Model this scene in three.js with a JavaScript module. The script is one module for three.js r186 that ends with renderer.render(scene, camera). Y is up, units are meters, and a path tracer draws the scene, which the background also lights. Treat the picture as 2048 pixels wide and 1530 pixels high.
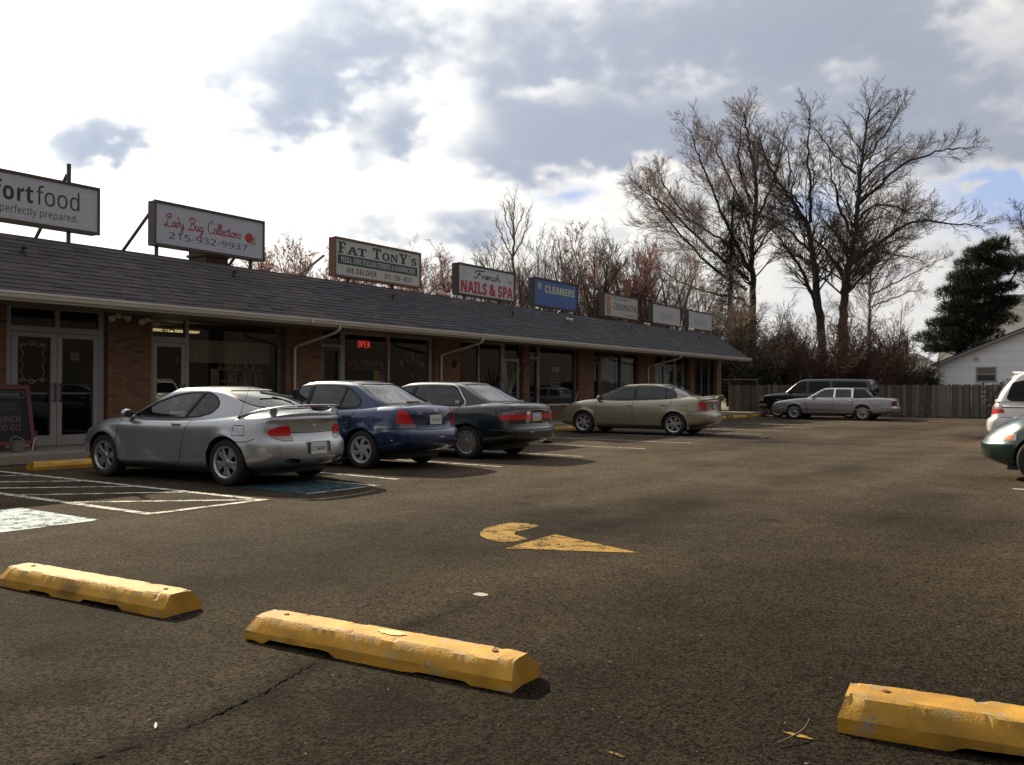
import * as THREE from 'three';
import { mergeGeometries, mergeVertices, toCreasedNormals } from 'three/addons/utils/BufferGeometryUtils.js';
import { RoundedBoxGeometry } from 'three/addons/geometries/RoundedBoxGeometry.js';
import { ImprovedNoise } from 'three/addons/math/ImprovedNoise.js';
import { Brush, Evaluator, SUBTRACTION, INTERSECTION } from 'three-bvh-csg';

// ---------------------------------------------------------------- camera, sky, sun, exposure
// World axes: X runs along the shop row (away from the viewer), Y up, -Z runs from the viewer's side towards the shops. U = X, V = -Z.
const scene = new THREE.Scene();
const camera = new THREE.PerspectiveCamera(47.11, 1024 / 765, 0.1, 1500);
camera.position.set(0, 1.27, 0);
camera.quaternion.setFromRotationMatrix(new THREE.Matrix4().makeBasis(
  new THREE.Vector3(0.56324, 0.00212, 0.82629), new THREE.Vector3(-0.00848, 0.99996, 0.00321), new THREE.Vector3(-0.82625, -0.00881, 0.56323)));
scene.add(camera);
const renderer = new THREE.WebGLRenderer({ antialias: true });
renderer.toneMapping = THREE.LinearToneMapping;
const EXPOSURE = 1.5;
renderer.toneMappingExposure = EXPOSURE;
renderer.shadowMap.enabled = true;

const SUN_EL = 33 * Math.PI / 180;
const sunDir = new THREE.Vector3(0.40 * Math.cos(SUN_EL), Math.sin(SUN_EL), -0.917 * Math.cos(SUN_EL)).normalize();
const sun = new THREE.DirectionalLight(new THREE.Color(1.0, 0.87, 0.65), 5);
sun.name = 'sun';
sun.position.copy(sunDir).multiplyScalar(120).add(new THREE.Vector3(25, 0, -10));
sun.target.position.set(25, 0, -10);
sun.castShadow = true;
sun.shadow.mapSize.set(4096, 4096);
Object.assign(sun.shadow.camera, { left: -60, right: 60, top: 60, bottom: -60, near: 1, far: 300 });
scene.add(sun, sun.target);

function rng(seed) { let a = seed >>> 0; return () => { a = (a + 0x6d2b79f5) | 0; let t = Math.imul(a ^ (a >>> 15), 1 | a); t = (t + Math.imul(t ^ (t >>> 7), 61 | t)) ^ t; return ((t ^ (t >>> 14)) >>> 0) / 4294967296; }; }
const clamp = (x, a = 0, b = 1) => Math.min(b, Math.max(a, x)), lerp = (a, b, t) => a + (b - a) * t, sstep = (a, b, x) => { const t = clamp((x - a) / (b - a)); return t * t * (3 - 2 * t); };
const noise = new ImprovedNoise();
const fbm = (x, y, z, n = 4) => { let s = 0, a = 0.5; for (let i = 0; i < n; i++) { s += a * noise.noise(x, y, z); x = x * 2.03 + 7.1; y = y * 2.03 + 3.3; z = z * 2.03 + 1.7; a *= 0.5; } return s; };

{ // broken cloud, brightest round the sun that stands just outside the frame
  const W = 3072, Hh = 1536, data = new Float32Array(W * Hh * 4);
  // masses of cloud: azimuth (from +X towards -Z), elevation, half width, half height in degrees, tilt, darkness
  const A = (x, y) => { const d = new THREE.Vector3(x - 1024, 765 - y, -1754.5).applyQuaternion(camera.quaternion).normalize(); return [Math.atan2(-d.z, d.x) * 180 / Math.PI, Math.asin(d.y) * 180 / Math.PI]; };
  const masses = [
    [510, 120, 5.2, 2.0, -0.3, 0.85], [620, 175, 4.2, 2.5, -0.35, 1.15], [590, 225, 2.6, 1.5, 0, 0.9], [760, 55, 3.2, 2.6, 0.4, 0.7], [350, 135, 3.0, 1.3, 0, 0.7],
    [200, 272, 2.4, 1.3, -0.3, 2.3], [225, 300, 1.7, 0.9, -0.4, 1.2], [800, 272, 1.6, 1.2, -0.3, 1.5], [725, 350, 1.4, 0.8, 0, 0.9],
    [1020, 75, 6.0, 2.6, 0, 0.65], [1130, 140, 5.0, 2.2, -0.05, 0.8], [1000, 215, 3.0, 1.8, 0.1, 0.7], [1160, 270, 6.0, 1.8, -0.1, 1.7], [1120, 305, 4.2, 1.5, -0.1, 1.1], [1300, 250, 4.0, 1.8, 0, 0.7],
    [1480, 60, 7.5, 2.6, 0, 1.05], [1690, 70, 5.5, 2.8, 0, 1.2], [1530, 150, 7, 2.2, 0.05, 0.8], [1800, 190, 4.5, 1.8, 0.1, 0.75], [1930, 290, 5.5, 2.6, 0, 0.95], [1650, 240, 6, 2.4, 0, 0.65], [1400, 330, 4, 2, 0, 0.5],
    [930, 455, 3.2, 0.95, 0.15, 1.6], [740, 450, 1.7, 0.7, 0, 1.2], [590, 455, 1.6, 0.5, 0, 1.1], [1830, 440, 3, 1.0, 0, 0.45], [2010, 500, 3, 1.0, 0, 0.5],
    [2250, 120, 9, 5, 0, 0.8], [2500, 350, 9, 4, 0, 0.8], [1500, -200, 10, 4, 0, 0.8], [900, -220, 8, 3.4, 0, 0.7],
    // bright breaks
    [1110, 205, 2.2, 0.9, 0, -0.9], [1180, 55, 1.6, 0.8, 0, -0.35], [1430, 175, 4, 0.9, 0.1, -0.75], [1720, 150, 1.9, 1.2, 0, -1.1], [1985, 30, 2.0, 1.3, 0, -0.75], [1930, 130, 2, 0.7, 0, -0.35], [2030, 200, 1.6, 0.9, 0, -0.6],
    [1330, 345, 2.6, 0.8, 0, -0.6], [1980, 385, 2.6, 0.9, 0.2, -1.0], [1960, 440, 3.6, 1.1, 0, -0.7], [1600, 430, 4, 1.4, 0, -0.5], [200, 60, 8, 3.6, 0, -0.9], [250, 400, 12, 3.4, 0, -0.8], [850, 380, 5, 1.2, 0, -0.6], [900, 240, 2.0, 1.8, 0, -0.7], [100, 180, 4, 2, 0, -0.5],
  ].map(([x, y, w, h, t, k]) => [...A(x, y), w, h, t, k]);
  const blue = [[1985, 372, 3.2, 1.25], [1600, 425, 2.4, 1.1], [2120, 420, 5, 1.2], [1150, 400, 2, 0.6]].map(([x, y, w, h]) => [...A(x, y), w, h]);
  for (let j = 0; j < Hh; j++) {
    const el = ((j + 0.5) / Hh - 0.5) * Math.PI, y = Math.sin(el), ce = Math.cos(el), eld = el * 180 / Math.PI;
    for (let i = 0; i < W; i++) {
      const az = ((i + 0.5) / W - 0.5) * 2 * Math.PI, x = Math.cos(az) * ce, z = Math.sin(az) * ce, o = (j * W + i) * 4;
      if (y < -0.02) { data[o] = 0.16; data[o + 1] = 0.15; data[o + 2] = 0.14; data[o + 3] = 1; continue; }
      const azd = -az * 180 / Math.PI, k = 1 / (Math.max(y, 0) + 0.16), px = x * k, pz = z * k;
      const wx = fbm(px * 1.6, pz * 1.6, 3.1, 4), wz = fbm(px * 1.6, pz * 1.6, 9.7, 4), fine = fbm(px * 3.2 + wx, pz * 3.2 + wz, 5.5, 6);
      const det = fbm(azd * 0.55, eld * 0.95, 4.4, 7), warpA = 3.0 * fbm(azd * 0.16, eld * 0.3, 2.2, 4) + 1.8 * det + 0.8 * fine, warpE = 2.2 * fbm(azd * 0.16, eld * 0.3, 7.2, 4) + 1.4 * det + 0.6 * fine;
      let t = 0, near = 0;
      for (const m of masses) {
        let da = azd - m[0]; if (da > 180) da -= 360; if (da < -180) da += 360;
        if (Math.abs(da) > 34 || Math.abs(eld - m[1]) > 24) continue;
        const a = (da * ce + warpA), e = eld - m[1] + warpE, c = Math.cos(m[4]), s = Math.sin(m[4]);
        const q = ((a * c + e * s) / m[2]) ** 2 + ((e * c - a * s) / m[3]) ** 2;
        if (q < 12) t += m[5] * Math.exp(-q * 0.75);
        near = Math.max(near, Math.exp(-(((da * ce) / 24) ** 2 + ((eld - m[1]) / 14) ** 2)));
      }
      const base = 0.5 + 1.5 * fbm(px * 0.9 + wx * 0.6, pz * 0.9 + wz * 0.6, 1.4, 5);
      t = lerp(base, t, sstep(0.15, 0.7, near)) + 0.75 * fine + 1.15 * det;
      let bl = 0;
      for (const m of blue) { const a = azd - m[0] + warpA * 0.7, e = eld - m[1] + warpE * 0.7; bl += Math.exp(-((a / m[2]) ** 2 + (e / m[3]) ** 2)); }
      bl = clamp(bl + sstep(0.25, -0.25, base) * (1 - near) * 0.7) * sstep(0.5, 0.1, t);
      const ang = Math.acos(clamp(x * sunDir.x + y * sunDir.y + z * sunDir.z, -1, 1)) * 180 / Math.PI;
      const glow = Math.exp(-((ang / 41) ** 2)), gl2 = Math.exp(-((ang / 24) ** 2)), gl3 = Math.exp(-((ang / 11) ** 2));
      const m = 1 - Math.exp(-Math.max(0, t - 0.08) * 1.9), thick = sstep(0.55, 1.5, t);
      const bright = [0.76 + 0.70 * glow + 0.7 * gl2 + 5 * gl3, 0.74 + 0.71 * glow + 0.7 * gl2 + 4.8 * gl3, 0.735 + 0.60 * glow + 0.60 * gl2 + 3.8 * gl3];
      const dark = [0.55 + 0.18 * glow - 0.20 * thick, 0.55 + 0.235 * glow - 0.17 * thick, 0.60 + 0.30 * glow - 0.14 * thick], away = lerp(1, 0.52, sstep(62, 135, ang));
      const sky = [0.30, 0.46, 0.82];
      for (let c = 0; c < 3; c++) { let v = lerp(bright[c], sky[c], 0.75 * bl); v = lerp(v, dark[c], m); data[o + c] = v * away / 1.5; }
      data[o + 3] = 1;
    }
  }
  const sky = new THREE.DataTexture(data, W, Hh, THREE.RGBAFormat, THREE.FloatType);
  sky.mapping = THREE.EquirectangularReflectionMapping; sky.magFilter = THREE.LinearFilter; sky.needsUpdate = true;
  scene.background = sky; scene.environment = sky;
}

// ---------------------------------------------------------------- helpers
const P = (u, y, v) => new THREE.Vector3(u, y, -v);
const used = new Map();
function numbered(name) { const n = used.get(name) || 0; used.set(name, n + 1); return n ? name + '_' + String(n).padStart(3, '0') : name; }
function tag(o, label, category, group) { o.userData.label = label; o.userData.category = category; if (group) o.userData.group = group; return o; }
function thing(name, label, category, pos, turn = 0, group) { const o = new THREE.Group(); o.name = numbered(name); if (pos) o.position.copy(pos); o.rotation.y = turn; tag(o, label, category, group); scene.add(o); return o; }
function mesh(name, geo, mat, parent) { const m = new THREE.Mesh(geo, mat); m.name = parent === scene ? numbered(name) : name; m.castShadow = m.receiveShadow = true; parent.add(m); return m; }
function struct(name, geo, mat) { const m = mesh(name, geo, mat, scene); m.userData.kind = 'structure'; return m; }
const plain = (g) => { const n = g.index ? g.toNonIndexed() : g; for (const k of Object.keys(n.attributes)) if (!['position', 'normal', 'uv'].includes(k)) n.deleteAttribute(k); if (!n.attributes.uv) n.setAttribute('uv', new THREE.BufferAttribute(new Float32Array(n.attributes.position.count * 2), 2)); return n; };
const merge = (gs) => mergeGeometries(gs.map(plain), false);
// a box from corner (u0,y0,v0) to (u1,y1,v1) in the U, Y, V directions
function bx(u0, u1, y0, y1, v0, v1, uvm = true) { const g = new THREE.BoxGeometry(Math.abs(u1 - u0), Math.abs(y1 - y0), Math.abs(v1 - v0)); if (uvm) metreUV(g); g.translate((u0 + u1) / 2, (y0 + y1) / 2, -(v0 + v1) / 2); return g; }
function rbx(u0, u1, y0, y1, v0, v1, r = 0.01) { const g = new RoundedBoxGeometry(u1 - u0, y1 - y0, v1 - v0, 2, r); g.translate((u0 + u1) / 2, (y0 + y1) / 2, -(v0 + v1) / 2); return g; }
function metreUV(g) { const p = g.attributes.position, n = g.attributes.normal, uv = g.attributes.uv; for (let i = 0; i < p.count; i++) { const ax = Math.abs(n.getX(i)), ay = Math.abs(n.getY(i)); if (ay > 0.7) uv.setXY(i, p.getX(i), p.getZ(i)); else if (ax > 0.7) uv.setXY(i, p.getZ(i), p.getY(i)); else uv.setXY(i, p.getX(i), p.getY(i)); } return g; }
function bar(a, b, r, sides = 6, r2 = r) { const d = b.clone().sub(a), g = new THREE.CylinderGeometry(r2, r, d.length(), sides); g.applyQuaternion(new THREE.Quaternion().setFromUnitVectors(new THREE.Vector3(0, 1, 0), d.clone().normalize())); g.translate((a.x + b.x) / 2, (a.y + b.y) / 2, (a.z + b.z) / 2); return g; }
function beam(a, b, w, h) { const d = b.clone().sub(a), g = new THREE.BoxGeometry(w, d.length(), h); g.applyQuaternion(new THREE.Quaternion().setFromUnitVectors(new THREE.Vector3(0, 1, 0), d.clone().normalize())); g.translate((a.x + b.x) / 2, (a.y + b.y) / 2, (a.z + b.z) / 2); return g; }
function tube(pts, r, seg = 24, sides = 8) { return new THREE.TubeGeometry(new THREE.CatmullRomCurve3(pts, false, 'catmullrom', 0.3), seg, r, sides); }
const lin = (r, g, b) => new THREE.Color().setRGB(r, g, b);
function std(color, roughness = 0.8, metalness = 0, extra = {}) { const m = new THREE.MeshStandardMaterial({ roughness, metalness, ...extra }); if (color.isColor) m.color.copy(color); else m.color.setRGB(...color); return m; }
function phys(color, o) { const m = new THREE.MeshPhysicalMaterial(o); m.color.setRGB(...color); return m; }
// a tileable texture of bytes from f(x, y) -> [r, g, b] in 0..1
function tex(size, f, { srgb = false, repeat = [1, 1] } = {}) {
  const d = new Uint8Array(size * size * 4);
  for (let y = 0; y < size; y++) for (let x = 0; x < size; x++) { const c = f(x, y, size), o = (y * size + x) * 4; for (let k = 0; k < 3; k++) d[o + k] = clamp(c[k]) * 255; d[o + 3] = 255; }
  const t = new THREE.DataTexture(d, size, size); t.wrapS = t.wrapT = THREE.RepeatWrapping; t.magFilter = THREE.LinearFilter; t.minFilter = THREE.LinearMipmapLinearFilter; t.generateMipmaps = true; if (srgb) t.colorSpace = THREE.SRGBColorSpace; t.repeat.set(...repeat); t.needsUpdate = true; return t;
}
// tileable value noise
function tileNoise(seed, n) { const r = rng(seed), g = new Float32Array(n * n).map(() => r()); return (x, y) => { const xi = Math.floor(x), yi = Math.floor(y), fx = x - xi, fy = y - yi, sx = fx * fx * (3 - 2 * fx), sy = fy * fy * (3 - 2 * fy), at = (a, b) => g[(((b % n) + n) % n) * n + (((a % n) + n) % n)]; return lerp(lerp(at(xi, yi), at(xi + 1, yi), sx), lerp(at(xi, yi + 1), at(xi + 1, yi + 1), sx), sy); }; }
function canvasTex(w, h, draw) { const c = document.createElement('canvas'); c.width = w; c.height = h; draw(c.getContext('2d'), w, h); const t = new THREE.CanvasTexture(c); t.colorSpace = THREE.SRGBColorSpace; return t; }
const grime = (() => { const a = tileNoise(11, 8), b = tileNoise(12, 32), c = tileNoise(13, 128); return tex(512, (x, y, s) => { const v = 0.72 + 0.28 * (0.5 * a(x / s * 8, y / s * 8) + 0.3 * b(x / s * 32, y / s * 32) + 0.3 * c(x / s * 128, y / s * 128)); return [v, v, v]; }); })();
grime.repeat.set(0.5, 0.5);
const speckBump = (() => { const c = tileNoise(23, 128), d = tileNoise(24, 256); return tex(512, (x, y, s) => { const v = 0.5 * c(x / s * 128, y / s * 128) + 0.5 * d(x / s * 256, y / s * 256); return [v, v, v]; }); })();

const M = {
  black: std([0.012, 0.012, 0.013], 0.6), rubber: std([0.018, 0.017, 0.017], 0.85), darkPlastic: std([0.025, 0.025, 0.026], 0.55), chrome: std([0.75, 0.75, 0.76], 0.12, 1), alu: std([0.42, 0.41, 0.40], 0.42, 0.7), bronze: std([0.10, 0.085, 0.07], 0.5, 0.5),
  white: std([0.72, 0.66, 0.56], 0.5, 0, { map: grime }), brownMetal: std([0.075, 0.055, 0.042], 0.6, 0, { map: grime }), darkMetal: std([0.04, 0.036, 0.033], 0.6, 0, { map: grime }), rust: std([0.16, 0.075, 0.035], 0.8, 0, { map: grime }),
  paneDark: phys([0.62, 0.62, 0.60], { transmission: 1, roughness: 0.02, ior: 1.5, thickness: 0 }), rearGlass: phys([0.22, 0.28, 0.30], { transmission: 1, roughness: 0.02, ior: 2.2, thickness: 0 }), carGlass: phys([0.34, 0.42, 0.44], { transmission: 1, roughness: 0.02, ior: 1.6, thickness: 0 }),
  tintGlass: phys([0.06, 0.07, 0.08], { transmission: 1, roughness: 0.02, ior: 1.32, thickness: 0 }),
};

// ---------------------------------------------------------------- cars
// Car axes: +X towards the nose, Y up, Z to the car's right; the origin is on the ground midway between the axles.
const csg = new Evaluator(); csg.useGroups = true;
function curve(pts) { // monotone cubic through [x, y] points, x rising
  const n = pts.length, d = [], s = [];
  for (let i = 0; i < n - 1; i++) d.push((pts[i + 1][1] - pts[i][1]) / (pts[i + 1][0] - pts[i][0]));
  for (let i = 0; i < n; i++) s.push(i === 0 ? d[0] : i === n - 1 ? d[n - 2] : d[i - 1] * d[i] <= 0 ? 0 : 2 / (1 / d[i - 1] + 1 / d[i]));
  return (x) => { if (x <= pts[0][0]) return pts[0][1]; if (x >= pts[n - 1][0]) return pts[n - 1][1]; let i = 0; while (x > pts[i + 1][0]) i++; const h = pts[i + 1][0] - pts[i][0], t = (x - pts[i][0]) / h, t2 = t * t, t3 = t2 * t; return (2 * t3 - 3 * t2 + 1) * pts[i][1] + (t3 - 2 * t2 + t) * h * s[i] + (-2 * t3 + 3 * t2) * pts[i + 1][1] + (t3 - t2) * h * s[i + 1]; };
}
function axisSteps(h, r, n, k = 5) { const o = []; for (let i = 0; i < k; i++) o.push(-h + r - r * Math.tan((1 - i / k) * Math.PI / 4)); for (let i = 0; i <= n; i++) o.push(lerp(-h + r, h - r, i / n)); for (let i = 1; i <= k; i++) o.push(h - r + r * Math.tan(i / k * Math.PI / 4)); return o; }
function lattice([hx, hy, hz], r, [nx, ny, nz], f) { // a rounded box whose points f(a, b, c), each -1..1, moves where they belong
  const S = [axisSteps(hx, r, nx), axisSteps(hy, r, ny), axisSteps(hz, r, nz)], H = [hx, hy, hz], pos = [], idx = [];
  for (let ax = 0; ax < 3; ax++) for (const sg of [-1, 1]) {
    const u = (ax + 1) % 3, v = (ax + 2) % 3, U = S[u], V = S[v], at = pos.length / 3;
    for (const b of V) for (const a of U) {
      const p = [0, 0, 0]; p[ax] = sg * H[ax]; p[u] = a; p[v] = b;
      const q = p.map((x, i) => clamp(x, -(H[i] - r), H[i] - r)), d = p.map((x, i) => x - q[i]), l = Math.hypot(...d) || 1, w = f(...q.map((x, i) => (x + d[i] / l * r) / H[i]));
      pos.push(...w);
    }
    for (let j = 0; j < V.length - 1; j++) for (let i = 0; i < U.length - 1; i++) { const A = at + j * U.length + i, B = A + 1, C = A + U.length, D = C + 1; if (sg > 0) idx.push(A, B, D, A, D, C); else idx.push(A, D, B, A, C, D); }
  }
  let g = new THREE.BufferGeometry(); g.setAttribute('position', new THREE.Float32BufferAttribute(pos, 3)); g.setIndex(idx);
  g = mergeVertices(g, 1e-5); g.computeVertexNormals();
  g.setAttribute('uv', new THREE.BufferAttribute(new Float32Array(g.attributes.position.count * 2), 2));
  return g;
}
function inflate(g, d) { const o = g.clone(), p = o.attributes.position, n = o.attributes.normal; for (let i = 0; i < p.count; i++) p.setXYZ(i, p.getX(i) + n.getX(i) * d, p.getY(i) + n.getY(i) * d, p.getZ(i) + n.getZ(i) * d); return o; }
function roundPoly(pts, r = 0.03) { const s = new THREE.Shape(), n = pts.length; pts.forEach((p, i) => { const a = pts[(i + n - 1) % n], b = pts[(i + 1) % n], la = Math.hypot(a[0] - p[0], a[1] - p[1]), lb = Math.hypot(b[0] - p[0], b[1] - p[1]), k = Math.min(p[2] ?? r, la * 0.45, lb * 0.45), x = [p[0] + (a[0] - p[0]) / la * k, p[1] + (a[1] - p[1]) / la * k], y = [p[0] + (b[0] - p[0]) / lb * k, p[1] + (b[1] - p[1]) / lb * k]; if (i) s.lineTo(...x); else s.moveTo(...x); s.quadraticCurveTo(p[0], p[1], ...y); }); s.closePath(); return s; }
function growPoly(pts, d) { // outline moved outwards by d
  const n = pts.length; let area = 0; pts.forEach((p, i) => { const q = pts[(i + 1) % n]; area += p[0] * q[1] - q[0] * p[1]; }); const sg = area > 0 ? 1 : -1;
  return pts.map((p, i) => { const a = pts[(i + n - 1) % n], b = pts[(i + 1) % n], n1 = [(p[1] - a[1]), -(p[0] - a[0])], n2 = [(b[1] - p[1]), -(b[0] - p[0])], l1 = Math.hypot(...n1), l2 = Math.hypot(...n2); const m = [n1[0] / l1 + n2[0] / l2, n1[1] / l1 + n2[1] / l2], k = Math.min(2.2, 2 / (m[0] ** 2 + m[1] ** 2)) * sg * d; return [p[0] + m[0] * k, p[1] + m[1] * k, ...(p.length > 2 ? [p[2]] : [])]; });
}
function extrudeZ(shape, z0, z1) { const g = new THREE.ExtrudeGeometry(shape, { depth: z1 - z0, bevelEnabled: false, curveSegments: 5 }); g.translate(0, 0, z0); return plain(g); }
function extrudeX(shape, x0, x1) { const g = new THREE.ExtrudeGeometry(shape, { depth: x1 - x0, bevelEnabled: false, curveSegments: 5 }); g.rotateY(Math.PI / 2); g.translate(x0, 0, 0); return plain(g); } // shape x is -Z
function strip(pts, w) { const L = [], R = []; pts.forEach((p, i) => { const a = pts[Math.max(0, i - 1)], b = pts[Math.min(pts.length - 1, i + 1)], d = [b[0] - a[0], b[1] - a[1]], l = Math.hypot(...d); L.push([p[0] - d[1] / l * w / 2, p[1] + d[0] / l * w / 2]); R.push([p[0] + d[1] / l * w / 2, p[1] - d[0] / l * w / 2]); }); const s = new THREE.Shape(); [...L, ...R.reverse()].forEach((p, i) => i ? s.lineTo(...p) : s.moveTo(...p)); s.closePath(); return s; }
function brush(g, m) { const b = new Brush(plain(g), m); b.updateMatrixWorld(); return b; }
const cut = (a, b, op) => { const r = csg.evaluate(a, b, op); r.updateMatrixWorld(); return r; };
function tidy(r) { // the result's geometry, without empty groups
  const mats = Array.isArray(r.material) ? r.material : [r.material], g = r.geometry; if (mats.length === 1) return [g, mats[0]]; return [g, mats];
}

const wheelCache = new Map();
function wheelParts(style, R, w) {
  const key = [style, R, w].join(); if (wheelCache.has(key)) return wheelCache.get(key);
  const r0 = R * 0.70, hw = w / 2; // z: outside is -hw (for a left wheel)
  const prof = [[r0 - 0.012, -hw * 0.80], [r0, -hw * 0.94], [R * 0.82, -hw * 1.02], [R * 0.93, -hw * 0.95], [R * 0.985, -hw * 0.80], [R, -hw * 0.55], [R, 0], [R, hw * 0.55], [R * 0.985, hw * 0.8], [R * 0.9, hw * 0.98], [r0, hw * 0.94], [r0 - 0.012, hw * 0.8], [r0 - 0.012, -hw * 0.8]];
  const lathe = (pr, seg = 40) => { const g = new THREE.LatheGeometry(pr.map(([r, z]) => new THREE.Vector2(r, z)), seg); g.rotateX(Math.PI / 2); g.rotateX(0); return toCreasedNormals(plain(g), 0.7); }; // lathe axis Y -> Z
  const tyre = lathe(prof, 44);
  const barrel = lathe([[r0 - 0.002, -hw * 0.84], [r0 - 0.014, -hw * 0.86], [r0 - 0.026, -hw * 0.70], [r0 - 0.03, 0], [r0 - 0.03, hw * 0.7]], 40);
  const lip = lathe([[r0 + 0.004, -hw * 0.88], [r0 + 0.002, -hw * 0.97], [r0 - 0.012, -hw * 0.98], [r0 - 0.03, -hw * 0.86]], 40);
  const back = lathe([[r0 - 0.03, hw * 0.1], [0.09, hw * 0.05], [0.001, hw * 0.05]], 32);
  const zo = -hw * 0.80, faces = [];
  const ring = (pts, z, t, bev = 0.008) => { const s = new THREE.Shape(); pts.forEach((p, i) => i ? s.lineTo(...p) : s.moveTo(...p)); s.closePath(); const g = new THREE.ExtrudeGeometry(s, { depth: t, bevelEnabled: true, bevelSize: bev, bevelThickness: bev, bevelSegments: 2, curveSegments: 6 }); g.translate(0, 0, z); return plain(g); };
  const rot = (a, x, y) => [x * Math.cos(a) - y * Math.sin(a), x * Math.sin(a) + y * Math.cos(a)];
  const rs = r0 - 0.022;
  if (style === 'five') { // five broad spokes that open towards the rim
    for (let k = 0; k < 5; k++) { const a = k / 5 * 2 * Math.PI + Math.PI / 2; faces.push(ring([[0.03, -0.036], [rs * 0.55, -0.034], [rs, -0.075], [rs, -0.035], [rs * 0.72, 0.0], [rs, 0.035], [rs, 0.075], [rs * 0.55, 0.034], [0.03, 0.036]].map((p) => rot(a, ...p)), zo + 0.012, 0.03)); }
    faces.push(lathe([[0.001, zo - 0.012], [0.045, zo - 0.008], [0.06, zo + 0.012], [0.065, zo + 0.05]], 24));
  } else if (style === 'six') {
    for (let k = 0; k < 6; k++) { const a = k / 6 * 2 * Math.PI + Math.PI / 6; faces.push(ring([[0.03, -0.026], [rs * 0.8, -0.038], [rs, -0.05], [rs, 0.05], [rs * 0.8, 0.038], [0.03, 0.026]].map((p) => rot(a, ...p)), zo + 0.01, 0.028)); }
    faces.push(lathe([[0.001, zo - 0.010], [0.04, zo - 0.008], [0.058, zo + 0.012], [0.062, zo + 0.05]], 24));
  } else if (style === 'twist') { // wheel cover with six curved blades
    for (let k = 0; k < 6; k++) { const a = k / 6 * 2 * Math.PI, pts = []; for (let i = 0; i <= 5; i++) { const t = i / 5; pts.push(rot(a + t * 0.5, lerp(0.05, rs, t), -lerp(0.024, 0.044, t))); } for (let i = 5; i >= 0; i--) { const t = i / 5; pts.push(rot(a + t * 0.34, lerp(0.05, rs, t), lerp(0.028, 0.048, t))); } faces.push(ring(pts, zo + 0.006, 0.016, 0.005)); }
    faces.push(lathe([[0.001, zo - 0.002], [0.075, zo], [0.088, zo + 0.015], [0.09, zo + 0.05]], 28), lathe([[rs - 0.024, zo + 0.014], [rs - 0.02, zo], [rs + 0.006, zo - 0.004], [rs + 0.016, zo + 0.012]], 40));
    for (let k = 0; k < 4; k++) { const p = rot(k * Math.PI / 2 + 0.4, 0.052, 0), g = new THREE.CylinderGeometry(0.009, 0.009, 0.012, 8); g.rotateX(Math.PI / 2); g.translate(p[0], p[1], zo - 0.002); }
  } else if (style === 'disc') { // full cover with notches round the edge
    const pts = []; const n = 9; for (let k = 0; k < n; k++) { const a = k / n * 2 * Math.PI; for (const [da, rr] of [[-0.20, rs], [0.20, rs], [0.26, rs * 0.84], [0.35, rs * 0.78], [0.44, rs * 0.84]]) pts.push(rot(a + da, rr, 0)); }
    faces.push(ring(pts, zo + 0.004, 0.012, 0.005), lathe([[0.001, zo - 0.004], [0.05, zo - 0.006], [0.06, zo + 0.002]], 24));
  } else if (style === 'wire') { // fine radial cover
    faces.push(lathe([[0.001, zo - 0.03], [0.04, zo - 0.03], [0.06, zo - 0.012], [rs * 0.8, zo + 0.02], [rs, zo + 0.004]], 40));
    for (let k = 0; k < 30; k++) { const a = k / 30 * 2 * Math.PI; faces.push(ring([[0.06, -0.004], [rs, -0.007], [rs, 0.007], [0.06, 0.004]].map((p) => rot(a, ...p)), zo + 0.0, 0.006, 0.002)); }
  } else { // plain dish with ten slots
    for (let k = 0; k < 8; k++) { const a = k / 8 * 2 * Math.PI; faces.push(ring([[0.05, -0.03], [rs, -0.05], [rs, 0.05], [0.05, 0.03]].map((p) => rot(a, ...p)), zo + 0.012, 0.02)); }
    faces.push(lathe([[0.001, zo - 0.01], [0.05, zo - 0.008], [0.07, zo + 0.015], [0.075, zo + 0.05]], 24));
  }
    const o = { tyre, rim: merge([barrel, lip, ...faces]), back: merge([back]) };
  wheelCache.set(key, o); return o;
}
const rimMat = { silver: std([0.50, 0.50, 0.50], 0.28, 0.9), cover: std([0.42, 0.42, 0.42], 0.38, 0.5), dull: std([0.30, 0.29, 0.28], 0.35, 0.85) };
const lampMat = { red: phys([0.46, 0.008, 0.010], { roughness: 0.3, specularIntensity: 0.5, clearcoat: 0.35, clearcoatRoughness: 0.08 }), darkRed: phys([0.16, 0.006, 0.010], { roughness: 0.15, clearcoat: 1 }), clear: phys([0.30, 0.23, 0.21], { roughness: 0.14, metalness: 0.1, clearcoat: 1, clearcoatRoughness: 0.03 }), amber: phys([0.60, 0.16, 0.03], { roughness: 0.15, clearcoat: 1 }), pinkish: phys([0.20, 0.10, 0.12], { roughness: 0.15, metalness: 0.3, clearcoat: 1 }) };
const seatMat = std([0.10, 0.095, 0.09], 0.9), cabinMat = std([0.022, 0.021, 0.021], 0.9);

function plateTexture(text, kind) {
  return canvasTex(256, 128, (c, w, h) => {
    c.fillStyle = kind === 'pa' ? '#c9cdd6' : '#d4d3cc'; c.fillRect(0, 0, w, h);
    if (kind === 'pa') { c.fillStyle = '#8f98b8'; c.fillRect(0, 0, w, 20); c.fillStyle = '#c9a94a'; c.fillRect(0, h - 30, w, 30); }
    c.fillStyle = '#2a2c44'; c.font = 'bold 74px sans-serif'; c.textAlign = 'center'; c.textBaseline = 'middle';
    if (text) c.fillText(text, w / 2, h / 2 + 4, w - 24);
    else for (let k = 0; k < 6; k++) { c.fillStyle = 'rgba(60,64,84,' + (0.35 + 0.3 * ((k * 7) % 3) / 2) + ')'; c.fillRect(28 + k * 34 + (k > 2 ? 8 : 0), 40, 22, 54); }
  });
}

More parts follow.
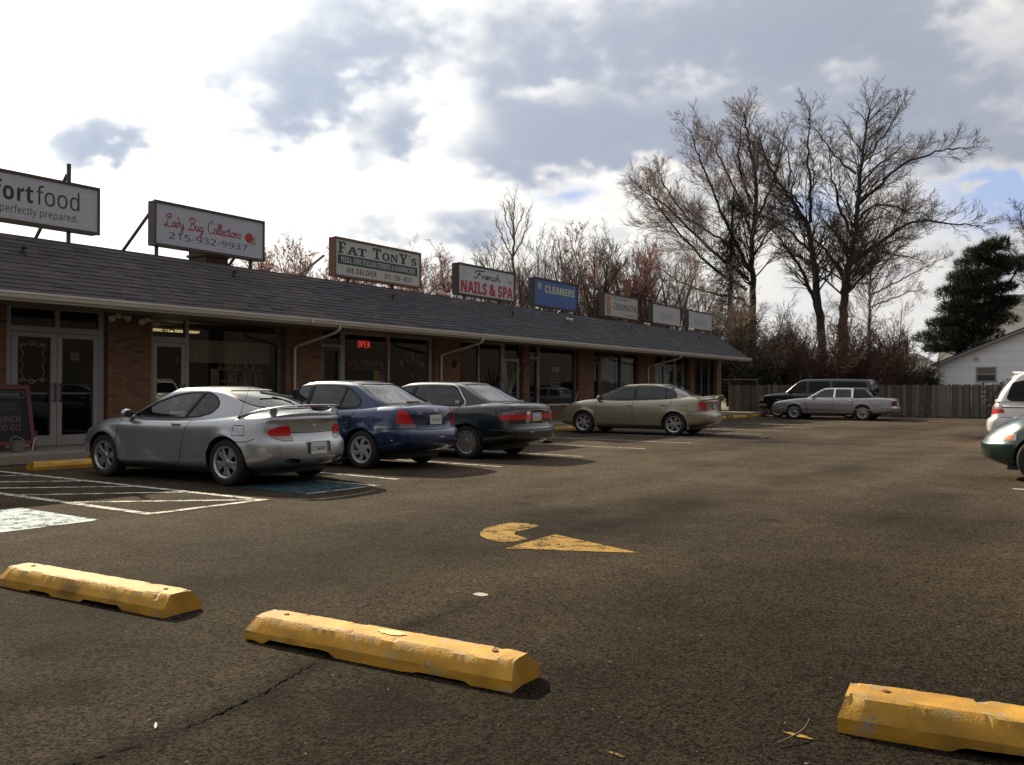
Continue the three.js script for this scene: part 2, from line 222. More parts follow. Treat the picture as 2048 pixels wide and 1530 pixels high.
function buildCar(s, o) {
  const pb = s.body, top = curve(pb.top), bot = curve(pb.bot), plan = curve(pb.plan), sect = curve(pb.sect), crown = curve(pb.crown), tail = curve(pb.tail), nose = curve(pb.nose);
  const xt = pb.x0, xn = pb.x1, R = s.wheelR, wb = s.wb / 2, Ra = R * (s.archK || 1.13);
  const paint = phys(s.paint, { metalness: s.metal ?? 0.55, roughness: s.rough ?? 0.34, clearcoat: 1, clearcoatRoughness: 0.05 }), gap = s.gapMat || M.black;
  const bodyF = (a, b, c) => {
    const X0 = lerp(xt, xn, (a + 1) / 2), t = (b + 1) / 2; let y = lerp(bot(X0), top(X0), t);
    y += crown(X0) * (1 - c * c) * sstep(0.3, 1, b);
    let half = plan(X0) * sect(t), x = X0;
    for (const ax of [-wb, wb]) { const d = Math.hypot(X0 - ax, y - R); half += (pb.flare ?? 0.02) * Math.exp(-(((d - Ra) / 0.06) ** 2)) * sstep(0.55, 0.9, Math.abs(c)); }
    const kf = clamp((a - 0.45) / 0.55) ** 2, kr = clamp((-a - 0.45) / 0.55) ** 2;
    x -= kf * (nose(y) + pb.noseBow * c * c * c * c * 0.6 + pb.noseBow * c * c * 0.4); x += kr * (tail(y) + pb.tailBow * c * c * c * c * 0.6 + pb.tailBow * c * c * 0.4);
    return [x, y, c * half];
  };
  const H = [(xn - xt) / 2, 0.38, plan(0)], bodyGeo = lattice(H, pb.r || 0.1, s.fine || [52, 16, 14], bodyF);
  // grooves between panels and the wheel arches, all cut in one go
  const cutters = [];
  for (const ax of [-wb, wb]) for (const sd of [-1, 1]) { const g = new THREE.CylinderGeometry(Ra, Ra, 0.5, 36); g.rotateX(Math.PI / 2); g.translate(ax, R + (s.archUp || 0), sd * (plan(ax) * 1.0 - 0.24 + 0.25)); cutters.push(plain(g)); }
  for (const l of s.grooves || []) { const w = l.w || 0.011; for (const sd of [-1, 1]) cutters.push(extrudeZ(strip(l.p || l, w), sd > 0 ? 0.5 : -1.3, sd > 0 ? 1.3 : -0.5)); }
  for (const l of s.rearGrooves || []) cutters.push(extrudeX(strip(l, 0.009), xt - 0.3, xt + 0.45));
  let bodyCut = cut(brush(bodyGeo, paint), brush(mergeGeometries(cutters, false), gap), SUBTRACTION);
  for (const l of s.rearCuts || []) bodyCut = cut(bodyCut, brush(extrudeX(roundPoly(l.p, l.r || 0.03), xt - 0.3, xt + l.d), l.dark ? gap : paint), SUBTRACTION);
  const [bg, bm] = tidy(bodyCut); mesh('body', bg, bm, o);
  // greenhouse
  const gs = s.gh; let trimBrush = null;
  if (gs) {
    const xr = curve(gs.xr), xf = curve(gs.xf), roof = curve(gs.roof), wB = curve(gs.wB);
    const ghF = (e) => (a, b, c) => { const t = (b + 1) / 2, x0 = lerp(xr(t) + e, xf(t) - e, (a + 1) / 2), k = Math.pow(Math.abs(a), 3); const x = x0 - Math.sign(a) * k * (a > 0 ? gs.bowF : gs.bowR) * c * c; const wb0 = wB(x0) - e, z = c * lerp(wb0, wb0 * gs.taper, Math.pow(t, gs.pow || 1.4)); const y = lerp(gs.y0 - (e ? 0.25 : 0), roof(x0) - e + (gs.camber ?? 0.02) * (1 - c * c) - (gs.camber ?? 0.02), t); return [x, y, z]; };
    const GH = [1.3, 0.28, 0.7], outer = lattice(GH, gs.r || 0.06, [44, 14, 22], ghF(0)), inner = lattice(GH, gs.r || 0.06, [30, 12, 16], ghF(0.035));
    const shell = cut(brush(outer, paint), brush(inner, cabinMat), SUBTRACTION);
    const cuts = [], trims = [], glassSets = [];
    for (const w of s.sideWin) { cuts.push(extrudeZ(roundPoly(w, 0.03), -1.2, 1.2)); glassSets.push(['side_window', extrudeZ(roundPoly(w, 0.03), -1.2, 1.2)]); }
    const cx = gs.split ?? -0.1;
    if (s.frontWin) { const g = extrudeX(roundPoly(s.frontWin, 0.06), cx + 0.02, cx + 3); cuts.push(g); glassSets.push(['windshield', g.clone()]); }
    if (s.rearWin) { const g = extrudeX(roundPoly(s.rearWin, 0.06), cx - 3, cx - 0.02 - (gs.rearClear || 0)); cuts.push(g); glassSets.push(['rear_window', g.clone()]); }
    let cabin = shell; for (const c of cuts) cabin = cut(cabin, brush(c, M.black), SUBTRACTION);
    const [cg, cm] = tidy(cabin); mesh('cabin', cg, s.roofMat ? cm : cm, o);
    const pane = cut(brush(inflate(outer, -0.006), M.carGlass), brush(lattice(GH, gs.r || 0.06, [30, 12, 16], ghF(0.012)), M.carGlass), SUBTRACTION);
    for (const [nm, g] of glassSets) { const r = cut(pane, brush(inflate(g, 0), M.carGlass), INTERSECTION); const keep = surfaceOnly(r.geometry, outer); mesh(nm, keep, s.glass || (nm === 'rear_window' ? M.rearGlass : M.carGlass), o); }
    // dark rubber round the glass
    const skin = inflate(outer, 0.0025);
    for (const t of s.trims || []) { let r = cut(brush(skin, t.mat || M.black), brush(t.axis === 'x' ? extrudeX(roundPoly(t.outer, t.ro ?? 0.05), t.x0, t.x1) : extrudeZ(roundPoly(t.outer, t.ro ?? 0.05), -1.2, 1.2), t.mat || M.black), INTERSECTION); r = cut(r, brush(inner, M.black), SUBTRACTION); for (const w of t.holes) r = cut(r, brush(t.axis === 'x' ? extrudeX(roundPoly(w, 0.06), t.x0 - 0.1, t.x1 + 0.1) : extrudeZ(roundPoly(w, 0.03), -1.3, 1.3), M.black), SUBTRACTION); mesh(t.name || 'window_trim', r.geometry, t.mat || M.black, o); }
    if (s.roofSkin) { let r = cut(brush(inflate(outer, 0.004), s.roofSkin.mat), brush(extrudeZ(roundPoly(s.roofSkin.poly, 0.02), -1.2, 1.2), s.roofSkin.mat), INTERSECTION); r = cut(r, brush(inner, M.black), SUBTRACTION); for (const w of s.roofSkin.holes) r = cut(r, brush(w.x ? extrudeX(roundPoly(w.p, 0.06), w.x[0], w.x[1]) : extrudeZ(roundPoly(w.p, 0.03), -1.3, 1.3), M.black), SUBTRACTION); mesh(s.roofSkin.name, r.geometry, s.roofSkin.mat, o); }
    // what one sees through the glass
    const yb = gs.y0 + 0.03, floor = new THREE.Shape(), n = 14; for (let i = 0; i <= n; i++) { const x = lerp(xr(0.1) + 0.12, xf(0.1) - 0.12, i / n); (i ? floor.lineTo(x, wB(x) - 0.05) : floor.moveTo(x, wB(x) - 0.05)); } for (let i = n; i >= 0; i--) { const x = lerp(xr(0.1) + 0.12, xf(0.1) - 0.12, i / n); floor.lineTo(x, -(wB(x) - 0.05)); } const fg = new THREE.ExtrudeGeometry(floor, { depth: 0.02, bevelEnabled: false }); fg.rotateX(Math.PI / 2); fg.translate(0, Math.max(yb, top(0) - 0.0) + (s.floorUp ?? 0.015), 0);
    mesh('interior', fg, cabinMat, o);
    for (const [sx, w] of s.seats) for (const sz of [-1, 1]) { const g1 = new RoundedBoxGeometry(0.14, 0.34, 0.46 * w, 3, 0.05); g1.rotateZ(0.22); g1.translate(sx, yb + 0.08, sz * 0.36); const g2 = new RoundedBoxGeometry(0.09, 0.15, 0.26, 3, 0.035); g2.rotateZ(0.2); g2.translate(sx - 0.06, yb + 0.30, sz * 0.36); mesh('seat', merge([g1, g2]), seatMat, o); }
    if (s.dash) { const d = new RoundedBoxGeometry(0.5, 0.14, 1.2, 3, 0.06); d.translate(s.dash, yb + 0.03, 0); mesh('dashboard', d, seatMat, o); const wl = new THREE.TorusGeometry(0.18, 0.015, 8, 28); wl.rotateY(Math.PI / 2); wl.rotateZ(0.42); wl.translate(s.dash - 0.38, yb + 0.09, -0.36); mesh('steering_wheel', wl, M.darkPlastic, o); }
  }
  // lamps and other pieces that lie in the skin
  for (const l of s.lamps || []) { const sk = brush(inflate(bodyGeo, l.d ?? 0.004), l.mat); const pr = l.axis === 'z' ? [extrudeZ(roundPoly(l.p, l.r ?? 0.03), -1.3, -0.35), extrudeZ(roundPoly(l.p, l.r ?? 0.03), 0.35, 1.3)] : [extrudeX(roundPoly(l.p, l.r ?? 0.03), l.x0, l.x1)].concat(l.single ? [] : [extrudeX(roundPoly(l.p.map((q) => [-q[0], q[1], ...(q.length > 2 ? [q[2]] : [])]), l.r ?? 0.03), l.x0, l.x1)]); for (const g of pr) { let r = cut(sk, brush(g, l.mat), INTERSECTION); if (l.side) r = cut(r, brush(extrudeZ(roundPoly(l.side, 0.06), -1.3, 1.3), l.mat), INTERSECTION); mesh(l.name, r.geometry, l.mat, o); } }
  // wheels
  const wp = wheelParts(s.wheel, R, s.tyreW || 0.205);
  for (const ax of [wb, -wb]) for (const sd of [-1, 1]) { const w = new THREE.Group(); w.name = 'wheel'; w.position.set(ax, R, sd * (plan(ax) - (s.tyreW || 0.205) / 2 - (s.wheelIn ?? 0.015))); if (sd > 0) w.rotation.y = Math.PI; w.rotateZ(0.35 * ax + 0.2 * sd); o.add(w); mesh('tyre', wp.tyre, M.rubber, w); mesh('rim', wp.rim, rimMat[s.rim], w); mesh('brake_disc', wp.back, M.darkMetal, w); }
  { const g = new THREE.BoxGeometry(s.wb + 0.9, 0.12, plan(0) * 1.45); g.translate(0, bot(0) + 0.03, 0); mesh('underbody', g, M.black, o); }
  // mirrors, handles
  for (const sd of s.mirror ? [-1, 1] : []) { const [mx, my, mz] = s.mirror, g = new THREE.SphereGeometry(1, 20, 14); g.scale(0.068, 0.064, 0.095); g.translate(mx, my, sd * (mz + 0.06)); const mg = new THREE.SphereGeometry(1, 16, 10); mg.scale(0.022, 0.052, 0.08); mg.translate(mx - 0.052, my, sd * (mz + 0.06)); mesh('mirror_glass', mg, M.darkPlastic, o); const st = new RoundedBoxGeometry(0.09, 0.045, 0.12, 2, 0.02); st.translate(mx + 0.03, my - 0.05, sd * (mz - 0.03)); mesh('side_mirror', merge([g, st]), s.mirrorMat || paint, o); }
  for (const h of s.handles || []) for (const sd of [-1, 1]) { const z = skinZ(bodyGeo, h[0], h[1]); const g = new RoundedBoxGeometry(0.17, 0.045, 0.03, 3, 0.014); g.rotateY(0); g.translate(h[0], h[1], sd * (z + 0.008)); mesh('door_handle', g, s.handleMat || paint, o); }

  return { paint, bodyGeo };
}
function skinZ(g, x, y) { const p = g.attributes.position; let best = 1e9, z = 0.85; for (let i = 0; i < p.count; i++) { const zz = p.getZ(i); if (zz < 0.4) continue; const d = (p.getX(i) - x) ** 2 + (p.getY(i) - y) ** 2; if (d < best) { best = d; z = zz; } } return z; }
function skinX(g, y, z, front) { const p = g.attributes.position; let best = 1e9, x = 0; for (let i = 0; i < p.count; i++) { const xx = p.getX(i); if (front ? xx < 0.5 : xx > -0.5) continue; const d = (p.getY(i) - y) ** 2 + (p.getZ(i) - z) ** 2 + (front ? -0.02 : 0.02) * xx; if (d < best) { best = d; x = xx; } } return x; }
// keep the outside sheet of a pane cut out of a shell
function surfaceOnly(g, outer) { const p = g.attributes.position, n = g.attributes.normal, keepP = [], keepN = [], a = new THREE.Vector3(), b = new THREE.Vector3(), c = new THREE.Vector3(), f = new THREE.Vector3(), k = g.index; const cen = new THREE.Vector3(-0.2, 0.7, 0); const N = (k || p).count; for (let i = 0; i < N; i += 3) { const id = [0, 1, 2].map((q) => k ? k.getX(i + q) : i + q); a.fromBufferAttribute(p, id[0]); b.fromBufferAttribute(p, id[1]); c.fromBufferAttribute(p, id[2]); f.crossVectors(b.clone().sub(a), c.clone().sub(a)).normalize(); const m = a.clone().add(b).add(c).divideScalar(3).sub(cen).normalize(); const nn = new THREE.Vector3().fromBufferAttribute(n, id[0]); if (f.dot(m) > 0.15 && nn.dot(f) > 0.7) for (const q of id) { keepP.push(p.getX(q), p.getY(q), p.getZ(q)); keepN.push(n.getX(q), n.getY(q), n.getZ(q)); } } const o = new THREE.BufferGeometry(); o.setAttribute('position', new THREE.Float32BufferAttribute(keepP, 3)); o.setAttribute('normal', new THREE.Float32BufferAttribute(keepN, 3)); o.setAttribute('uv', new THREE.Float32BufferAttribute(new Float32Array(keepP.length / 3 * 2), 2)); return o; }
function carAt(o, u, v, wbase, ang) { // u, v: where the left rear tyre stands; ang: turn of the nose towards -U, in degrees
  const a = ang * Math.PI / 180; o.rotation.y = Math.PI / 2 + a;
  return o;
}
function plateOn(o, x, y, text, kind, tilt = 0.06) { const g = new RoundedBoxGeometry(0.012, 0.155, 0.31, 2, 0.004); g.rotateZ(-tilt); g.translate(x, y, 0); mesh('license_plate', g, std([0.6, 0.6, 0.6], 0.5), o); const f = new THREE.PlaneGeometry(0.295, 0.142); f.rotateY(-Math.PI / 2); f.rotateZ(-tilt); f.translate(x - 0.0085, y, 0); mesh('plate_print', f, std([0.9, 0.9, 0.9], 0.45, 0, { map: plateTexture(text, kind) }), o.children[o.children.length - 1]); }

// ---------------------------------------------------------------- ground, parking lot, markings
const grainA = tileNoise(31, 320), grainB = tileNoise(32, 170), grainC = tileNoise(33, 24), grainE = tileNoise(34, 640);
const asphaltTex = (() => { const r = rng(35); return tex(1536, (x, y, s) => { const q = x / s, w = y / s; let v = 0.50 + 1.0 * (grainA(q * 320, w * 320) - 0.5) + 0.62 * (grainB(q * 170, w * 170) - 0.5) + 0.16 * (grainC(q * 24, w * 24) - 0.5) + 0.9 * (grainE(q * 640, w * 640) - 0.5); const st = grainA(w * 320 + 40, q * 320 + 9); if (st > 0.90) v += 0.45; v = clamp(lerp(v, 0.5, 0.22), 0.06, 1); const k = r(); if (k < 0.0012) v = 1; const t = grainB(w * 170, q * 170); return [v, v * (0.95 + 0.07 * t), v * (0.92 + 0.10 * t)]; }); })();
const asphaltBump = (() => tex(1536, (x, y, s) => { const q = x / s, w = y / s, v = 0.50 * grainA(q * 320, w * 320) + 0.2 * grainB(q * 170, w * 170) + 0.4 * grainE(q * 640, w * 640); return [v, v, v]; }))();
for (const t of [asphaltTex, asphaltBump]) t.repeat.set(1 / 2.6, 1 / 2.6);
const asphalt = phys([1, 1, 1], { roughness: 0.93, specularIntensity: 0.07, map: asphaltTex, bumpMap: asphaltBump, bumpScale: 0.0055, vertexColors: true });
const crackLine = [[5.4, 3.20], [5.14, 3.186], [4.45, 3.155], [3.95, 3.118], [3.46, 3.098], [3.1, 3.07], [2.73, 3.011], [2.44, 2.93], [2.19, 2.89], [1.93, 2.85], [1.6, 2.90], [1.2, 2.93], [0.5, 3.0]];
const crackV = (() => { const c = curve([...crackLine].reverse()); return (u) => c(u) + 0.05 * fbm(u * 2.2, 4.1, 0.3, 4); })();
{
  const g = new THREE.CircleGeometry(700, 64); g.rotateX(-Math.PI / 2); g.translate(40, -0.09, -20);
  struct('ground', g, std([0.10, 0.085, 0.05], 0.95));
  const range = (a, b, s) => { const o = []; for (let x = a; x < b - 1e-6; x += s) o.push(x); return o; };
  const us = [...range(-30, -2, 2), ...range(-2, 10, 0.075), ...range(10, 30, 0.2), ...range(30, 47.2, 0.6), 47.2], vs = [...range(-44, -3, 2), ...range(-3, 9, 0.075), ...range(9, 15.3, 0.15), 15.3], stains = (() => { const r = rng(66), o = []; for (let i = 0; i < 60; i++) { const b = Math.floor(r() * 12); o.push([8.1 + b * 2.62 + (r() - 0.5) * 0.7, 12.3 - 1.6 * r() * r() * 2, 0.08 + 0.25 * r(), 0.25 + 0.35 * r()]); } for (let i = 0; i < 70; i++) o.push([r() * 22, r() * 9, 0.04 + 0.12 * r(), 0.2 + 0.3 * r()]); return o; })();
  const pos = [], col = [], uv = [], idx = [];
  for (const v of vs) for (const u of us) {
    pos.push(u, 0, -v); uv.push(u, v);
    const big = fbm(u * 0.22, v * 0.22, 1.1, 4), mid = fbm(u * 0.9, v * 0.9, 6.2, 4), streak = fbm(u * 0.10, (v + 0.04 * u) * 0.8, 3.3, 5), d = v - crackV(clamp(u, 0.5, 5.4));
    let k = 1 + 0.65 * big + 0.62 * mid + 0.75 * streak * sstep(3, 9, u + v); for (const t of stains) { const q = ((u - t[0]) ** 2 + (v - t[1]) ** 2) / (t[2] * t[2]); if (q < 6) k *= 1 - t[3] * Math.exp(-q) * (0.7 + 0.8 * mid); }
    const lower = sstep(0.25, -0.35, d + 0.4 * mid) * sstep(7.5, 4.5, u + v * 0.2); k *= lerp(1.06, 0.80, lower); // the older, coarser patch below the seam
    const seam = Math.exp(-((d / 0.10) ** 2)) * sstep(5.2, 3.2, u); k *= 1 - 0.55 * seam; k *= 1 - 0.45 * sstep(0.05, 0.35, fbm(u * 1.7, v * 1.7, 8.8, 4)) * sstep(4.5, 2.2, u);
    const warm = clamp(0.5 + big * 1.2), tr = sstep(6, 12, u);
    const paintedFalloff = lerp(0.56, 1.14, sstep(2.5, 13, Math.hypot(u - 1, v - 1))), c = [0.088 * paintedFalloff * lerp(1.0, 1.06, warm), 0.0705 * paintedFalloff, lerp(0.049, 0.054, tr) * paintedFalloff * lerp(1.06, 0.94, warm)];  // paints lens vignetting near the viewer and grazing sheen farther off into the asphalt
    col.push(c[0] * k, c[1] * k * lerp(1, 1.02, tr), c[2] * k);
  }
  const n = us.length; for (let j = 0; j < vs.length - 1; j++) for (let i = 0; i < n - 1; i++) { const A = j * n + i; idx.push(A, A + 1, A + n + 1, A, A + n + 1, A + n); }
  const lotGeo = new THREE.BufferGeometry(); lotGeo.setAttribute('position', new THREE.Float32BufferAttribute(pos, 3)); lotGeo.setAttribute('color', new THREE.Float32BufferAttribute(col, 3)); lotGeo.setAttribute('uv', new THREE.Float32BufferAttribute(uv, 2)); lotGeo.setIndex(idx); lotGeo.computeVertexNormals();
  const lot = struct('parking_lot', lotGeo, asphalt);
  const wornTex = (() => { const a = tileNoise(41, 16), b = tileNoise(42, 64), c = tileNoise(43, 200); return tex(512, (x, y, s) => { const v = 0.4 * a(x / s * 16, y / s * 16) + 0.35 * b(x / s * 64, y / s * 64) + 0.4 * c(x / s * 200, y / s * 200), k = clamp(0.10 + 1.0 * sstep(0.39, 0.62, v)); return [k, k * 0.99, k * 0.97]; }); })();
  wornTex.repeat.set(0.8, 0.8);
  const pm = (c, o) => phys(c, { roughness: 0.85, specularIntensity: 0.15, ...o }), white = pm([0.42, 0.40, 0.36], { map: wornTex, bumpMap: asphaltBump, bumpScale: 0.004 }), fresh = pm([0.60, 0.57, 0.51], { map: wornTex, bumpMap: asphaltBump, bumpScale: 0.004 }), ochre = pm([0.30, 0.185, 0.048], { map: wornTex, bumpMap: asphaltBump, bumpScale: 0.004 }), bluish = pm([0.44, 0.51, 0.53], { map: wornTex }), teal = pm([0.040, 0.082, 0.095], { map: wornTex });
  const flat = (pts0, y = 0.004) => { const pts = [], jr = rng(Math.round(Math.abs(pts0[0][0] * 977 + pts0[0][1] * 131))); pts0.forEach((p, i) => { const q = pts0[(i + 1) % pts0.length], l = Math.hypot(q[0] - p[0], q[1] - p[1]), n = Math.max(1, Math.round(l / 0.05)); for (let k = 0; k < n; k++) { const t = k / n, j = k ? 0.010 * (jr() - 0.5) : 0.004 * (jr() - 0.5); pts.push([lerp(p[0], q[0], t) - (q[1] - p[1]) / l * j, lerp(p[1], q[1], t) + (q[0] - p[0]) / l * j]); } }); const s = new THREE.Shape(); pts.forEach((p, i) => i ? s.lineTo(p[0], p[1]) : s.moveTo(p[0], p[1])); const g = new THREE.ShapeGeometry(s); g.rotateX(-Math.PI / 2); g.translate(0, y, 0); return g; };
  const line = (a, b, w, y) => { const d = [b[0] - a[0], b[1] - a[1]], l = Math.hypot(...d), x = -d[1] / l * w / 2, z = d[0] / l * w / 2; return flat([[a[0] + x, a[1] + z], [a[0] - x, a[1] - z], [b[0] - x, b[1] - z], [b[0] + x, b[1] + z]], y); };
  for (const u of [9.49, 12.03, 14.78, 17.5, 20.05, 22.65, 25.3, 27.9, 30.5, 33.1, 35.7, 38.3, 40.9, 43.5]) mesh('stall_line', line([u - 0.1, 8.35], [u + 0.15, 13.9], 0.10), white, lot);
  for (const u of [13.1, 15.75, 18.4, 21.05, 23.7, 26.3]) mesh('stall_line', line([u, 1.05], [u - 0.15, -4.2], 0.10), white, lot);
  mesh('hatch_line', line([5.32, 8.05], [5.32, 14.2], 0.10), fresh, lot); mesh('hatch_line', line([6.74, 8.05], [6.74, 14.2], 0.10), fresh, lot); mesh('hatch_line', line([5.27, 8.09], [6.79, 8.06], 0.10, 0.0045), fresh, lot);
  for (const [a, b] of [[[5.37, 9.62], [6.66, 8.16]], [[5.37, 10.80], [6.68, 9.46]], [[5.37, 12.0], [6.69, 10.55]], [[5.37, 13.2], [6.69, 11.75]], [[5.6, 14.1], [6.69, 13.15]]]) mesh('hatch_line', line(a, b, 0.09, 0.005), fresh, lot);
  mesh('marking_square', flat([[3.55, 8.11], [4.79, 8.10], [4.80, 9.62], [3.55, 9.64]]), bluish, lot);
  mesh('marking_square', flat([[7.42, 8.13], [8.56, 8.08], [8.56, 9.35], [7.42, 9.40]]), teal, lot); mesh('stall_line', line([7.42, 8.08], [8.62, 8.04], 0.06), white, lot); mesh('stall_line', line([8.61, 8.0], [8.61, 9.2], 0.06, 0.0045), white, lot);
  // the painted turn arrow: curved tail and head, a gap of the stencil between them
  mesh('turn_arrow', flat([[6.976, 4.441], [6.849, 4.392], [6.529, 4.405], [6.448, 4.372], [6.37, 4.301], [6.325, 4.20], [6.266, 4.105], [6.099, 4.125], [6.025, 4.18], [6.02, 4.27], [6.05, 4.36], [6.10, 4.45], [6.163, 4.525], [6.277, 4.622], [6.466, 4.716], [6.6, 4.75], [6.747, 4.768], [6.943, 4.735], [6.994, 4.534]]), ochre, lot);
  mesh('arrow_head', flat([[5.785, 4.008], [6.6, 4.037], [6.225, 3.031]]), ochre, lot);
  { // the open seam across the lot: broken, crumbling edges
    const r = rng(77), pp = [], ix = []; const N = 260; for (let i = 0; i <= N; i++) { const u = lerp(5.3, 0.6, i / N), v = crackV(u) + 0.02 * (r() - 0.5), w = (0.0015 + 0.006 * sstep(4.3, 2.2, u)) * Math.max(0, fbm(u * 6, 2, 3, 4) * 2.6 + 0.35 + 0.9 * (r() - 0.5)); pp.push(u, 0.003, -(v + w), u, 0.003, -(v - w)); if (i < N) { const A = i * 2; ix.push(A, A + 2, A + 1, A + 1, A + 2, A + 3); } }
    const g = new THREE.BufferGeometry(); g.setAttribute('position', new THREE.Float32BufferAttribute(pp, 3)); g.setIndex(ix); g.computeVertexNormals(); mesh('seam_crack', g, phys([0.003, 0.0025, 0.002], { roughness: 1, specularIntensity: 0 }), lot);
  }
  { // splashes of old paint and bare spots
    const blob = (u, v, a, b, seed) => { const r = rng(seed), pts = []; for (let i = 0; i < 18; i++) { const t = i / 18 * 2 * Math.PI, k = 0.85 + 0.25 * Math.sin(t * 2 + seed) + 0.12 * r(); pts.push([u + Math.cos(t) * a * k, v + Math.sin(t) * b * k]); } return flat(pts, 0.0035); };
    mesh('paint_spot', blob(4.40, 3.23, 0.055, 0.045, 5), std([0.30, 0.27, 0.22], 0.8), lot); mesh('paint_spot', blob(2.74, 1.42, 0.012, 0.035, 6), ochre, lot); mesh('paint_spot', blob(3.27, 0.95, 0.012, 0.07, 7), ochre, lot); mesh('paint_spot', blob(2.93, 5.25, 0.03, 0.08, 9), ochre, lot);
  }
  { // pale chips and grit lying on the asphalt
    const r = rng(88), gs = [], gm = std([0.20, 0.18, 0.15], 0.9); for (let i = 0; i < 700; i++) { const near = i < 520, u = near ? lerp(0.8, 6, r()) : lerp(5, 16, r()), v = near ? lerp(0.2, 6.5, r()) : lerp(0, 9, r()), s = 0.002 + 0.0045 * r() * r() * (near ? 1 : 1.7), g = new THREE.TetrahedronGeometry(s, 0); g.scale(1 + r(), 0.5, 0.7 + r()); g.rotateY(r() * 6); g.translate(u, s * 0.3, -v); gs.push(g); }
    const m = mesh('grit', merge(gs), gm, scene); m.userData.kind = 'stuff'; tag(m, 'pale grit and small stone chips scattered over the asphalt', 'grit');
  }
}
{ // pale leaf-like scrap and dark twig in the foreground
  const sh = new THREE.Shape(); sh.moveTo(-0.022, 0); sh.quadraticCurveTo(0, 0.012, 0.026, 0.002); sh.quadraticCurveTo(0, -0.010, -0.022, 0); const g = new THREE.ExtrudeGeometry(sh, { depth: 0.001, bevelEnabled: false, curveSegments: 6 }); g.rotateX(-Math.PI / 2); g.rotateZ(0.18); g.rotateY(0.9); const m = mesh('paper_scrap', g, std([0.55, 0.50, 0.42], 0.8), scene); m.position.copy(P(1.98, 0.008, 2.965)); tag(m, 'small pale scrap lying at the lower left corner of the asphalt', 'scrap');
  const t = thing('twig', 'thin dark twig with bent end at the near end of the right wheel stop', 'twig', P(3.26, 0.012, 0.93)); mesh('stick', tube([new THREE.Vector3(-0.13, 0, -0.055), new THREE.Vector3(-0.03, 0.012, -0.012), new THREE.Vector3(0.03, 0.02, 0.0), new THREE.Vector3(0.05, 0.045, 0.01)], 0.004, 14, 6), std([0.09, 0.065, 0.05], 0.9), t);
}
{ // concrete walk with its slabs, along the shop fronts
  const conc = std([0.30, 0.255, 0.20], 0.9, 0, { map: grime, bumpMap: speckBump, bumpScale: 0.002 });
  const walk = struct('sidewalk', bx(-4, 46.4, -0.2, 0.135, 15.3, 17.6), conc);
  for (let i = 0; i < 33; i++) { const u = -4 + i * 1.525; mesh('slab', rbx(u + 0.006, u + 1.519, 0.1, 0.15, 15.31, 17.6, 0.008), conc, walk); }
}

